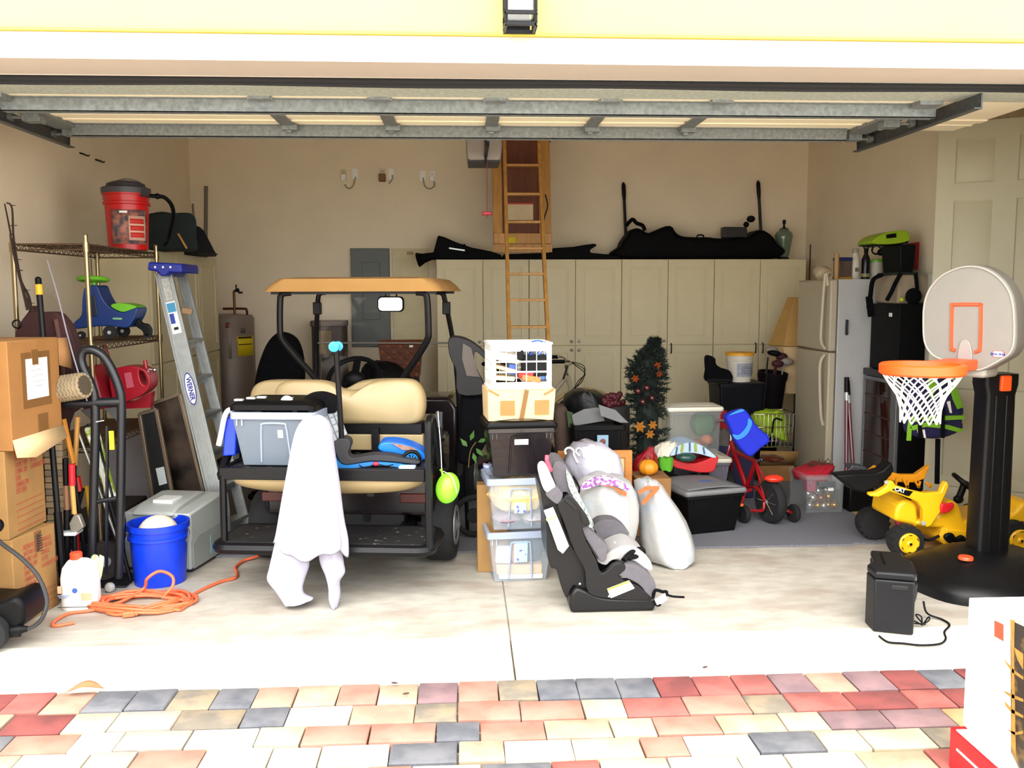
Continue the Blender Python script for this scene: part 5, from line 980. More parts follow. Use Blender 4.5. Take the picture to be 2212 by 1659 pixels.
a = xz([(1525, 772), (1533, 768), (1543, 774), (1545, 786), (1556, 794), (1570, 798), (1578, 806), (1578, 822), (1527, 823), (1526, 800)], 7.9); m = MB(); m.prism(cr2(a, 3), 7.86, 7.97); t = thing('boot', 'black boot standing on the navy bin beside the white bucket', 'boot', tuple(A(1548, 823, 7.9))); part('upper', m, BLACKF, t, w=True, bev=.02)
m = MB(); m.prism(xz([(1526, 817), (1580, 816), (1580, 824), (1526, 824)], 7.9), 7.855, 7.975); part('sole', m, BLACKP, t, w=True, bev=.006)
t = thing('golf_bag', 'dark maroon golf bag with covered clubs behind the wire basket', 'golf bag', (2.86, 8.45, .016), 0, None, 6, 4)
m = MB(); m.lathe([(.12, 0), (.13, .05), (.125, .4), (.13, .85), (.14, .88), (.14, .93), (.12, .93), (.11, .86)], 20); part('body', m, mat('golf_maroon', '0c0509', .7, var=.3, spec=.15), t)
m = MB(); m.bb((-.08, -.17, .2), (.08, -.1, .55)); part('pocket', m, BLACKF, t, bev=.03)
for i, (x, y, h) in enumerate(((-.05, 0, 1.12), (.03, .03, 1.06), (.06, -.02, 1.02), (-.01, -.05, 1.0))):
    m = MB(); m.tube([(x, y, .5), (x*1.4, y*1.4, h)], .008, 6); m.ell((x*1.4+.03, y, h+.02), (.06, .035, .035)); part('club', m, (mat('club_cover', '8d8682', .7), mat('cover_maroon', '3f1220', .7))[i % 2], t)
t = thing('golf_club', 'dark driver with its head up in front of the lampshade', 'golf club', tuple(A(1650, 830, 8.0)))
m = MB(); m.tube([V((A(1640, 832, 7.8).x, 7.8, .02)), A(1659, 772, 7.8)], .007, 6); part('shaft', m, BLACKM, t, w=True); m = MB(); m.ell(A(1673, 763, 7.8), (.066, .045, .027), 16, 8, rotm(0, 8, 0)); part('head', m, BLACKP, t, w=True)
t = thing('floor_lamp', 'floor lamp with tan shade over a pale shade, left of the fridge', 'lamp', (A(1722, 700, 8.6).x, 8.6, .016))
lx = A(1722, 700, 8.6).x; z1, z2, z3 = A(1700, 655, 8.6).z, A(1690, 745, 8.6).z, A(1690, 850, 8.6).z
m = MB(); m.lathe([(.28, z2-.016), (.10, z1+.04)], 8, cap=False); part('upper_shade', m, mat('shade_tan', 'b08a4e', .8, alpha=1), t, solid=.004, smooth=False)
m = MB(); m.lathe([(.285, z2-.03), (.28, z2-.022)], 8, cap=False); m.lathe([(.28, z2-.03), (.19, z3)], 8, cap=False); part('lower_shade', m, mat('shade_pale', 'cdb084', .8), t, solid=.004, smooth=False)
m = MB(); m.tube([(0, 0, 0), (0, 0, z1)], .012, 8); m.lathe([(.14, 0), (.14, .02), (.03, .04)], 20); part('pole', m, BLACKM, t)
# wire basket and vest on a cardboard box
bx = A(1678, 1005, 7.75); t = thing('cardboard_box', 'open cardboard box under the wire basket, left of the fridge', 'box', (bx.x, 7.75, .016))
m = MB(); m.tub((-.15, 0, .15, .3), 0, (-.155, 0, .155, .3), bx.z-.02, .006); part('carton', m, CARDD, t)
m = MB(); z = bx.z-.016; m.add([(-.155, 0, z), (.155, 0, z), (.18, -.05, z+.13), (-.17, -.05, z+.14)], [(0, 1, 2, 3)]); part('flap', m, CARD, t, solid=.005)
p0, p1 = A(1628, 895, 7.62), A(1717, 965, 7.62); t = thing('wire_basket', 'chrome wire basket on the cardboard box holding a neon vest', 'basket', ((p0.x+p1.x)/2, 7.75, p1.z))
zz0, zz1 = p1.z, p0.z
m = MB()
for z in (zz0, (zz0+zz1)/2+.03, zz1): m.tube([V((a, b, z)) for a, b in rrect(p0.x+(0 if z == zz1 else .015), 7.62, p1.x-(0 if z == zz1 else .015), 7.92, .02, 2)], .005, 6, True)
part('hoops', m, CHROME, t, w=True)
for k in range(10): x = lerp(p0.x+.02, p1.x-.02, k/9); m = MB(); m.tube([(x, 7.62, zz1), (x, 7.625, zz0), (x, 7.91, zz0), (x, 7.92, zz1)], .0035, 5); part('wire', m, CHROME, t, w=True)
NEON = mat('neon_yellow', '8fae16', .8, bump=.4, bscale=30)
blob('safety_vest', [(889, 1658, 1690), (893, 1640, 1698), (902, 1630, 1704), (915, 1634, 1708), (930, 1642, 1708), (942, 1660, 1706), (952, 1690, 1702)], 7.66, .2, NEON, 'neon yellow-green vest stuffed in the wire basket', 'vest', .07)
m = MB(); m.tube(cr([A(1668, 935, 7.6), A(1671, 912, 7.6), A(1676, 904, 7.6), A(1690, 908, 7.6)], 4), .008, 6); solo('black_strap', m, BLACKF, 'black strap loop hanging over the wire basket', 'strap')
blob('red_cloth', [(888, 1560, 1572), (895, 1550, 1574), (915, 1548, 1576), (930, 1550, 1580), (940, 1556, 1582)], 7.2, .16, mat('cloth_red', '8f0a14', .9, bump=.3), 'red cloth between the clear tote and the blue bag', 'cloth', .05)
blob('grey_cloth', [(928, 1552, 1572), (935, 1546, 1580), (950, 1546, 1584), (965, 1550, 1584)], 7.16, .14, mat('cloth_grey', '5a5652', .9, bump=.4), 'grey cloth under the red cloth beside the clear tote', 'cloth', .06)
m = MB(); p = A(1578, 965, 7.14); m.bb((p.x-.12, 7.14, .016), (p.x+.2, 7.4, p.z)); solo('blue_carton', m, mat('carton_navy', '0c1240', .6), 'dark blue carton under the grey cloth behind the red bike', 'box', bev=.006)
# ---------------------------------------------------------------- fridge and what stands on it
FX, FY0 = A(1792, 700, 7.4).x, 7.4; d_ = ray(1722, 700); FY1 = FX*d_.y/d_.x; FT = A(1805, 603, 7.4).z; FS = A(1805, 760, 7.4).z
t = thing('refrigerator', 'white top-freezer refrigerator against the right wall', 'refrigerator', (FX, FY0, .016)); APP = mat('appliance_white', 'b4b4b4', .45, var=.02, bump=.05)
m = MB(); m.bb((FX+.07, FY0, .016), (3.69, FY1, FT)); part('body', m, APP, t, w=True, bev=.006)
for z0, z1, n in ((.08, FS-.008, 'door'), (FS+.004, FT-.004, 'freezer_door')):
    m = MB(); m.bb((FX, FY0, z0), (FX+.062, FY1, z1)); dr = part(n, m, OFFW, t, w=True, bev=.012)
    zz = (z1-.02, z1-.2, z1-.62) if n == 'door' else (z0+.02, z0+.2, z1-.05)
    m = MB(); m.tube(cr([(FX-.012, FY0+.05, zz[0]), (FX-.045, FY0+.05, lerp(zz[0], zz[1], .3)), (FX-.05, FY0+.05, zz[1]), (FX-.03, FY0+.05, zz[2]+.1), (FX-.008, FY0+.05, zz[2])], 5), .014, 8); part('handle', m, OFFW, dr, w=True)
m = MB(); m.bb((FX+.01, FY0+.01, FS-.006), (FX+.08, FY1-.01, FS+.003)); part('gap_trim', m, mat('trim_bronze', '5a4a34', .4), t, w=True)
m = MB(); p = A(1830, 707, 7.39); m.tube([p+V((-.004, -.004, .06)), p+V((-.012, -.02, .02)), p+V((-.012, -.02, -.03)), p+V((-.004, -.004, -.06))], .012, 6); part('side_clip', m, DGREY, t, w=True)
m = MB(); p = A(1827, 1040, 7.4); m.bb((FX+.02, FY0+.03, .016), (FX+.06, FY1-.03, .08)); part('kick_grille', m, DGREY, t, w=True)
for i, (a0, a1, lab) in enumerate((((1829, 815), (1828, 1018), 'left dark red pole with grey grip leaning on the fridge side'), ((1830, 822), (1843, 1018), 'right dark red pole leaning on the fridge side'))):
    t = thing('pole', lab, 'pole', tuple(A(a1[0], a1[1], 7.3))); p, q = A(*a0, 7.36), A(*a1, 7.22); q = p+(q-p)*((p.z-.02)/(p.z-q.z)); l = lambda k: p.lerp(q, k)
    m = MB(); m.tube([l(.2), q], .016, 8); part('tube', m, mat('pole_red', '5f0c22', .3, coat=.3), t, w=True)
    m = MB(); m.tube([l(0), l(.05), l(.13)], .02, 8); part('grip', m, BLACKP, t, w=True); m = MB(); m.tube([l(.13), l(.2)], .017, 8); part('collar', m, SILV, t, w=True)
ft = lambda px, py, Y=7.55: A(px, py, Y)
TT = FT
def stand(px, Y=7.6): p = A(px, 600, Y); return V((p.x, Y, FT))
w_ = lambda px0, px1, Y=7.6: A(px1, 600, Y).x-A(px0, 600, Y).x
zt = lambda py, Y=7.6: A(1850, py, Y).z
m = MB(); c = stand(1776); hh = zt(575)-FT; m.ell((c.x, c.y, FT+hh*.5), (w_(1758, 1795)/2, .08, hh*.5), 16, 9, None, lambda a, t_: 1+.1*math.sin(4*a+3*t_)); solo('plastic_bag', m, mat('bag_beige', 'b8a78a', .6, bump=.4, bscale=20), 'crumpled beige bag at the far left on top of the fridge', 'bag')
m = MB(); c = stand(1798); m.cyl((c.x, c.y-.08, FT), (c.x, c.y-.08, zt(549)), .02, 16); solo('wooden_roller', m, mat('roller_wood', 'b0885a', .6), 'wooden rolling pin standing on top of the fridge', 'roller')
t = thing('container', 'clear container with blue lid on top of the fridge', 'container', tuple(stand(1820))); c = stand(1820); m = MB(); h_ = zt(556)-FT; m.bb((c.x-.06, c.y-.05, FT+.02), (c.x+.06, c.y+.07, FT+h_*.85)); part('body', m, mat('container_brown', '5a4a40', .3, var=.3, scale=30), t, w=True, bev=.01); m = MB(); m.bb((c.x-.062, c.y-.052, FT+h_*.83), (c.x+.062, c.y+.072, FT+h_)); part('lid', m, mat('lid_navy', '22285a', .4), t, w=True, bev=.006); m = MB(); m.bb((c.x-.06, c.y-.055, FT), (c.x+.06, c.y+.07, FT+.022)); part('base', m, mat('base_ochre', 'a8781a', .5), t, w=True)
def bottle(px, top, r, m_, name, label, capm, prof=None, Y=7.6, neck=.4):
    c = stand(px, Y); h_ = zt(top, Y)-FT; t = thing(name, label, 'bottle', tuple(c)); m = MB(); m.lathe(prof or [(r*.95, 0), (r, .01), (r, h_*.62), (r*.9, h_*.68), (r*neck, h_*.82), (r*neck, h_*.86)], 20); part('body', m, m_, t); m = MB(); m.lathe([(r*neck*1.15, h_*.85), (r*neck*1.15, h_*.97), (r*neck*.9, h_)], 16); part('cap', m, capm, t); return t, h_, r
t, h_, r = bottle(1846, 537, .042, mat('bottle_white', 'c9c3b4', .4), 'water_bottle', 'white squeeze bottle on top of the fridge', mat('cap_grey', '9a958a', .4), neck=.55); m = MB(); m.bb((-.016, -.045, h_*.25), (.016, -.036, h_*.38)); part('logo', m, mat('logo_grey', '6f6a60', .5), t)
t, h_, r = bottle(1869, 536, .036, mat('bottle_steel_black', '26262a', .25, .6), 'steel_bottle', 'dark steel bottle with loop cap on top of the fridge', BLACKP, neck=.45); m = MB(); m.torus((0, 0, h_*1.03), .022, .005, (0, 1, 0)); part('loop', m, BLACKP, t); m = MB(); m.lathe([(.037, .02), (.037, .05)], 20, cap=False); part('label_band', m, mat('band_olive', '8c8a5a', .5), t)
t, h_, r = bottle(1893, 560, .05, mat('tub_white', 'b3b0a6', .45), 'tub', 'white tub with green lid on top of the fridge', GRN, neck=.9)
m = MB(); p = A(1893, 540, 7.6); m.torus(p, .035, .008, (.2, 1, 0)); m.ell(p+V((.04, .0, -.02)), (.03, .03, .03)); solo('black_tumbler_lid', m, BLACKP, 'black loop-handled sport cap above the white tub', 'cap')
# dark cabinet, cooler, bin, wine cooler
p0 = A(1866, 802, 7.35); kx = p0.x+.05; wx0 = p0.x; wz = A(1900, 802, 7.05).z; kz = A(1930, 657, 6.9).z
KM = mat('cabinet_black', '08080a', .6, var=.2, spec=.15)
t = thing('wine_cooler', 'black and steel wine cooler with brown glass door beside the fridge', 'cooler', (wx0+.17, 7.05, .016))
m = MB(); m.bb((wx0+.03, 6.77, .016), (3.69, 7.35, wz)); part('cabinet', m, KM, t, w=True, bev=.006)
m = MB(); m.bb((wx0-.006, 6.76, wz-.05), (wx0+.04, 7.355, wz+.004)); part('control_panel', m, DGREY, t, w=True, bev=.006)
o = [(6.77, .05), (7.35, .05), (7.35, wz-.055), (6.77, wz-.055)]; i_ = [(6.86, .09), (7.33, .09), (7.33, wz-.085), (6.86, wz-.085)]; m = MB(); m.ring(o, i_, wx0, wx0+.028, 'x'); part('door_frame', m, mat('steel_door', '84868a', .4, .6), t, w=True, bev=.003)
m = MB(); m.bb((wx0+.012, 6.86, .09), (wx0+.018, 7.33, wz-.085)); part('glass', m, mat('brown_glass', '2a1610', .08, var=.3, scale=4), t, w=True)
for k in range(5): z = .2+k*.16; m = MB(); m.bb((wx0+.006, 6.862, z), (wx0+.012, 7.328, z+.012)); part('rack', m, mat('rack_brown', '3b2416', .5), t, w=True)
t = thing('black_cabinet', 'tall black cabinet on the wine cooler under the beige cooler', 'cabinet', (kx+.15, 7.1, wz+.006))
m = MB(); m.bb((kx, 6.87, wz+.006), (3.69, 7.36, kz)); part('body', m, KM, t, w=True, bev=.006)
m = MB(); d_ = ray(1924, 680); p = V((0, 0, CAMZ))+d_*(kx/d_.x); m.box(p, (.006, .05, .03)); part('sticker', m, PAPER, t, w=True)
cz0, cz1 = kz+.002, A(1930, 594, 7.0).z; t = thing('cooler', 'beige soft cooler with black strap on the black cabinet', 'cooler', (kx+.15, 7.1, cz0))
m = MB(); m.taper((kx+.01, 6.93, 3.66, 7.33), cz0, (kx, 6.92, 3.67, 7.34), cz1); part('body', m, mat('cooler_beige', '9a8c76', .7, var=.1), t, w=True, bev=.02)
m = MB(); m.tube(cr([A(1905, 594, 7.0), A(1886, 605, 7.1), A(1880, 640, 7.16), A(1876, 665, 7.2)], 5), .018, 6); m.tube(cr([A(1945, 592, 6.9), A(1934, 612, 6.89), A(1926, 630, 6.88), A(1916, 648, 6.92)], 4), .018, 6); m.tube(cr([A(1978, 592, 6.9), A(1980, 610, 6.9), A(1982, 640, 6.89)], 4), .016, 6); part('strap', m, BLACKF, t, w=True)
m = MB(); m.bar(A(1877, 640, 7.18), A(1882, 684, 7.18), .05, .03, (0, -1, 0)); part('strap_pad', m, BLACKF, t, w=True, bev=.006)
m = MB(); m.ell(A(1948, 647, 6.885), .018, 12, 8); solo('tennis_ball', m, mat('ball_lime', 'b3c22a', .8), 'lime tennis ball on the edge of the black cabinet', 'ball')
m = MB(); m.ell(A(1973, 640, 6.89), (.065, .03, .065), 16, 10); solo('black_hat', m, BLACKF, 'round black hat on the black cabinet right of the tennis ball', 'hat')
g1 = A(1976, 528, 7.0); gx0 = kx+.03; t = thing('dark_bin', 'black-green bin on the beige cooler under the lime helmet', 'bin', (kx+.15, 7.12, cz1+.001)); m = MB(); m.taper((gx0+.02, 6.99, g1.x-.01, 7.28), cz1+.001, (gx0, 6.97, g1.x, 7.3), g1.z); part('body', m, mat('bin_green_black', '0a0f0d', .6, spec=.15), t, w=True, bev=.01)
m = MB(); m.bb((gx0-.02, 6.95, cz1+.001), (g1.x+.01, 7.3, cz1+.02)); part('base_lip', m, mat('lip_green', '16241f', .5), t, w=True)
t = thing('helmet', 'lime green helmet-like shell on the black-green bin', 'helmet', tuple(A(1924, 528, 7.0))); hl = [(1884, 527), (1890, 514), (1910, 504), (1940, 498), (1958, 500), (1963, 510), (1962, 520), (1930, 527)]
m = MB(); m.prism(cr2(xz(hl, 7.0), 3), 6.98, 7.26); part('shell', m, mat('shell_lime', '8fb01a', .45), t, w=True, bev=.04, seg=3)
m = MB(); m.prism(xz([(1915, 507), (1934, 504), (1935, 513), (1916, 515)], 6.97), 6.96, 6.985); part('vent', m, BLACKP, t, w=True)
m = MB(); m.prism(xz([(1882, 528), (1962, 519), (1962, 526), (1905, 532)], 6.99), 6.99, 7.24); part('brim', m, BLACKP, t, w=True)
m = MB(); m.prism(xz([(1975, 525), (1996, 520), (2002, 582), (1978, 582)], 7.2), 7.2, 7.36); m.v = [V((p.x, p.y, max(p.z, cz1+.0))) for p in m.v]; solo('red_carton', m, mat('carton_red', 'a0141c', .5), 'red carton edge right of the black-green bin', 'box', bev=.004)
m = MB(); p = A(1992, 592, 6.84); m.lathe([(.05, 1.0), (.052, p.z-.03), (.056, p.z-.03), (.056, p.z)], 24, (3.63, 6.80, 0)); solo('small_bucket', m, mat('bucket_pale', 'a8a69c', .5), 'pale bucket partly behind the white door on the black cabinet', 'bucket')
# clear bin of ornaments
ob = tote('clear_tote', 'clear bin of silver and gold baubles on the carpet edge before the fridge', (2.745, 6.6, .016), 3, .32, .34, .30, CLEARG, CLEARG, None, arch=False, taper=.02, tag_=(.02, .17, .065, .2, PAPER))
m = MB(); m.bb((-.06, -.012, .2), (.07, .004, .245)); part('latch', m, mat('latch_grey', '5f646a', .4), ob, bev=.006)
OB = [mat('bauble_silver', 'd4d6d8', .18, .9), mat('bauble_gold', 'c79a4a', .2, .9), mat('bauble_copper', 'a8664a', .25, .8)]
k = 0; BL = ['silver bauble in the bottom left corner of the clear bin', 'leftmost gold bauble on the bottom of the clear bin', 'silver bauble between the gold ones on the bin floor', 'middle gold bauble of the three on the bin floor', 'gold bauble in the bottom right corner of the clear bin', 'silver bauble in the second layer, above the leftmost gold one', 'the only copper bauble, mid-height in the clear bin', 'gold bauble of the second layer, right of the copper one', 'silver bauble high up at the left side of the clear bin', 'silver bauble of the top layer just left of centre', 'silver bauble of the top layer just right of centre', 'silver bauble high up at the right side of the clear bin']
for (u, v, z, c_) in ((-.09, .08, .045, 0), (-.03, .07, .043, 1), (.02, .07, .04, 0), (.06, .08, .043, 1), (.105, .07, .043, 1), (-.06, .09, .1, 0), (0, .08, .1, 2), (.07, .1, .105, 1), (-.1, .09, .135, 0), (-.02, .09, .155, 0), (.05, .1, .16, 0), (.1, .12, .15, 0)):
    p = V((2.745, 6.6, .016))+rotm(0, 0, 3) @ V((u, v, z)); k += 1; t = thing('bauble', BL[k-1], 'ornament', tuple(p+V((0, 0, -.03))), group='baubles in the clear bin'); m = MB(); m.ell((0, 0, .03), .031, 16, 10); part('ball', m, OB[c_], t); m = MB(); m.cyl((0, 0, .058), (0, 0, .07), .008, 8); part('cap', m, OB[1], t)
blob('red_felt', [(1008, 1790, 1808), (1012, 1768, 1815), (1020, 1740, 1815), (1026, 1728, 1813), (1040, 1732, 1808)], 6.66, .3, mat('felt_red', 'a00c22', .95, bump=.2), 'red felt cloth heaped on the bin of baubles', 'cloth', .05)
a = xz([(1742, 1036), (1762, 1036), (1762, 1062), (1744, 1062)], 6.64); m = MB(); m.prism(a, 6.64, 6.72); solo('pink_packet', m, mat('packet_pink', 'a83a5c', .5), 'pinkish packet behind the front left of the bauble bin', 'packet')
t = thing('twig_sprig', 'dry brown sprig lying on the red felt', 'sprig', tuple(A(1775, 1008, 6.75)))
m = MB()
for k in range(26): p = A(rnd.uniform(1752, 1800), rnd.uniform(1000, 1012), 6.75); m.tube([p, p+V((rnd.uniform(-.05, .06), rnd.uniform(-.03, .03), rnd.uniform(.0, .04)))], .004, 4)
part('twigs', m, mat('twig_brown', '4a3a28', .9), t, w=True, kind='stuff')
m = MB(); p0 = A(1815, 1062, 6.75); p1 = A(1872, 1062, 6.75); m.bb((p0.x+.02, 6.62, .016), (p1.x, 6.8, .2)); solo('black_box', m, BLACKP, 'black box on the carpet behind the digger bucket', 'box', bev=.01)

# cardboard sheet under the digger
m = MB(); pts = [G(1818, 1095), G(1900, 1092), G(2130, 1120), G(2212, 1215), G(2125, 1212), G(2022, 1223), G(1905, 1155)]; pts = [V((p.x, p.y)) for p in pts]; m.prism([(p.x, p.y) for p in pts], .0145, .0185, 'z'); solo('cardboard_sheet', m, mat('sheet_tan', 'ad8c56', .9, var=.1, scale=20), 'flat tan cardboard sheet on the floor under the toy digger', 'cardboard', smooth=False)

# ---------------------------------------------------------------- toy digger
q9 = lambda pts: [(x/4.424+1712, y/4.424+900) for x, y in pts]
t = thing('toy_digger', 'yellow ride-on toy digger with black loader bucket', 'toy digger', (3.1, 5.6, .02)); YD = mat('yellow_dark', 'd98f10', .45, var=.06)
dy0, dy1 = 5.46, 5.86
def dslab(name, pts, y0, y1, m_, bev=.01, yref=5.48, sm=0, label=None):
    o = xz(q9(pts), yref); o = cr2(o, sm) if sm else o; m = MB(); m.prism(o, y0, y1); return part(name, m, m_, t, bev=bev, w=True, label=label)
dslab('loader_bucket', [(430, 570), (640, 548), (800, 545), (880, 520), (960, 440), (990, 510), (960, 570), (890, 640), (705, 738), (600, 712)], 5.5, 5.62, BLACKP, .012)
dslab('bucket_lip', [(640, 545), (665, 502), (790, 520), (835, 570), (800, 560), (700, 545)], 5.62, 5.72, DGREY, .006)
arm = [(705, 745), (705, 715), (770, 710), (865, 655), (878, 615), (900, 597), (930, 600), (950, 640), (1110, 690), (1220, 715), (1380, 705), (1405, 645), (1435, 602), (1460, 640), (1430, 720), (1390, 800), (1380, 890), (1290, 1025), (1245, 1042), (1212, 1000), (1210, 862), (1160, 800), (1080, 765), (960, 722), (900, 700), (790, 755)]
dslab('loader_arm', arm, dy0-.03, dy0+.02, YEL, .008)
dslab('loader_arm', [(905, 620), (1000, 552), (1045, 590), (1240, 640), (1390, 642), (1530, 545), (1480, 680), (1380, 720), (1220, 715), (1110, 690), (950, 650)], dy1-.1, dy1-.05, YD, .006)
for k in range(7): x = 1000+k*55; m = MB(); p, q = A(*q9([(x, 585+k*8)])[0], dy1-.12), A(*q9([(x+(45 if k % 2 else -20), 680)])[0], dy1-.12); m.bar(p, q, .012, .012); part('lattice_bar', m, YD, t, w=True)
dslab('hood', [(985, 1000), (1000, 900), (1020, 840), (1075, 805), (1150, 805), (1200, 850), (1215, 1000), (1210, 1080), (1160, 1040), (1060, 1020)], dy0+.03, dy1-.02, YEL, .03)
dslab('body', [(1150, 1020), (1220, 990), (1380, 950), (1400, 880), (1480, 830), (1540, 800), (1600, 850), (1640, 990), (1800, 990), (2080, 940), (2140, 900), (2190, 830), (2300, 810), (2400, 1000), (2400, 1090), (2060, 1090), (1960, 1290), (1755, 1285), (1600, 1250), (1450, 1230), (1405, 1170), (1440, 1065), (1250, 1060)], dy0+.02, dy1-.02, YEL, .02)
dslab('side_panel', [(1455, 1062), (1740, 1095), (1752, 1250), (1620, 1230), (1470, 1190)], dy0+.005, dy0+.03, YEL, .01)
dslab('hub_plate', [(985, 1000), (1030, 1005), (1030, 1030), (985, 1030)], dy0, dy0+.04, DRED, .004)
for x in (1230,): m = MB(); p = A(*q9([(1245, 1015)])[0], dy0-.03); m.cyl(p, p+V((0, -.012, 0)), .014, 12); part('pivot_bolt', m, SILV, t, w=True)
m = MB(); p = A(*q9([(897, 627)])[0], dy0-.03); m.cyl(p+V((0, .01, 0)), p+V((0, -.004, 0)), .011, 12); part('pivot_bolt', m, SILV, t, w=True)
def dwheel(px, py, r, y, s=-1):
    c = A(px, py, dy0); c = V((c.x, y, .019+r)); m = MB(); w = .11; m.lathe([(r*.6, -w/2), (r*.93, -w/2), (r, -w*.3), (r, w*.3), (r*.93, w/2), (r*.6, w/2)], 36, c, (0, 1, 0))
    o = part('wheel', m, TYRE, t, w=True)
    m = MB()
    for k in range(16):
        a = k*2*PI/16; m.box(c+V((math.cos(a)*r*.97, -w*.25, math.sin(a)*r*.97)), (r*.2, w*.5, r*.1), Matrix.Rotation(-a+PI/2+.4, 3, 'Y'))
    part('tread', m, TYRE, o, w=True, kind='stuff', bev=.003, seg=1)
    m = MB(); m.lathe([(r*.62, 0), (r*.62, .012), (r*.54, .02), (r*.2, .014), (r*.12, .024), (.004, .026)], 30, c+V((0, s*w*.46, 0)), (0, s, 0)); h_ = part('hub', m, YEL, o, w=True)
    m = MB()
    for k in range(6): a = k*PI/3+.5; m.box(c+V((math.cos(a)*r*.52, s*(w*.46+.018), math.sin(a)*r*.52)), (r*.2, .006, r*.045), Matrix.Rotation(-a+PI/2, 3, 'Y'))
    m.cyl(c+V((0, s*(w*.46+.02), 0)), c+V((0, s*(w*.46+.03), 0)), .008, 10)
    part('hub_slots', m, BLACKP, o, w=True, kind='stuff')
for y in (dy0-.02, dy1+.04): dwheel(1951, 1172, .105, y, -1 if y < 5.6 else 1); dwheel(2187, 1172, .112, y, -1 if y < 5.6 else 1)
m = MB(); p = A(*q9([(1645, 640)])[0], 5.66); m.torus(p, .085, .015, (.62, -.15, .75), 28, 8)
ax_ = V((.62, -.15, .75)).normalized(); x_ = ax_.orthogonal().normalized(); y_ = ax_.cross(x_)
for k in range(3): a = k*2.1+.4; m.bar(p, p+(x_*math.cos(a)+y_*math.sin(a))*.085, .035, .012, ax_)
m.ell(p, (.03, .03, .02)); part('steering_wheel', m, BLACKP, t, w=True)
m = MB(); q = A(*q9([(1585, 790)])[0], 5.66); m.tube([p, q], .022, 10); m.ell(q, (.032, .03, .028)); part('steering_column', m, BLACKP, t, w=True)
dslab('red_lever', [(1370, 820), (1400, 805), (1460, 810), (1490, 800), (1485, 850), (1450, 880), (1390, 905), (1368, 880)], dy0-.05, dy0-.02, mat('lever_red', 'd01a24', .4), .008, sm=2)
dslab('pedal', [(1405, 1130), (1450, 1092), (1500, 1100), (1520, 1140), (1570, 1110), (1615, 1140), (1628, 1190), (1580, 1240), (1530, 1220), (1500, 1170), (1460, 1195)], dy0-.04, dy0-.01, BLACKP, .01, sm=2)
m = MB(); m.tube(cr([A(*q9([(1200, 1130)])[0], dy0), A(*q9([(1290, 1180)])[0], dy0), A(*q9([(1400, 1140)])[0], dy0)], 4), .01, 8); part('axle_bar', m, BLACKM, t, w=True)
dslab('decal', [(912, 680), (950, 667), (1112, 697), (1076, 742), (1050, 738), (960, 705)], dy0-.0335, dy0-.03, BLACKP, 0)
p = A(*q9([(1026, 703)])[0], dy0-.035); r_ = A(*q9([(1090, 718)])[0], dy0-.035)-p; text('decal_lettering', 'CAT', WHITE, t, p, frame(r_, (0, -1, 0)), .036, bold=.0012)

# ---------------------------------------------------------------- basketball hoop
PX, PY = A(2146, 900, 4.99).x, 4.99
t = thing('basketball_hoop', 'toy basketball hoop with grey backboard and black base', 'basketball hoop', (PX, PY, 0)); BP = mat('hoop_black', '0b0b0d', .42, var=.1, spec=.3)
m = MB(); prof = [(1.0, 0), (1.0, .04), (.97, .075), (.86, .10), (.74, .135), (.6, .17), (.42, .20), (.3, .205)]; rings = []
for s, z in prof: rings.append([V((PX+.0+(.50*s+.012*math.sin(a*5))*math.copysign(abs(math.cos(a))**.75, math.cos(a)), PY-.03+.43*s*math.copysign(abs(math.sin(a))**.8, math.sin(a)), z)) for a in [2*PI*i/56 for i in range(56)]])
m.loft(rings); part('base', m, BP, t, w=True, ang=50)
m = MB(); m.lathe([(.04, .188), (.04, .2), (.036, .206), (.005, .206)], 24, V((A(2092, 1222, 4.8).x, 4.83, 0))); part('filler_cap', m, mat('cap_orange', 'e8502a', .4), t, w=True)
pz = A(2146, 806, PY).z
m = MB(); m.loft([[V((PX+dx, PY+dy, z)) for dx, dy in rrect(-w, -.075, w, .075, .02)] for z, w in ((.15, .1), (.2, .094), (pz-.12, .085), (pz-.06, .1), (pz, .1))]); part('post', m, BP, t, w=True)
for dx in (-.03, .035): m = MB(); m.bar((PX+dx, PY-.074, .2), (PX+dx*.95, PY-.074, pz-.12), .02, .012, (0, -1, 0)); part('post_rib', m, BP, t, w=True, bev=.004)
p = A(2172, 828, PY-.08); m = MB(); m.box(p, (.062, .03, .09)); part('height_latch', m, ORG, t, w=True, bev=.008)
th = math.radians(56); n_ = V((-math.sin(th), -math.cos(th), 0)); r_ = V((math.cos(th), -math.sin(th), 0)); BC = V((A(2085, 690, 4.86).x, 4.86, 0)); bz = A(2085, 690, 4.86).z
def bp(u, v, o=0): return V((BC.x, BC.y, bz+v))+r_*u+n_*o
def unproj(px, py):      # pixel -> board coordinates
    d = ray(px, py); o = V((0, 0, CAMZ)); c = bp(0, 0); k = (c-o).dot(n_)/d.dot(n_); q = o+d*k-c; return (q.dot(r_), q.z)
q3 = lambda pts: [unproj(x/3.77+1712, y/3.77+480) for x, y in pts]
face = cr2(q3([(1057, 800), (1062, 690), (1085, 590), (1135, 500), (1230, 412), (1380, 352), (1520, 352), (1640, 400), (1740, 490), (1800, 610), (1822, 780), (1820, 980), (1790, 1070), (1720, 1125), (1540, 1215), (1420, 1200), (1200, 1125), (1115, 1070), (1065, 970)]), 3)
m = MB(); m.loft([[bp(a, b, .0) for a, b in face], [bp(a, b, -.11) for a, b in face]]); part('backboard', m, mat('backboard_grey', '86827b', .5, var=.02), t, w=True, bev=.012, seg=3)
ring_o = face; cxm = sum(a for a, b in face)/len(face); cym = sum(b for a, b in face)/len(face)
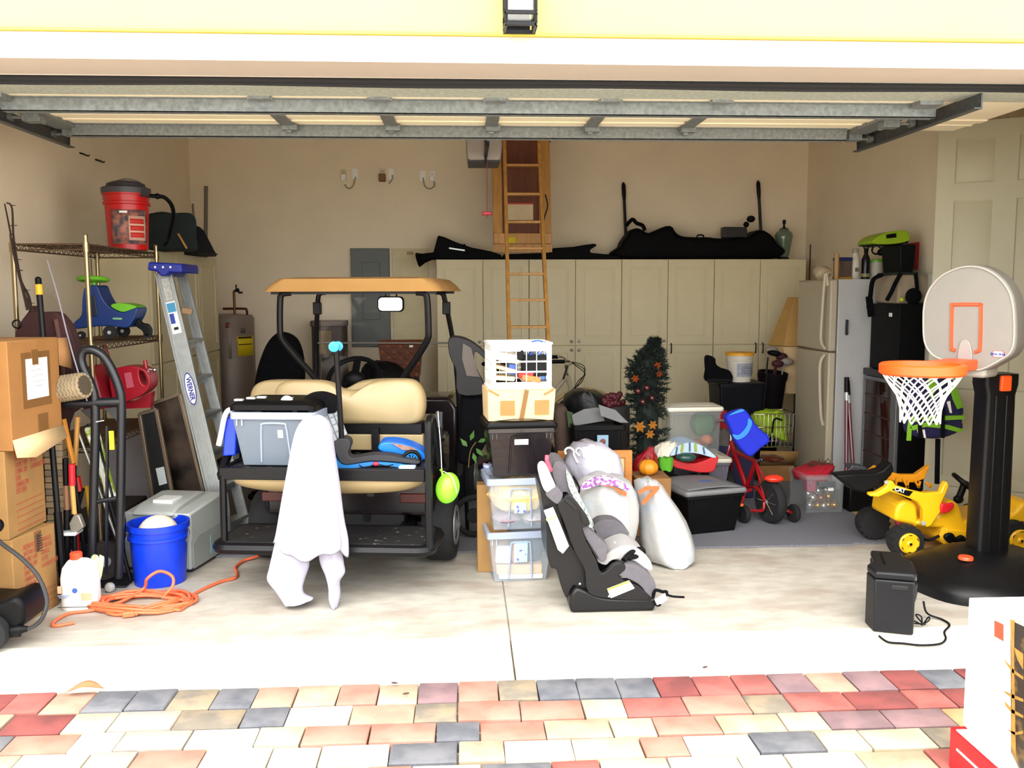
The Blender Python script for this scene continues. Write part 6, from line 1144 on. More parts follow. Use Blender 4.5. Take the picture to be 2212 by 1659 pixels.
m = MB(); m.tube([bp(cxm+(a-cxm)*.965, cym+(b-cym)*.965, .004) for a, b in face], .006, 6, True); part('rim_bead', m, mat('backboard_edge', 'a5a39b', .5), t, w=True)
m = MB(); m.bb((-.1, -.06, -.1), (.1, .12, .12)); m.v = [bp(p.x+.02, p.z-.22, -.06-p.y*.9) for p in m.v]; part('bracket', m, mat('bracket_grey', 'a39f96', .5), t, w=True, bev=.02)
sq = q3([(1330, 1045), (1300, 1035), (1294, 1015), (1300, 690), (1312, 672), (1520, 672), (1535, 690), (1528, 1020), (1515, 1048), (1485, 1058)]); m = MB()
m.tube([bp(a, b, .001) for a, b in cr2(sq, 3, False)], .0105, 6); m.v = [p for p in m.v]; part('target_square', m, mat('target_orange', 'e2522a', .5), t, w=True)
ar = q3([(1352, 1130), (1358, 1020), (1375, 970), (1405, 955), (1440, 970), (1458, 1020), (1462, 1130)]); m = MB(); m.prism([(a, b) for a, b in cr2(ar, 3)], 0, .01, 'z'); m.v = [bp(p.x, p.y, p.z) for p in m.v]; part('rim_socket', m, mat('socket_grey', '96918b', .5), t, w=True, bev=.004)
lg = q3([(1630, 1050), (1722, 1060), (1722, 1098), (1632, 1092)]); lc = ((lg[0][0]+lg[2][0])/2, (lg[0][1]+lg[2][1])/2); lw, lh = (lg[1][0]-lg[0][0])/2, abs(lg[0][1]-lg[3][1])/2
for k, (s, mm, nm) in enumerate(((1.12, mat('logo_red', 'c4182c', .5), 'logo_badge'), (.98, WHITE, 'logo_field'), (.9, mat('logo_blue', '1c3a8c', .5), 'logo_ring'), (.82, WHITE, 'logo_field'))):
    o = rrect(lc[0]-lw*s, lc[1]-lh*(s+.12), lc[0]+lw*s, lc[1]+lh*(s+.12), lh*s*.9); m = MB(); m.prism(o, 0, .002+.0008*k, 'z'); m.v = [bp(p.x, p.y, p.z) for p in m.v]; part(nm, m, mm, t, w=True)
text('logo_lettering', 'little tikes', MATS['logo_blue'], t, bp(lc[0], lc[1], .0055), frame(r_, n_), 0.019, bold=.0006, ext=.0004)
rc = A(1992, 797, 4.58); RR = .20
m = MB(); m.lathe([(RR-.02, -.028), (RR, -.03), (RR+.012, -.02), (RR+.012, .022), (RR, .03), (RR-.016, .028)], 48, rc, (0, 0, 1), cap=False); m.f += [(k, (k+1) % 48, 5*48+(k+1) % 48, 5*48+k) for k in range(48)]; part('rim', m, ORG, t, w=True)
e0 = rc+(-n_)*RR*.96; m = MB(); e1 = bp(.0, rc.z-bz, 0); m.bar(e0, e1, .16, .06); part('rim_arm', m, ORG, t, w=True, bev=.008)
m = MB(); N_ = 14; nz = rc.z-.03
def npt(k, lv):
    a = 2*PI*(k+.5*(lv % 2))/N_; rr_ = [.19, .17, .145, .122, .108, .1, .097, .098][lv]; return rc+V((math.cos(a)*rr_, math.sin(a)*rr_, -.03-.036*lv))
for k in range(N_):
    for s in (0, 1):
        pts = []; kk = k
        for lv in range(8):
            pts.append(npt(kk, lv)); kk = kk+(0 if (lv % 2 == 0) == (s == 0) else (1 if s == 0 else -1)) if True else kk
        m.tube(cr(pts, 2), .0042, 5)
part('net', m, mat('net_white', 'efebe2', .8), t, w=True)
# life vest hanging on the door edge
t = thing('life_vest', 'navy and lime child life vest hanging on the white door behind the net', 'vest', tuple(A(2020, 955, 6.1))); NV = mat('vest_navy', '14123f', .9, var=.3, scale=20); LM = mat('vest_lime', '6fa81c', .8, var=.1); vY = 5.84
m = MB(); m.prism(cr2(xz([(1968, 830), (1990, 812), (2040, 810), (2060, 820), (2072, 850), (2084, 885), (2080, 905), (2082, 925), (2065, 938), (2030, 948), (1990, 946), (1965, 935), (1962, 900)], vY), 3), vY, vY+.09); part('panel', m, NV, t, w=True, bev=.02)
for pts in ([(2048, 822), (2062, 828), (2076, 865), (2080, 880), (2068, 884), (2058, 862)], [(2005, 818), (2018, 815), (2024, 840), (2010, 860), (2004, 840)], [(1962, 900), (2083, 897), (2083, 906), (1963, 912)], [(1962, 922), (2000, 912), (2050, 918), (2084, 928), (2070, 934), (2040, 926), (2000, 922), (1972, 930)], [(1963, 903), (1970, 905), (1968, 952), (1958, 952), (1960, 925)]):
    m = MB(); m.prism(xz(pts, vY-.006), vY-.012, vY); part('lime_panel', m, LM, t, w=True, bev=.003)
for x in (1987, 2036): m = MB(); m.prism(xz([(x-4, 880), (x+4, 880), (x+4, 946), (x-4, 946)], vY-.014), vY-.02, vY-.012); part('strap', m, BLACKF, t, w=True)
for pts in ([(2045, 868), (2052, 866), (2056, 892), (2052, 892)], [(1980, 925), (1985, 925), (1990, 946), (1985, 944)], [(1992, 928), (1997, 928), (2000, 946), (1996, 946)]): m = MB(); m.prism(xz(pts, vY-.002), vY-.005, vY); part('white_stripe', m, PAPER, t, w=True)
m = MB(); m.prism(xz([(2022, 948), (2030, 948), (2028, 1045), (2020, 1045)], 5.95), 5.94, 5.96); solo('hanging_strap', m, BLACKF, 'black strap hanging below the life vest along the door edge', 'strap')
# ---------------------------------------------------------------- black appliance with cord near the apron
t = thing('shredder', 'black boxy appliance with power cord on the concrete at right', 'appliance', (2.04, 4.27, 0), -20)
AP = mat('appliance_black', '101115', .45, var=.1, spec=.3)
m = MB(); m.prism([(-.0, .0), (.185, .0), (.2, .1), (.2, .24), (.17, .3), (.17, .40), (.01, .40), (.01, .2), (-.03, .12)], .0, .27, 'z'); part('body', m, AP, t, bev=.008)
m = MB(); m.prism([(-.0, .0), (.185, .0), (.2, .1), (.2, .24), (.17, .3), (.17, .40), (.01, .40), (.01, .2), (-.03, .12)], .272, .31, 'z'); part('head', m, AP, t, bev=.012)
m = MB(); m.bb((.075, -.004, .225), (.155, .01, .248)); part('grip_slot', m, mat('slot_black2', '030304', .6), t, bev=.004)
m = MB(); m.bb((.05, .12, .308), (.062, .34, .313)); part('feed_slot', m, mat('slot_gloss', '0a0a0c', .15), t)
m = MB(); m.ell((.195, .1, .25), (.016, .05, .05)); m.ell((.19, .16, .2), (.03, .06, .1)); part('side_bulge', m, mat('gloss_black', '0b0b0e', .12), t)
m = MB(); cp = [G(1995, 1300, .12), G(2003, 1325, .03), G(2035, 1338, .008), G(2051, 1350, .006), G(2040, 1365, .006), G(2043, 1380, .006), G(2030, 1391, .006), G(1990, 1394, .006), G(1950, 1390, .006), G(1918, 1387, .006), G(1899, 1374, .006)]; m.tube(cr(cp, 6), .0055, 6); part('power_cord', m, BLACKP, t, w=True)
m = MB()
for k in range(4): c = G(1992, 1350, .02); a = k*1.6; m.tube(cr([c, c+V((.04*math.cos(a), .01, .02+.02*math.sin(a))), c+V((.05*math.cos(a+.5), .02, .02+.03*math.sin(a+.5))), c+V((.01, .01, .0))], 5), .004, 5)
part('cord_bundle', m, BLACKP, t, w=True)
# ---------------------------------------------------------------- packaging boxes at the lower right corner
bx0 = 1.775; t = thing('tree_carton', 'white carton with a gold-decorated tree picture at lower right', 'box', (bx0+.2, 2.7, .15)); WB = mat('carton_white', 'f4f1ec', .6)
m = MB(); m.bb((bx0, 2.35, .152), (bx0+.4, 3.0, .622)); part('carton', m, WB, t, w=True, bev=.004)
def spx(px, py): d = ray(px, py); k = bx0/d.x; return V((0, 0, CAMZ))+d*k
def face_poly(pts, nm, mm, par, o=.002):
    P_ = [spx(*p) for p in pts]; m = MB(); m.loft([[V((bx0-o, p.y, p.z)) for p in P_], [V((bx0+.001, p.y, p.z)) for p in P_]]); return part(nm, m, mm, par, w=True, smooth=False)
face_poly([(2149, 1340), (2168, 1349), (2168, 1385), (2149, 1374)], 'red_square', mat('carton_square', 'd8472c', .5), t)
pic = face_poly([(2184, 1340), (2230, 1362), (2222, 1700), (2185, 1625)], 'tree_picture', mat('tree_photo', '1c120e', .4, col2='8a6a30', mixs=14, var=.5, ramp=(.5, .7), scale=30), t)
GP = mat('gold_print', 'a8823a', .35, .3, var=.2, scale=40)
for pts in ([(2170, 1425), (2190, 1445), (2212, 1462), (2212, 1468), (2188, 1452)], [(2168, 1492), (2190, 1500), (2212, 1510), (2212, 1516), (2186, 1507)], [(2172, 1516), (2188, 1532), (2212, 1545), (2212, 1551), (2186, 1539), (2174, 1524)], [(2176, 1575), (2196, 1582), (2212, 1578), (2212, 1585), (2194, 1588)], [(2184, 1338), (2193, 1340), (2192, 1420), (2196, 1630), (2186, 1610), (2188, 1440)], [(2192, 1398), (2212, 1412), (2212, 1446), (2200, 1425)]): face_poly(pts, 'gold_ribbon', GP, t, .0035)
t = thing('red_carton', 'bright red carton under the white tree carton', 'box', (bx0+.2, 2.6, 0)); m = MB(); m.bb((bx0-.045, 2.2, 0), (bx0+.42, 3.0, .148)); part('carton', m, mat('red_carton', 'b8101e', .5, var=.1, scale=20), t, w=True, bev=.004)
m = MB(); m.bb((bx0-.048, 2.2, .085), (bx0-.044, 2.95, .092)); part('white_line', m, PAPER, t, w=True)
m = MB(); m.bb((bx0-.04, 2.25, .1475), (bx0+.4, 2.97, .1515)); part('white_top', m, PAPER, t, w=True)
# ---------------------------------------------------------------- left: moving boxes
def carton(name, label, N, Rr, wl, z0, z1, m_=CARD):
    N, Rr = V((N.x, N.y, 0)), V((Rr.x, Rr.y, 0)); d = (Rr-N).normalized(); l = V((-d.y, d.x, 0)); t = thing(name, label, 'box', (N.x, N.y, z0), group='stacked moving boxes')
    m = MB(); b = [N, Rr, Rr+l*wl, N+l*wl]; m.loft([[p+V((0, 0, z0)) for p in b], [p+V((0, 0, z1)) for p in b]]); part('carton', m, m_, t, w=True, bev=.004)
    n = V((d.y, -d.x, 0)); L = (Rr-N).length
    return t, (lambda u, v, o=.0015: N+d*(L*u)+V((0, 0, lerp(z0, z1, v)))+n*o), d, n, L
def face_rect(t, F, u0, v0, u1, v1, mm, nm, o=.002):
    m = MB(); q = [(u0, v0), (u1, v0), (u1, v1), (u0, v1)]; m.loft([[F(u, v, o) for u, v in q], [F(u, v, -.001) for u, v in q]]); return part(nm, m, mm, t, w=True)
N3, R3 = G(36, 1358), G(127, 1306); h3 = A(36, 1168, N3.y).z
def room_list(t, F, d, n, c1, c2, v0, dv, L, sz, shear=0):
    for i, s in enumerate(c1): text('printed_words', s, REDINK, t, F(.24, v0-dv*i), frame(d, n), sz, .0006, 'LEFT', .62)
    for i, s in enumerate(c2): text('printed_words', s, REDINK, t, F(.64, v0-dv*i), frame(d, n), sz, .0006, 'LEFT', .62)
    for i in range(5): a, b = F(.22, v0-dv*(len(c1)+.9+i*1.0)), F(.94, v0-dv*(len(c1)+.9+i*1.0)); m = MB(); m.bar(a, b, .003, .002, n); part('printed_rule', m, REDINK, t, w=True)
t, Fc, d, n, L = carton('moving_box', 'lowest moving box with printed room list, on the concrete', N3, R3, .5, .002, h3)
room_list(t, Fc, d, n, ['BEDROOM', 'BATHROOM', 'FAMILY RM', 'LIVING RM', 'DEN', 'DINING', 'KITCHEN'], ['GARAGE', 'STORAGE', 'OFFICE', 'ATTIC', 'LAUNDRY RM'], .86, .075, L, .036)
face_rect(t, Fc, .5, .8, .66, .99, TAPE, 'tape'); m = MB()
for k in range(7): m.tube(cr([Fc(.5+.04*rnd.random(), .75+.03*k, .003), Fc(.66, .78+.03*k, .003), Fc(.54, .76+.03*k, .003), Fc(.68, .74+.03*k, .003)], 4), .0016, 4)
part('scribble', m, INK, t, w=True)
p, q = G(20, 1168, h3), G(101, 1126, h3); z2 = A(14, 976, p.y).z
t, Fc, d, n, L = carton('moving_box', 'middle moving box with printed room list', p, q, .5, h3+.002, z2)
room_list(t, Fc, d, n, ['BASEMENT', 'BATHROOM', 'FAMILY RM', 'LIVING RM', 'DEN', 'DINING RM', 'KITCHEN'], ['STORAGE', 'GARAGE', 'ATTIC', 'LAUNDRY RM'], .95, .075, L, .04)
p, q = G(28, 976, z2), G(136, 944, z2); zt1 = A(18, 738, p.y).z
t, Fc, d, n, L = carton('moving_box', 'top moving box with a white handwritten sheet taped on', p, q, .5, z2+.002, zt1, mat('cardboard_warm', '9a6b38', .85, var=.07, scale=8))
face_rect(t, Fc, .24, .36, .80, .88, TAPE, 'tape_border', .002); face_rect(t, Fc, .32, .44, .74, .82, PAPER, 'handwritten_sheet', .004); face_rect(t, Fc, .44, .76, .56, .9, TAPE, 'tape', .005); face_rect(t, Fc, .5, .02, .7, .28, TAPE, 'tape', .003)
m = MB()
for i, (u0, u1, v) in enumerate(((.36, .62, .76), (.38, .62, .71), (.41, .64, .655), (.42, .68, .60), (.46, .6, .555))):
    m.tube(cr([Fc(lerp(u0, u1, k/11), v+.012*math.sin(k*2.3+i)*(1 if k % 3 else .3), .0055) for k in range(12)], 3), .0009, 4)
part('handwriting', m, mat('pencil', '8a8a90', .8), t, w=True)
m = MB(); a, b = Fc(1.0, .99, 0), Fc(1.0, .72, 0); m.add([a, b, b+d*.09+V((.03, 0, -.03)), a+d*.05+V((.02, 0, .0))], [(0, 1, 2, 3)]); part('flap', m, CARDD, t, w=True, solid=.004)
m = MB(); a, b = Fc(0, .0, .001), Fc(1, .06, .001); m.add([Fc(0, .1, .002), Fc(1, .12, .002), Fc(.98, .0, .03), Fc(.3, -.1, .035), Fc(.0, -.06, .02)], [(0, 1, 2, 3, 4)]); part('bottom_flap', m, CARDL, t, w=True, solid=.004)
# black machine with hose at the lower left edge
t = thing('pressure_washer', 'black machine with hose at the lower left edge', 'machine', (-2.25, 4.35, 0))
m = MB(); m.prism(cr2(xz([(-60, 1300), (0, 1298), (38, 1284), (56, 1294), (62, 1318), (58, 1345), (30, 1352), (-60, 1350)], 4.35), 3), 4.3, 4.55); part('housing', m, BLACKP, t, w=True, bev=.02)
m = MB(); c = A(-22, 1370, 4.28); m.lathe([(.05, -.03), (.085, -.03), (.09, 0), (.085, .03), (.05, .03)], 26, V((c.x, 4.28, .092)), (0, 1, 0)); part('wheel', m, TYRE, t, w=True)
m = MB(); m.tube(cr([A(-20, 1150, 4.4), A(5, 1175, 4.38), A(45, 1205, 4.36), A(82, 1245, 4.34), A(101, 1295, 4.32), A(94, 1330, 4.3), A(78, 1350, 4.3), A(56, 1360, 4.3)], 6), .010, 8); part('hose', m, mat('hose_grey', '1d1d1f', .5), t, w=True)
m = MB(); m.lathe([(.012, 0), (.018, .02), (.022, .03), (.024, .09), (.02, .1), (.016, .13)], 14, A(60, 1358, 4.3), (-1, 0, -.1)); part('coupling', m, BLACKP, t, w=True); m = MB(); m.cyl(A(20, 1362, 4.3), A(-10, 1362, 4.3), .014); part('brass_fitting', m, SILV, t, w=True)
m = MB(); m.tube([A(0, 1378, 4.3), A(22, 1372, 4.3), A(44, 1370, 4.3)], .013, 8); m.ell(A(-6, 1135, 4.42), (.03, .03, .035)); part('trigger', m, BLACKP, t, w=True)
# jug, rag, bulb
c = G(165, 1320); t = thing('bleach_jug', 'white bleach jug with orange cap on the concrete', 'jug', (c.x, c.y+.07, 0))
prof = [(.088, .07, 0), (.094, .075, .012), (.094, .075, .17), (.09, .072, .19), (.076, .06, .225), (.045, .04, .258), (.03, .03, .268)]
m = MB(); m.loft([[V((x-.0 if z < .2 else x-.22*(z-.19), y, z)) for x, y in rrect(-a, -b, a, b, min(a, b)*.75, 5)] for a, b, z in prof]); part('body', m, WHITE, t, ang=60)
m = MB(); m.lathe([(.03, .262), (.032, .27), (.032, .30), (.028, .304), (.004, .304)], 20, (-.016, 0, 0)); part('cap', m, mat('cap_red_orange', 'ea4a28', .4), t)
m = MB(); m.tube(cr([(-.0, -.01, .258), (.05, -.02, .262), (.085, -.02, .235), (.088, -.02, .18)], 5), .016, 8); part('handle', m, WHITE, t)
LBO = mat('label_orange', 'eda583', .6)
for (x0, z0, x1, z1) in ((-.09, .1, -.07, .14), (.03, .06, .085, .1), (-.09, .085, -.03, .09), (-.085, .075, -.04, .079)):
    m = MB(); m.bb((x0, -.0775, z0), (x1, -.074, z1)); part('label_patch', m, LBO if z1-z0 > .01 else mat('label_ink', '8a97b0', .6), t)
m = MB(); m.lathe([(.014, 0), (.014, .004)], 16, (0, -.0745, .115), (0, -1, 0)); part('label_emblem', m, mat('label_blue2', '3f5fae', .6), t)
m = MB(); m.bb((-.094, -.0765, .022), (.094, -.0745, .025)); part('label_line', m, INK, t)
blob('green_rag', [(1204, 200, 214), (1210, 194, 222), (1225, 198, 221), (1240, 202, 218), (1255, 206, 214), (1264, 205, 210)], c.y+.12, .07, mat('rag_lime', 'd3e6a8', .9, bump=.3), 'pale green rag hanging beside the white jug', 'rag', .12)
c = G(238, 1279, .0); m = MB(); m.lathe([(.006, -.05), (.022, -.02), (.029, 0), (.028, .012), (.02, .022), (.003, .026)], 20, (c.x, c.y, .029), (.1, -1, 0)); solo('light_bulb', m, mat('bulb_grey', 'c4c2bc', .15, .3), 'round silvery bulb on the concrete beside the hand truck plate', 'bulb')
# blue bucket and ball
c = G(331, 1272); bc = V((c.x-.005, c.y+.145, .002)); bucket('blue_bucket', 'bright blue bucket holding a cream ball', bc, .168, .36, BLUE, None, True)
t = thing('ball', 'cream ball with a black seam inside the blue bucket', 'ball', (bc.x-.005, bc.y+.01, .155)); m = MB(); m.ell((0, 0, .12), .12, 26, 16); part('cover', m, mat('ball_cream', 'e9d9c4', .6), t)
m = MB(); m.torus((0, 0, .12), .1195, .0035, (0, -.45, .9), 40, 6); part('seam', m, BLACKP, t)
# printer
t = thing('printer', 'grey boxy laser printer on the floor behind the blue bucket', 'printer', (G(413, 1240).x, G(413, 1240).y, .003), -11)
PR = mat('printer_grey', 'a5aaa6', .5, var=.03); PR2 = mat('printer_side', '8f9691', .5, var=.03)
W_, D_, H_ = .43, .56, .365
m = MB(); m.prism([(0, .02), (0, .2), (.02, .215), (.02, H_-.05), (.01, H_), (D_-.12, H_+.035), (D_-.02, H_+.02), (D_, .25), (D_, .02)], -W_, 0, 'x'); part('body', m, PR, t, bev=.012)
m = MB(); m.prism([(.03, .02), (.03, .17), (.10, .215), (D_-.03, .225), (D_-.03, .02)], 0, .006, 'x'); part('side_panel', m, PR2, t, bev=.004)
m = MB(); m.prism([(.0, H_+.004), (.06, H_+.03), (.16, H_+.045), (.34, H_+.062), (.42, H_+.05), (.42, H_+.0), (.0, H_-.02)], -W_+.06, -.10, 'x'); part('output_hood', m, PR, t, bev=.012)
m = MB(); m.bb((-W_+.14, .1, H_+.035), (-.16, .24, H_+.06)); part('output_tray', m, mat('printer_pale', 'e0e4e2', .5), t, bev=.006)
for k in range(4): m = MB(); m.bb((-.15, -.004+.016, H_-.075-.014*k), (-.07, .022, H_-.068-.014*k)); part('vent_slot', m, DGREY, t)
m = MB(); m.bb((-.28, .012, H_-.07), (-.22, .022, H_-.06)); part('release_slot', m, DGREY, t); m = MB(); m.bb((-.035, .008, H_-.085), (-.01, .022, H_-.06)); part('power_button', m, SILV, t, bev=.003)
m = MB(); m.bb((.004, .25, .05), (.009, .29, .17)); part('side_label', m, mat('printer_teal', '7f9a98', .5), t)
m = MB(); m.bb((-W_+.02, -.004, .03), (-.02, .004, .19)); part('paper_drawer', m, PR, t, bev=.006); m = MB(); m.bb((-W_+.01, .03, 0), (-.01, D_-.02, .02)); part('foot', m, DGREY, t)
# extension cord
EC = mat('cord_orange', 'e4683e', .45, var=.05); cc = G(300, 1308); pts = []
for i in range(150):
    a = i*.36; k = i/150; rx = .24+.05*math.sin(a*.37+1)+.04*math.sin(i*.21); ry = .135+.035*math.sin(a*.29)+.02*math.cos(i*.17); pts.append(V((cc.x+.02+.04*math.sin(a*.13)+rx*math.cos(a), cc.y+.02*math.sin(a*.19)+ry*math.sin(a)+.15*(rx-.24)*0, .010+.012*(1+math.sin(i*.9))*(.3+k))))
left = [G(160, 1345, .01), G(118, 1352, .01), G(118, 1342, .01), G(150, 1325, .01), G(200, 1318, .012), G(260, 1300, .02), G(310, 1272, .05), A(318, 1250, 4.98), A(345, 1234, 5.0), A(372, 1245, 4.98), A(372, 1268, 4.95), G(350, 1290, .03)]
tail_ = [G(390, 1318, .01), G(412, 1300, .012), G(418, 1285, .01), G(440, 1272, .01), G(478, 1256, .01), G(508, 1248, .01), G(511, 1235, .01), G(508, 1226, .01), G(525, 1212, .01), G(548, 1204, .018), G(575, 1196, .018)]
t = thing('extension_lead', 'orange extension cord coiled on the concrete with a tail under the cart', 'cord', (cc.x, cc.y, 0))
path = cr(left, 5)+pts+cr(tail_, 5); m = MB(); m.tube([V((p.x, p.y, max(p.z, .010))) for p in path], .0088, 7); part('cable', m, EC, t, w=True, ang=60)
m = MB(); p = G(278, 1326, .02); m.box(p, (.06, .035, .03), rotm(0, 0, 20)); m.box(p+V((.035, .01, 0)), (.02, .026, .024), rotm(0, 0, 20)); part('plug', m, EC, t, w=True, bev=.006)
# ---------------------------------------------------------------- chrome rack along the left wall
RX0, RX1, RY0, RY1, RZ = -2.57, -2.16, 5.37, 6.57, 2.0
t = thing('wire_rack', 'tall chrome wire shelving rack along the left wall', 'shelving', ((RX0+RX1)/2, (RY0+RY1)/2, 0))
for x in (RX0, RX1):
    for y in (RY0, RY1): m = MB(); m.tube([(x, y, .0), (x, y, RZ+.03)], .0135, 10); m.lathe([(.015, RZ+.03), (.012, RZ+.04)], 10, (x, y, 0)); part('post', m, STEELW, t, w=True)
for z in (RZ-.02, 1.395, .80, .16):
    m = MB()
    for dz in (0, -.032): m.tube([V((x, y, z+dz)) for x, y in ((RX0, RY0), (RX1, RY0), (RX1, RY1), (RX0, RY1))], .005, 6, True)
    for (x0, y0), (x1, y1), n_ in (((RX0, RY0), (RX1, RY0), 12), ((RX1, RY0), (RX1, RY1), 34), ((RX0, RY1), (RX1, RY1), 12), ((RX0, RY0), (RX0, RY1), 34)):
        m.tube([V((lerp(x0, x1, k/n_), lerp(y0, y1, k/n_), z-(.032 if k % 2 else 0))) for k in range(n_+1)], .0028, 5)
    for k in range(1, 40): y = lerp(RY0, RY1, k/40); m.tube([(RX0, y, z+.003), (RX1, y, z+.003)], .0024, 4)
    for k in range(1, 4): x = lerp(RX0, RX1, k/4); m.tube([(x, RY0, z-.004), (x, RY1, z-.004)], .004, 5)
    part('wire_shelf', m, mat('shelf_wire', '6e5a48', .35, .8, var=.1), t, w=True)
    for x in (RX0, RX1):
        for y in (RY0, RY1): m = MB(); m.cyl((x, y, z-.045), (x, y, z+.01), .019, 10); part('collar', m, STEELW, t, w=True)
SH2, SH3 = 1.405, .81
# bucket vacuum, bags on top
q = A(272, 534, 6.25); tb = bucket('red_bucket', 'red bucket with grey vacuum lid and printed label on top of the rack', (q.x, 6.3, RZ-.012), .146, .40, REDP, mat('lid_dark_grey', '3a3a40', .5), True, 'bucket', .14)
def wrap(par, r0, r1, z0, z1, a0, a1, mm, nm):
    m = MB(); m.surf(lambda u, v: V((math.cos(math.radians(lerp(a0, a1, u)))*lerp(r0, r1, v), math.sin(math.radians(lerp(a0, a1, u)))*lerp(r0, r1, v), lerp(z0, z1, v))), 14, 1); return part(nm, m, mm, par, solid=.0015)
wrap(tb, .1365, .1425, .035, .26, 245, 345, mat('label_slate', '4a4650', .6, col2='a86a5a', mixs=22), 'printed_label'); wrap(tb, .1395, .1435, .06, .22, 292, 340, mat('label_pale', 'cf9f90', .6), 'label_panel')
for z in (.185, .14, .095): wrap(tb, .1435, .1435, z-.016, z+.016, 296, 334, mat('label_red_text', 'b8281c', .6), 'label_line')
wrap(tb, .1435, .1435, .238, .252, 270, 290, PAPER, 'barcode')
m = MB(); m.lathe([(.13, .41), (.12, .44), (.08, .455), (.01, .46)], 28); m.box((.11, -.05, .375), (.07, .06, .05), rotm(0, 0, -20)); part('motor_cap', m, mat('cap_charcoal', '302f36', .5), tb)
hp = [A(316, 423, 6.3), A(340, 424, 6.32), A(356, 427, 6.35), A(370, 442, 6.4), A(375, 462, 6.45), A(372, 480, 6.5)]; m = MB(); m.tube(cr(hp, 5), .014, 8); m.ell(hp[1], (.02, .02, .02)); m.tube(cr([hp[5], A(366, 505, 6.55), A(362, 520, 6.6), A(355, 530, 6.62)], 4), .012, 8); part('vacuum_hose', m, BLACKP, tb, w=True)
ct = ch+.002
def bag_on_left(name, pts, y0, y1, m_, label):
    a = xz(pts, y0); mb = MB(); mb.prism(cr2(a, 3), y0, y1); mb.v = [V((p.x-(p.y-y0)*.30, p.y, max(p.z, ct))) for p in mb.v]; return solo(name, mb, m_, label, 'bag', bev=.05, seg=4)
bag_on_left('duffel_bag', [(318, 545), (318, 470), (330, 460), (352, 457), (372, 460), (395, 459), (415, 462), (424, 478), (424, 510), (420, 545)], 7.1, 7.5, mat('bag_green', '0d1a1c', .85, var=.2, bump=.3), 'dark green duffel bag on the left cabinets beside the red bucket')
bag_on_left('backpack', [(402, 556), (404, 510), (414, 492), (426, 488), (440, 498), (452, 520), (462, 540), (468, 560)], 7.85, 8.5, mat('bag_navy', '07080f', .85, var=.2), 'dark navy backpack at the far end of the left cabinets')
m = MB(); p = A(404, 548, 7.06); p.z = ct+.006; m.tube([A(385, 505, 7.085), p], .008, 6); solo('wooden_stick', m, WOOD, 'short orange wooden stick leaning on the duffel bag', 'stick')
m = MB(); a, b = A(445, 402, 9.3), A(444, 560, 9.3); b = a+(b-a)*((a.z-.02)/(a.z-b.z)); m.tube([a, b], .02, 8); solo('grey_pole', m, mat('pole_grey', '6b6258', .6), 'thick grey pole standing in the back left corner', 'pole')
m = MB(); m.tube([A(415, 440, 8.9), A(420, 560, 8.9)], .006, 6); m.tube([A(417, 440, 8.9), A(428, 560, 8.9)], .006, 6); solo('thin_rods', m, mat('rod_grey', '7a6e5e', .5), 'pair of thin rods rising behind the dark bags', 'rods', kind='stuff')
# ride-on toy on the second shelf
qa = lambda pts: [(x/9.218+140, y/9.218+560) for x, y in pts]
cyY = 5.95; t = thing('ride_on_toy', 'blue and green wiggle ride-on toy on the second shelf of the rack', 'toy', (-2.35, 6.0, SH2)); RB = mat('toy_blue', '062a66', .4, var=.1)
dz_ = SH2+.003-A(245, 718, cyY).z
def aslab(name, pts, y0, y1, m_, bev=.02, sm=3):
    o = [(a, b+dz_) for a, b in xz(qa(pts), cyY)]; o = cr2(o, sm) if sm else o; m = MB(); m.prism(o, y0, y1); return part(name, m, m_, t, w=True, bev=bev, seg=3)
aslab('body', [(275, 1130), (420, 985), (440, 700), (480, 460), (560, 430), (620, 395), (735, 410), (790, 540), (880, 710), (990, 820), (1200, 925), (1380, 875), (1525, 840), (1500, 980), (1420, 1130), (1310, 1230), (1000, 1205), (600, 1210), (290, 1255)], cyY-.08, cyY+.1, RB, .03)
aslab('body_recess', [(610, 640), (690, 600), (720, 760), (740, 985), (640, 985)], cyY-.086, cyY-.07, mat('toy_blue_dark', '03112b', .5), .01)
aslab('seat', [(1010, 800), (1060, 760), (1200, 745), (1400, 775), (1515, 825), (1400, 875), (1250, 920), (1100, 870)], cyY-.085, cyY+.09, GRN, .02)
aslab('caster_arm', [(1400, 1150), (1480, 1050), (1530, 1140), (1650, 1170), (1720, 1280), (1700, 1400), (1600, 1400), (1550, 1300), (1450, 1230)], cyY-.02, cyY+.03, BLACKP, .01)
pp = lambda x, y, Y=cyY: A(x/9.218+140, y/9.218+560, Y)+V((0, 0, dz_))
m = MB(); m.torus(pp(555, 275), .085, .014, (0, .1, 1), 28, 8); m.ell(pp(555, 290), (.05, .05, .016)); m.box(pp(555, 275), (.16, .03, .012)); part('steering_wheel', m, GRN, t, w=True); m = MB(); m.tube([pp(560, 300), pp(600, 480)], .014, 8); part('steering_stem', m, GRN, t, w=True)
for x, y, r, yy_ in ((1020, 1335, .044, -.1), (425, 1385, .026, -.08), (1650, 1400, .026, 0), (1020, 1335, .044, .12)):
    c = pp(x, y); c = V((c.x, cyY+yy_, SH2+.003+r)); m = MB(); m.lathe([(r*.4, -.016), (r*.92, -.016), (r, 0), (r*.92, .016), (r*.4, .016)], 22, c, (0, 1, 0)); o = part('wheel', m, TYRE, t, w=True); m = MB(); m.cyl(c+V((0, -.02, 0)), c+V((0, .0, 0)), r*.26, 12); part('hubcap', m, SILV, o, w=True)
m = MB(); m.bar(pp(950, 1055, cyY-.082), pp(1130, 1060, cyY-.082), .012, .003, (0, -1, 0)); part('logo_patch', m, mat('toy_logo', '6aa070', .5), t, w=True)
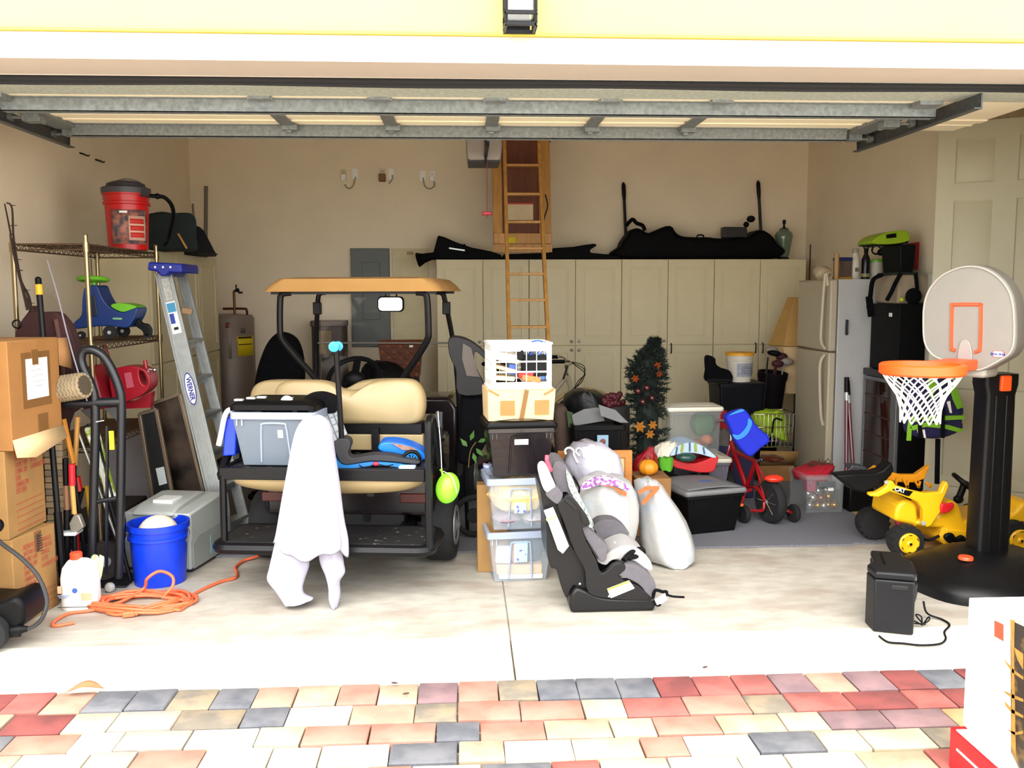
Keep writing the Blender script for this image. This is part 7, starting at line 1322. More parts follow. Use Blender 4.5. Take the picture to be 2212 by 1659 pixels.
# gas can and red container on the third shelf
def by_angle(pts, c, n):
    P_ = [V((a-c[0], b-c[1])) for a, b in pts]; out = []
    for k in range(n):
        th = 2*PI*k/n; d = V((math.cos(th), math.sin(th))); best = None
        for i in range(len(P_)):
            a, b = P_[i], P_[(i+1) % len(P_)]; e = b-a; den = d.x*e.y-d.y*e.x
            if abs(den) < 1e-12: continue
            s = (a.x*e.y-a.y*e.x)/den; u = (a.x*d.y-a.y*d.x)/den
            if s > 0 and -1e-6 <= u <= 1+1e-6 and (best is None or s > best): best = s
        s = best or 0; out.append((c[0]+d.x*s, c[1]+d.y*s))
    return out
gY = 5.9; out = cr2(xz([(249, 850), (244, 815), (250, 798), (272, 790), (300, 790), (320, 797), (331, 812), (330, 835), (312, 852), (285, 864), (256, 870)], gY), 4); hole = cr2(xz([(308, 800), (316, 801), (322, 812), (325, 826), (318, 829), (311, 820)], gY), 4); hc = (sum(a for a, b in hole)/len(hole), sum(b for a, b in hole)/len(hole))
t = thing('gas_can', 'dark red plastic gas can with handle hole on the third shelf of the rack', 'can', (out[0][0], gY, SH3)); m = MB(); m.ring(by_angle(out, hc, 48), by_angle(hole, hc, 48), gY-.07, gY+.09); GR = mat('can_red', '8f0a1e', .35, var=.1); part('body', m, GR, t, w=True, bev=.012, seg=3)
m = MB(); m.prism(xz([(268, 806), (283, 804), (289, 836), (274, 839)], gY-.075), gY-.076, gY-.07); part('label', m, mat('label_pinkish', 'a84a5c', .4), t, w=True)
m = MB(); m.tube([A(316, 797, gY), A(313, 778, gY)], .013, 8); part('spout', m, GR, t, w=True); m = MB(); m.ell(A(334, 799, gY), .014, 12, 8); m.tube([A(322, 797, gY), A(334, 799, gY)], .006, 6); part('cap', m, CHROME, t, w=True)
m = MB(); m.prism(xz([(236, 872), (240, 830), (255, 822), (262, 868), (290, 866), (330, 846), (326, 880), (236, 884)], gY+.05), gY+.03, gY+.1); m.v = [V((p.x, p.y, max(p.z, SH3))) for p in m.v]; part('foot', m, GR, t, w=True)
m = MB(); a = xz([(182, 800), (198, 790), (212, 788), (226, 840), (238, 880), (190, 882)], 5.8); m.prism(a, 5.72, 5.95); m.v = [V((p.x, p.y, max(p.z, SH3))) for p in m.v]; solo('red_container', m, mat('container_red', '7a0818', .4, var=.1), 'dark red plastic container left of the gas can on the rack', 'container', bev=.012)
m = MB(); m.tube([A(222, 735, 6.1), A(232, 765, 6.1), A(248, 810, 6.1), A(250, 882, 6.1)], .011, 8); m.v = [V((p.x, p.y, max(p.z, SH3))) for p in m.v]; solo('red_rod', m, MATS['container_red'], 'dark red rod slanting behind the gas can', 'rod')
# ---------------------------------------------------------------- long tools, hand truck, rope
t = thing('rod_bag', 'maroon brown canvas bag holding fishing rods behind the boxes', 'bag', tuple(G(110, 1170, 0)))
a = xz([(32, 740), (44, 700), (62, 674), (70, 660), (76, 674), (118, 674), (138, 690), (152, 712), (166, 760), (178, 820), (168, 880), (140, 920), (120, 1130), (60, 1130), (30, 900)], 5.28); m = MB(); m.prism(cr2(a, 3), 5.27, 5.36); part('body', m, mat('canvas_brown', '3a1c1c', .85, var=.15, bump=.2), t, w=True, bev=.03, seg=3)
m = MB(); m.torus(A(36, 700, 5.26), .022, .005, (0, 1, 0)); part('ring', m, BLACKM, t, w=True); m = MB(); m.tube(cr([A(120, 690, 5.265), A(132, 760, 5.26), A(140, 850, 5.26)], 4), .012, 6); part('strap', m, mat('strap_brown', '5a3a34', .8), t, w=True)
RODM = mat('rod_brown', '2a1a14', .5)
for i, (pts, lab) in enumerate((([(10, 440), (22, 500), (32, 560), (48, 620), (60, 670)], 'fishing rod with bent tip, leftmost at the frame edge'), ([(14, 438), (26, 450), (30, 520), (48, 620), (66, 665)], 'second fishing rod beside the leftmost one'), ([(28, 510), (44, 600), (62, 640), (68, 672)], 'shortest fishing rod rising from the brown bag'))):
    m = MB(); P_ = cr([A(x, y, 5.24+.01*i) for x, y in pts], 5); m.tube(P_, [lerp(.004, .010, k/len(P_)) for k in range(len(P_))], 6)
    for k in (4, 8, 12): m.torus(P_[min(k, len(P_)-1)]+V((.014, 0, 0)), .009, .0016, (0, 0, 1), 10, 4)
    solo('fishing_rod', m, RODM, lab, 'fishing rod', 'fishing rods in the brown bag', kind=None)
m = MB(); P_ = [A(102, 562, 5.2), A(125, 640, 5.16), A(150, 740, 5.12), A(188, 866, 5.08)]; m.tube(cr(P_, 4), .0042, 6); m.torus(P_[1]+V((-.01, 0, 0)), .008, .0015, (0, 0, 1), 10, 4); solo('fishing_rod', m, mat('rod_pale', '8a8690', .4), 'thin pale fishing rod crossing in front of the brown bag', 'fishing rod')
t = thing('extension_pole', 'black pole with yellow band standing behind the boxes', 'pole', tuple(G(134, 1225)))
p0, p1 = A(82, 598, 5.14), A(128, 1150, 5.02); ff = lambda k: p0.lerp(p1, k); bt_ = p0+(p1-p0)*((p0.z-.01)/(p0.z-p1.z))
m = MB(); m.tube([ff(.07), bt_], .0165, 10); part('tube', m, BLACKM, t, w=True); m = MB(); m.tube([ff(0), ff(.006), ff(.03)], [.008, .017, .017], 10); part('grip', m, BLACKP, t, w=True); m = MB(); m.tube([ff(.03), ff(.07)], .0185, 12); part('yellow_band', m, mat('band_yellow', 'f0a51c', .5), t, w=True)
m = MB(); m.tube([ff(.92), bt_], .022, 8); part('foot', m, BLACKP, t, w=True)
# hand truck
t = thing('hand_truck', 'black steel hand truck standing left of the blue bucket', 'hand truck', tuple(G(235, 1256))); HY = 5.12; HT = mat('truck_black', '16191f', .35, .2, var=.1, spec=.6)
gq = lambda x, y, o=0: A(x, y, HY+o)
m = MB(); m.tube(cr([gq(197, 1246), gq(199, 1180), gq(203, 1050), gq(206, 930), gq(204, 860), gq(194, 825), gq(180, 795), gq(175, 775), gq(181, 758), gq(200, 756), gq(222, 768), gq(240, 795), gq(256, 835), gq(262, 870), gq(262, 960), gq(260, 1100), gq(256, 1248)], 5), .025, 10); part('frame_tube', m, HT, t, w=True)
m = MB(); m.tube([gq(142, 872), gq(262, 868)], .027, 10); part('crossbar', m, HT, t, w=True)
for y0, y1 in ((1085, 1075),): m = MB(); m.tube([gq(202, y0), gq(260, y1)], .013, 8); part('rung', m, HT, t, w=True)
m = MB(); m.tube([gq(210, 935, .05), gq(222, 990, .05), gq(245, 1080, .05)], .008, 6); m.tube([gq(232, 920, .04), gq(230, 1240, .04)], .010, 6); part('brace', m, HT, t, w=True)
m = MB(); m.prism(xz([(175, 885), (204, 880), (204, 910), (196, 905)], HY+.02), HY+.01, HY+.03); m.prism(xz([(225, 882), (258, 878), (258, 915), (250, 905)], HY+.02), HY+.01, HY+.03); part('gusset', m, HT, t, w=True)
m = MB(); a, b = G(192, 1258), G(275, 1262); m.bb((a.x, a.y-.12, .003), (b.x+.02, a.y+.14, .012)); part('toe_plate', m, HT, t, w=True, bev=.003)
for x, y in ((160, 1200), (222, 1190)):
    c = A(x, y, HY+.22); r = .118; c.z = r+.002; m = MB(); m.lathe([(r*.5, -.035), (r*.9, -.035), (r, -.01), (r, .01), (r*.9, .035), (r*.5, .035)], 28, c, (.75, -.65, 0)); o = part('wheel', m, mat('tyre_brown', '2b2420', .85, var=.2), t, w=True); m = MB(); m.lathe([(r*.52, .0), (r*.5, .03), (r*.2, .036), (.004, .036)], 20, c, (.75, -.65, 0)); part('hub', m, mat('hub_grey', '8d9096', .4), o, w=True)
m = MB(); m.bb((gq(194, 0).x, HY-.03, gq(200, 970).z), (gq(204, 0).x, HY-.018, gq(200, 930).z)); part('yellow_label', m, mat('tag_yellow', 'e8cf1c', .5), t, w=True)
m = MB(); m.tube([gq(203, 912, -.02), gq(225, 908, -.01)], .004, 6); part('wire_tie', m, CHROME, t, w=True)
# rope mat roll
t = thing('rope_roll', 'thick roll of braided tan rope on the hand truck crossbar', 'rope', tuple(A(155, 862, 5.06))); RM = mat('rope_tan', '8a7a60', .95, var=.2, bump=.5, bscale=80)
p, q = A(118, 842, 5.08), A(184, 832, 5.04); ax_ = (q-p).normalized()
for k in range(9):
    c = p.lerp(q, (k+.5)/9); m = MB(); n_ = 28; R0 = .063*(1-.04*(k == 8)); y_ = ax_.orthogonal().normalized(); z_ = ax_.cross(y_)
    m.tube([c+(y_*math.cos(2*PI*i/n_)+z_*math.sin(2*PI*i/n_))*(R0+.004*math.sin(i*PI))+ax_*.004*(-1)**i for i in range(n_)], [.0105+.002*(i % 2) for i in range(n_)], 6, True); part('coil', m, RM, t, w=True)
m = MB(); m.cyl(p, q, .055, 20); part('core', m, mat('rope_dark', '4a4030', .95), t, w=True)
# planks and garden tools
t = thing('plank_stack', 'stack of pale wooden planks standing behind the boxes', 'planks', tuple(G(116, 1180))); PLK = [mat('plank_pale', 'b39a76', .8, var=.12, scale=12, stretch=(1, 1, 8)), mat('plank_grey', '9c8a70', .8, var=.12, scale=12)]
x0, x1 = A(97, 1000, 5.2).x, A(138, 1000, 5.2).x; zt_ = A(115, 918, 5.2).z; npl = 26
for k in range(npl):
    z = .004+k*(zt_-.004)/npl; m = MB(); j = rnd.uniform(-.006, .006); m.bb((x0+j, 5.19, z), (x1+j, 5.255, z+(zt_-.004)/npl-.003)); part('plank', m, PLK[k % 3 == 0], t, w=True, bev=.002, seg=1)
def rod_tool(name, label, cat, segs, Y0, Y1):
    # segs: list of (px, py, px, py, radius, material, part name); last point runs down to the floor
    t = thing(name, label, cat, (0, 0, 0)); n_ = len(segs); last = None
    for i, (a, b, c_, d_, r, mm, nm) in enumerate(segs):
        p, q = A(a, b, lerp(Y0, Y1, i/n_)), A(c_, d_, lerp(Y0, Y1, (i+1)/n_)); m = MB()
        if i == n_-1 and q.z > .02: q = p+(q-p)*((p.z-.006-r*.0)/(p.z-q.z))
        m.tube([p, q], r, 8); part(nm, m, mm, t, w=True); last = q
    t.location = last; M_ = Matrix.Translation(last); WM[t.name] = M_
    for c in t.children: c.data.transform(Matrix.Translation(-last))
    return t
YW_ = mat('handle_yellow_wood', 'b8761c', .5, var=.12)
rod_tool('shovel', 'long tool with orange wooden handle, left one of the two crossed handles', 'tool', [(137, 905, 158, 1000, .015, YW_, 'handle'), (158, 1000, 172, 1110, .012, BLACKM, 'shaft')], 5.16, 5.2)
rod_tool('rake', 'long tool with wooden handle, right one of the two crossed handles', 'tool', [(168, 900, 162, 1005, .014, WOOD, 'handle'), (162, 1005, 158, 1120, .01, BLACKM, 'shaft')], 5.22, 5.24)
rod_tool('spade', 'spade with black grip and wooden shaft beside the plank stack', 'spade', [(141, 990, 143, 1048, .017, BLACKP, 'grip'), (143, 1048, 145, 1100, .018, mat('shaft_brown', '7a553c', .6), 'shaft'), (145, 1100, 145, 1200, .02, BLACKM, 'blade_socket')], 5.1, 5.12)
rod_tool('hatchet', 'tool with red grip and pale wooden shaft', 'tool', [(155, 1003, 156, 1048, .018, mat('grip_red', 'c01826', .5), 'grip'), (156, 1048, 161, 1110, .013, mat('shaft_pale', 'c4934e', .6), 'shaft'), (161, 1110, 162, 1200, .014, BLACKM, 'head_socket')], 5.08, 5.1)
rod_tool('pick', 'tool with yellow fibreglass shaft behind the hand truck', 'tool', [(186, 1050, 196, 1120, .014, mat('shaft_yellow', 'c9991c', .4), 'shaft'), (196, 1120, 200, 1200, .014, BLACKM, 'tip')], 5.36, 5.38)
rod_tool('lopper', 'red and black handled lopper behind the hand truck', 'tool', [(166, 1030, 172, 1060, .02, REDP, 'grip'), (178, 1055, 166, 1105, .014, BLACKP, 'arm'), (166, 1105, 168, 1190, .012, REDP, 'arm')], 5.2, 5.22)
rod_tool('metal_pole', 'thin shiny aluminium pole slanting behind the hand truck', 'pole', [(162, 915, 195, 1003, .008, ALU, 'upper_tube'), (195, 1003, 240, 1130, .009, ALU, 'lower_tube')], 5.27, 5.32)
m = MB(); m.prism(xz([(150, 1130), (160, 1112), (172, 1112), (182, 1138), (170, 1150), (154, 1150)], 5.07), 5.06, 5.1); solo('axe_head', m, mat('axe_steel', '8f8a80', .4, .6), 'grey steel tool head on the white tray beside the tyre', 'tool head', bev=.006)
m = MB(); a, b = A(124, 1150, 5.06), A(172, 1140, 5.1); m.bb((a.x, 5.04, a.z-.018), (b.x, 5.15, a.z)); solo('white_tray', m, mat('tray_pale', 'c9ccd0', .5), 'pale tray edge above the brown tyre behind the jug', 'tray', bev=.005)
m = MB(); p = A(120, 1162, 5.2); m.bb((a.x+.01, 5.06, .003), (b.x-.1, 5.14, a.z-.02)); solo('dark_crate', m, BLACKF, 'dark crate under the pale tray', 'crate', bev=.01)
t = thing('beach_umbrella', 'folded chartreuse and silver beach umbrella leaning behind the hand truck', 'umbrella', tuple(A(245, 1085, 5.4)))
a = [A(x, y, 5.3) for x, y in ((180, 925), (196, 920), (212, 935), (250, 1080), (232, 1086), (200, 980))]
m = MB(); m.prism([(p.x, p.z) for p in a], 5.29, 5.34); part('canopy', m, mat('umbrella_lime', '8fa31c', .5, col2='e8ecdf', mixs=9, ramp=(.48, .55)), t, w=True, bev=.015)
m = MB(); p, q = A(192, 915, 5.31), A(252, 1140, 5.31); q = p+(q-p)*((p.z-.006)/(p.z-q.z)); m.tube([p, q], .012, 8); part('pole', m, BLACKM, t, w=True)
m = MB(); m.prism(xz([(196, 928), (206, 940), (236, 1078), (230, 1082), (214, 1010)], 5.28), 5.282, 5.29); part('silver_fold', m, mat('foil_silver', 'd8dcd4', .3, .3), t, w=True)
# ---------------------------------------------------------------- step ladder
t = thing('step_ladder', 'aluminium step ladder with blue top leaning against the left cabinets', 'ladder', tuple(G(500, 1205)))
LA = mat('ladder_alu', '979a98', .38, .55, var=.08, scale=20)
def tofloor(p, q): return p+(q-p)*((p.z-.004)/(p.z-q.z))
nt_, nb_ = A(354, 588, 6.25), A(462, 1050, 6.12); nb_ = tofloor(nt_, nb_); fd = V((.13, .30, 0))
m = MB(); m.bar(nt_, nb_, .1, .018, (0, -1, .1)); 
for o in (-.05, .05): dd = (nb_-nt_).normalized(); sd = dd.cross(V((0, -1, .1))).normalized(); m.bar(nt_+sd*o+V((0, -.008, 0)), nb_+sd*o+V((0, -.008, 0)), .010, .034, (0, -1, .1))
for o in (-.02, 0, .02): m.bar(nt_+sd*o+V((0, -.009, 0)), nb_+sd*o+V((0, -.009, 0)), .005, .006, (0, -1, .1))
part('front_rail', m, LA, t, w=True)
ft_, fb_ = A(392, 588, 6.52), A(482, 940, 6.42); fb_ = tofloor(ft_, fb_); m = MB(); m.bar(ft_, fb_, .07, .02, (0, -1, .1))
for o in (-.03, .03): m.bar(ft_+sd*o+V((0, -.008, 0)), fb_+sd*o+V((0, -.008, 0)), .009, .03, (0, -1, .1))
part('front_rail', m, LA, t, w=True)
b0 = A(343, 592, 6.3); b1 = tofloor(b0, A(448, 1060, 6.16)); m = MB(); m.bar(b0, b1, .03, .03, (0, -1, .1)); part('rear_rail', m, LA, t, w=True)
for k in range(1, 7):
    u = .12+k*.135; p, q = nt_.lerp(nb_, u), ft_.lerp(fb_, u); m = MB(); m.bar(p+V((.0, .01, 0)), q, .085, .02, (0, 0, 1)); m.bar(p+V((.0, .0, -.025)), q+V((0, 0, -.025)), .01, .05, (0, 0, 1)); part('step', m, LA, t, w=True)
m = MB(); m.prism(xz([(325, 584), (327, 566), (398, 570), (400, 590), (372, 588), (366, 596), (354, 597), (345, 587)], 6.2), 6.14, 6.52); part('top_cap', m, mat('cap_blue', '0a1f8c', .45), t, w=True, bev=.01)
for x in (335, 352, 368): m = MB(); m.cyl(A(x, 577, 6.132), A(x, 577, 6.142), .007, 10); part('cap_bolt', m, SILV, t, w=True)
fl = lambda u, o=0, k=.013: nt_.lerp(nb_, u)+sd*o+V((0, -k, 0))
u_of = lambda py: (nt_.z-A(400, py, 6.08).z)/(nt_.z-nb_.z)
def lab(y0, y1, w0, mm, nm, k=.0135, off=0): m = MB(); m.bar(fl(u_of(y0), off, k), fl(u_of(y1), off, k), w0, .002, (0, -1, .1)); part(nm, m, mm, t, w=True)
lab(600, 650, .05, mat('label_text_grey', 'a9aaa4', .5, var=.25, scale=60), 'instruction_label'); lab(652, 722, .062, PAPER, 'sticker'); lab(655, 675, .055, mat('sticker_teal', '3a8fb8', .5), 'sticker_band', .0155); lab(678, 700, .03, mat('sticker_blue', '1f3aa0', .5), 'sticker_block', .0155, .01); lab(708, 714, .03, INK, 'sticker_barcode', .0155)
c = fl(u_of(843), 0, .0145); m = MB(); u1 = (nb_-nt_).normalized(); u2 = sd; nn = u1.cross(u2).normalized(); nn = nn if nn.y < 0 else -nn
for s, mm, k, nm in ((1, mat('logo_navy', '10208c', .5), 0, 'logo_oval'), (.84, WHITE, .0012, 'logo_field')):
    m = MB(); o = [c+(u1*math.cos(2*PI*i/32)*.112*(s+.08*(s < 1))+u2*math.sin(2*PI*i/32)*.033*s)+nn*k for i in range(32)]; m.loft([o, [p+nn*.0015 for p in o]]); part(nm, m, mm, t, w=True)
text('logo_lettering', 'WERNER', MATS['logo_navy'], t, c+nn*.0035, frame(u1, nn), .044, .0004, sx=.88, bold=.0015)
m = MB(); m.box(A(404, 672, 6.2), (.07, .02, .04), rotm(0, 10, 0)); part('spreader', m, mat('spreader_brown', '8a6a4a', .5), t, w=True, bev=.004)
# framed panels leaning by the ladder
def panel(name, label, q, Y, back_m, frame_m, tag=False):
    P_ = [A(x, y, Y) for x, y in q]; t = thing(name, label, 'panel', tuple((P_[2]+P_[3])/2)); dn = V((0, .03, 0)); m = MB(); m.loft([P_, [p+dn for p in P_]]); part('board', m, back_m, t, w=True)
    for i, j in ((0, 1), (1, 2), (3, 0)): m = MB(); m.bar(P_[i]+V((0, -.004, 0)), P_[j]+V((0, -.004, 0)), .022, .03, (0, -1, 0)); part('frame_strip', m, frame_m, t, w=True, bev=.003)
    if tag: m = MB(); o = [A(x, y, Y-.012) for x, y in ((336, 1012), (354, 1008), (361, 1044), (344, 1049))]; m.loft([o, [p+V((0, .004, 0)) for p in o]]); part('paper_tag', m, mat('tag_grey', 'aeb4b4', .6), t, w=True)
FRM = mat('frame_bronze', '7a6a58', .35, .6)
def low(q): return q
panel('framed_panel', 'dark streaked mirror panel leaning beside the ladder', [(329, 872), (388, 851), (470, 1180), (402, 1200)], 6.12, mat('mirror_dark', '4a3d34', .25, .3, var=.3, col2='15110e', mixs=4), FRM)
panel('framed_panel', 'narrow black panel with bronze frame and paper tag, left of the mirror panel', [(302, 894), (338, 884), (398, 1195), (352, 1210)], 6.0, mat('panel_black', '0a0a0d', .4), FRM, True)
m = MB(); m.bb((A(205, 1000, 6.5).x, 6.62, .003), (A(318, 1000, 6.6).x, 6.65, A(250, 925, 6.6).z)); solo('white_board', m, mat('board_pale', 'a9a4a8', .7), 'pale sheet of board standing behind the rack', 'board')
m = MB(); m.bb((-2.5, 5.5, .185), (-2.2, 6.3, .3)); solo('dark_tray', m, mat('tray_dark', '1c1412', .7), 'dark tray on the bottom shelf of the rack', 'tray', bev=.01)
# ---------------------------------------------------------------- behind the cart
wx = A(545, 760, 9.2).x-.24; wz = A(515, 678, 9.15).z; t = thing('water_heater', 'grey-tan water heater with yellow label in the back left corner', 'water heater', (wx, 9.3, .016))
WHM = mat('heater_grey', '7d7068', .45, .2, var=.05); m = MB(); m.lathe([(.235, 0), (.24, .03), (.24, wz-.06), (.22, wz-.03), (.05, wz-.016)], 36); part('tank', m, WHM, t)
la = lambda px: math.degrees(math.asin(max(-1, min(1, (A(px, 750, 9.06).x-wx)/.24))))
def hwrap(px0, px1, py0, py1, mm, nm, r=.243): m = MB(); a0, a1 = la(px0), la(px1); z0, z1 = A(520, py1, 9.06).z-.016, A(520, py0, 9.06).z-.016; m.surf(lambda u, v: V((math.sin(math.radians(lerp(a0, a1, u)))*r, -math.cos(math.radians(lerp(a0, a1, u)))*r, lerp(z0, z1, v))), 8, 1); part(nm, m, mm, t, solid=.002)
hwrap(511, 537, 727, 770, mat('label_bright_yellow', 'd4b80c', .6), 'energy_label'); hwrap(513, 535, 728, 732, INK, 'label_heading', .2445); hwrap(513, 535, 744, 746, INK, 'label_line', .2445); hwrap(518, 526, 710, 720, mat('badge_grey', '5a524c', .4), 'badge'); hwrap(493, 500, 700, 775, mat('panel_tan', '8f8074', .5), 'access_panel'); hwrap(489, 497, 697, 708, DRED, 'thermostat')
CU = mat('copper_dark', '5a2a1a', .4, .5); zz = lambda py: A(510, py, 9.2).z-.016; xx = lambda px: A(px, 650, 9.2).x-wx
m = MB(); m.tube(cr([(xx(506), -.1, wz-.02), (xx(506), -.1, zz(640)), (xx(507), -.1, zz(629)), (xx(514), -.1, zz(628))], 4), .013, 8); part('copper_pipe', m, CU, t)
m = MB(); m.tube(cr([(xx(480), -.08, zz(667)), (xx(525), -.08, zz(667)), (xx(531), -.08, zz(670)), (xx(531), -.06, wz-.03)], 4), .012, 8); part('copper_pipe', m, CU, t)
m = MB(); m.ell((xx(514), -.1, zz(627)), (.02, .02, .022)); m.box((xx(512), -.12, zz(620)), (.012, .012, .05)); m.box((xx(520), -.1, zz(632)), (.04, .02, .02)); part('valve', m, BLACKM, t)
mx0, mx1 = A(672, 720, 9.2).x, A(744, 720, 9.2).x; mz = A(700, 695, 9.2).z; t = thing('water_softener', 'dark grey-brown appliance standing behind the cart windshield post', 'appliance', ((mx0+mx1)/2, 9.3, .016)); SFT = mat('softener_brown', '4a3d38', .5, var=.1)
m = MB(); m.prism(rrect(mx0, 9.18, mx1, 9.5, .05), .016, mz, 'z'); part('cabinet', m, SFT, t, w=True, bev=.02)
m = MB(); q, r = A(688, 715, 9.15), A(716, 765, 9.15); m.bb((q.x, 9.172, r.z), (r.x, 9.182, q.z)); part('label', m, mat('label_brownish', '8a7458', .6), t, w=True); m = MB(); m.prism(rrect(mx0-.01, 9.16, mx1+.01, 9.5, .05), mz-.05, mz+.01, 'z'); part('lid', m, mat('lid_brown', '5c4f4a', .5), t, w=True, bev=.01)
t = thing('office_chair', 'black high-backed chair behind the left of the cart', 'chair', tuple(V((A(604, 900, 7.35).x, 7.4, .016)))); chx = A(604, 800, 7.35).x
m = MB(); m.prism(cr2(xz([(556, 860), (551, 820), (563, 772), (580, 736), (603, 718), (630, 724), (647, 745), (656, 790), (655, 850), (650, 875)], 7.35), 3), 7.33, 7.45); part('backrest', m, BLACKF, t, w=True, bev=.04, seg=4)
m = MB(); m.prism([(chx-.24, 7.02), (chx+.24, 7.02), (chx+.24, 7.42), (chx-.24, 7.42)], .46, .55, 'z'); part('seat', m, BLACKF, t, w=True, bev=.03, seg=3)
for s in (-1, 1): m = MB(); m.tube(cr([(chx+s*.24, 7.4, .55), (chx+s*.29, 7.36, .68), (chx+s*.29, 7.2, .74), (chx+s*.29, 7.02, .72), (chx+s*.25, 7.02, .52)], 4), .018, 8); part('armrest', m, BLACKP, t, w=True)
m = MB(); m.tube([(chx, 7.25, .08), (chx, 7.25, .47)], .03, 10); part('gas_column', m, BLACKM, t, w=True)
for k in range(5): a = 2*PI*k/5+.3; m = MB(); m.tube([(chx, 7.25, .12), (chx+.26*math.cos(a), 7.25+.26*math.sin(a), .075)], .018, 6); m.ell((chx+.27*math.cos(a), 7.25+.27*math.sin(a), .046), (.028, .028, .03)); part('base_arm', m, BLACKP, t, w=True)
bz1, bz0 = A(860, 741, 8.5).z, A(860, 815, 8.5).z; bx0_, bx1_ = A(818, 780, 8.5).x, A(912, 780, 8.5).x
t = thing('wicker_basket', 'brown woven basket seen through the cart windshield', 'basket', ((bx0_+bx1_)/2, 8.6, bz0)); WK = [mat('wicker_brown', '7a3d18', .6, var=.2, scale=30), mat('wicker_dark', '5a2a10', .6, var=.2, scale=30)]
m = MB(); m.tub((bx0_+.03, 8.5, bx1_-.03, 8.78), bz0, (bx0_, 8.48, bx1_, 8.8), bz1-.01, .01); part('liner', m, WK[1], t, w=True)
for r in range(6):
    z = lerp(bz0+.02, bz1-.03, r/5); k = .03*(1-r/5)
    for c in range(7): x0 = lerp(bx0_+k, bx1_-k, c/7); x1 = lerp(bx0_+k, bx1_-k, (c+1)/7); m = MB(); m.ell(((x0+x1)/2, 8.49+k*.5, z), ((x1-x0)*.53, .012, (bz1-bz0)/13), 10, 6); part('weave_strand', m, WK[(r+c) % 2], t, w=True)
m = MB(); m.tube([V((x, y, bz1)) for x, y in rrect(bx0_, 8.475, bx1_, 8.8, .04)], .016, 8, True); part('rim', m, WK[0], t, w=True); m = MB(); q = A(888, 748, 8.45); m.box(q, (.035, .004, .02)); part('tag', m, PAPER, t, w=True)
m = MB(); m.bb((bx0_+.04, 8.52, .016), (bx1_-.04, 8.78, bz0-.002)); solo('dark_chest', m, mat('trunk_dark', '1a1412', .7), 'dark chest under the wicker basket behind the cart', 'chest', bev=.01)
blob('black_bag', [(784, 800, 830), (790, 784, 850), (802, 776, 868), (818, 772, 884), (835, 770, 890), (850, 772, 892)], 7.1, .35, BLACKF, 'black soft bag on the cart dash right of the steering wheel', 'bag', .05)
# ---------------------------------------------------------------- on top of the back cabinets
def topbag(name, pts, y0, y1, label, cat, m_=BLACKF, bev=.03, sm=2):
    a = xz(pts, y0); a = [(x, max(z, ch+.001)) for x, z in (cr2(a, sm) if sm else a)]; m = MB(); m.prism(a, y0, y1); return solo(name, m, m_, label, cat, bev=bev, seg=3)
NB = mat('black_nylon', '030306', .7, var=.3, bump=.2, spec=.12)
topbag('folded_tarp', [(930, 560), (934, 553), (946, 508), (960, 512), (985, 523), (1020, 535), (1062, 543), (1082, 550), (1086, 561), (1000, 562)], 9.24, 9.5, 'black folded tarp rising to a point on the cabinets, left of the ladder', 'tarp', NB, .015, 0)
m = MB(); a, b = A(935, 553, 9.2), A(905, 566, 9.1); m.lathe([(.03, -.35), (.035, 0), (.05, .1), (.075, .16), (.07, .165), (.04, .1)], 18, (a.x, 9.26, a.z+.005), (-1, -.2, -.28)); solo('rolled_tarp', m, NB, 'rolled black tube with flared end overhanging the leftmost back cabinet', 'roll')
m = MB(); m.bar(A(970, 536, 9.22), A(1004, 541, 9.22), .014, .006, (0, -1, 0)); solo('silver_strip', m, ALU, 'thin silver strip on the pointed black tarp', 'strip')
topbag('long_black_bag', [(1085, 561), (1088, 549), (1190, 546), (1195, 536), (1240, 533), (1262, 529), (1285, 526), (1290, 530), (1274, 540), (1276, 546), (1320, 550), (1340, 554), (1341, 561)], 9.26, 9.5, 'long flat black bag on the cabinets right of the attic ladder', 'bag', NB, .012, 0)
t = thing('golf_travel_bag', 'large black padded bag on the cabinets between two upright poles', 'bag', tuple(A(1510, 557, 9.4)))
pts = [(1343, 558), (1342, 532), (1352, 512), (1370, 492), (1390, 497), (1404, 503), (1440, 488), (1455, 491), (1466, 508), (1500, 512), (1530, 512), (1560, 515), (1600, 512), (1618, 512), (1640, 495), (1665, 505), (1679, 525), (1681, 558)]
a = [(x, max(z, ch+.001)) for x, z in cr2(xz(pts, 9.25), 2)]; m = MB(); m.prism(a, 9.24, 9.56); part('body', m, NB, t, w=True, bev=.04, seg=3)
m = MB(); m.prism(xz([(1562, 514), (1562, 490), (1612, 491), (1616, 514)], 9.3), 9.28, 9.4); part('side_pouch', m, mat('pouch_grey', '1f1f26', .4), t, w=True, bev=.01)
m = MB(); m.tube(cr([A(1352, 488, 9.26), A(1366, 474, 9.26), A(1375, 482, 9.26), A(1388, 487, 9.26), A(1393, 498, 9.26)], 4), .02, 8); m.tube(cr([A(1505, 512, 9.24), A(1508, 508, 9.24), A(1518, 508, 9.24), A(1520, 513, 9.24)], 3), .008, 6); part('handle', m, NB, t, w=True)
m = MB(); m.ell(A(1622, 473, 9.28), (.045, .04, .035)); m.ell(A(1612, 485, 9.28), (.03, .03, .03)); part('buckle', m, BLACKP, t, w=True)
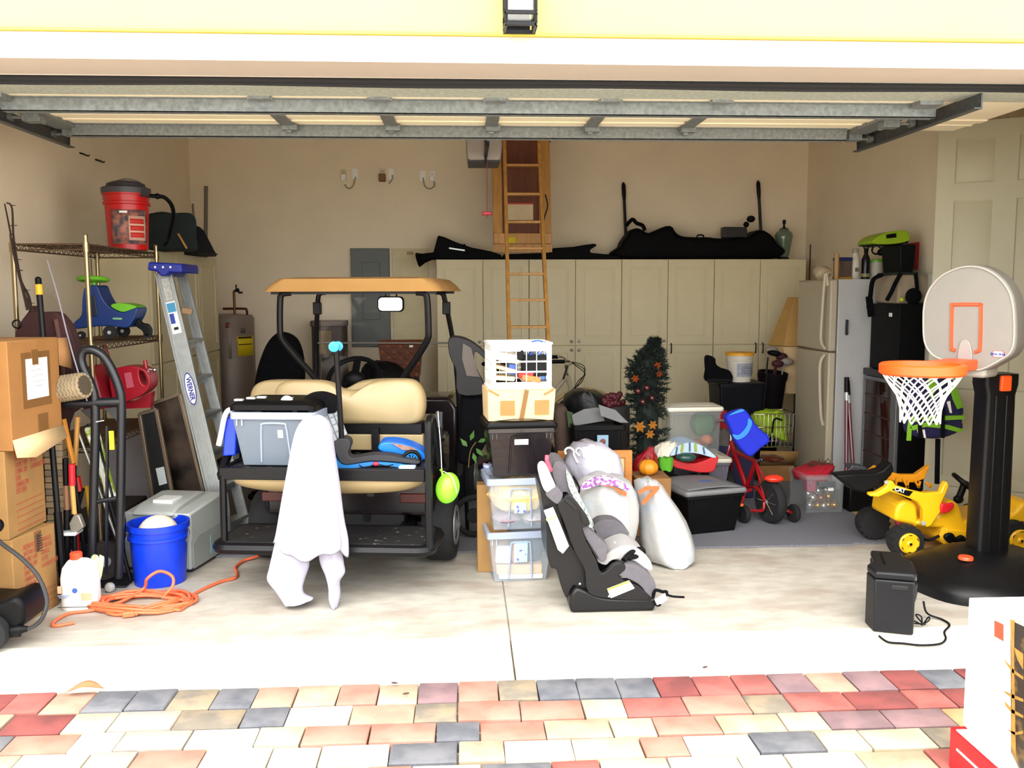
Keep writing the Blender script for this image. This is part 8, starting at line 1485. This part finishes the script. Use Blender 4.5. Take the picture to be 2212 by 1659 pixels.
for i, (x0, y0, x1, y1, lab_) in enumerate(((1347, 400, 1354, 556, 'black upright pole at the left end of the padded bag'), (1638, 396, 1647, 556, 'black upright pole at the right end of the padded bag'))):
    t = thing('upright_pole', lab_, 'pole', tuple(A(x1, y1, 9.58))); p, q = A(x0, y0, 9.58), A(x1, y1, 9.58); q.z = ch+.001; m = MB(); m.tube([p, q], .016, 8); part('shaft', m, BLACKM, t, w=True); m = MB(); m.tube([p+V((-.004, 0, .03)), p, p.lerp(q, .12), p.lerp(q, .2)], [.008, .022, .022, .016], 8); part('tip', m, BLACKP, t, w=True)
lp = A(1694, 556, 9.35); t = thing('table_lamp', 'green ceramic table lamp without shade on the rightmost back cabinet', 'lamp', (lp.x, 9.38, ch+.001)); k = lambda py: A(1694, py, 9.35).z-ch
m = MB(); m.lathe([(.06, 0), (.06, .015), (.045, .03)], 24); part('foot', m, BLACKM, t); m = MB(); m.lathe([(.048, .025), (.06, .05), (.088, k(515)), (.092, k(508)), (.08, k(502)), (.045, k(497)), (.04, k(494))], 28); part('body', m, mat('celadon', '5f7260', .15, var=.06, coat=.5), t)
m = MB(); m.lathe([(.05, k(495)), (.012, k(491)), (.009, k(484)), (.018, k(483)), (.018, k(476)), (.008, k(474))], 16); part('socket', m, BLACKM, t)
m = MB(); p = A(1751, 528, 9.5); m.tube([p, V((p.x, p.y, .02))], .009, 6); solo('corner_rod', m, mat('rod_dark', '4a4038', .5), 'thin dark rod in the back right corner', 'rod')
# dry leaf and litter on the pavers
t = thing('dry_leaf', 'curled brown leaf at the edge of the pavers, left', 'leaf', tuple(G(185, 1490))); LF = mat('leaf_brown', '9a6a44', .7, var=.15); a, b = G(141, 1498, .0), G(224, 1488, .005)
m = MB(); m.surf(lambda u, v: a.lerp(b, u)+V((0, (v-.5)*.07*math.sin(PI*min(.98, max(.02, u))), .002+.03*math.sin(PI*u)*(.55+abs(v-.5)*.9))), 14, 6); part('blade', m, LF, t, w=True, solid=.0015); m = MB(); m.tube([a, a+V((-.02, -.006, .004))], .0012, 5); part('stem', m, LF, t, w=True)
for x, y, l_ in ((852, 1475, 'small dark twig on the paver edge left of centre'), (877, 1498, 'small dark bark chip on a tan paver left of centre'), (1523, 1441, 'tiny brown chip on the apron edge right of centre')):
    m = MB(); c = G(x, y, .004); m.ell(c, (.016, .006, .004), 8, 5, rotm(0, 0, rnd.uniform(-30, 30))); solo('debris_chip', m, mat('chip_brown', '4a2f28', .8), l_, 'debris')
m = MB(); c = G(2093, 1450, 0)
for k in range(9): a = k*.7; m.add([c, c+V((.016*math.cos(a), .012*math.sin(a), .012)), c+V((.016*math.cos(a+.5), .012*math.sin(a+.5), .014))], [(0, 1, 2)])
solo('weed', m, mat('weed_green', '5f7a2a', .7), 'tiny green weed between the pavers at right', 'weed', kind='stuff')
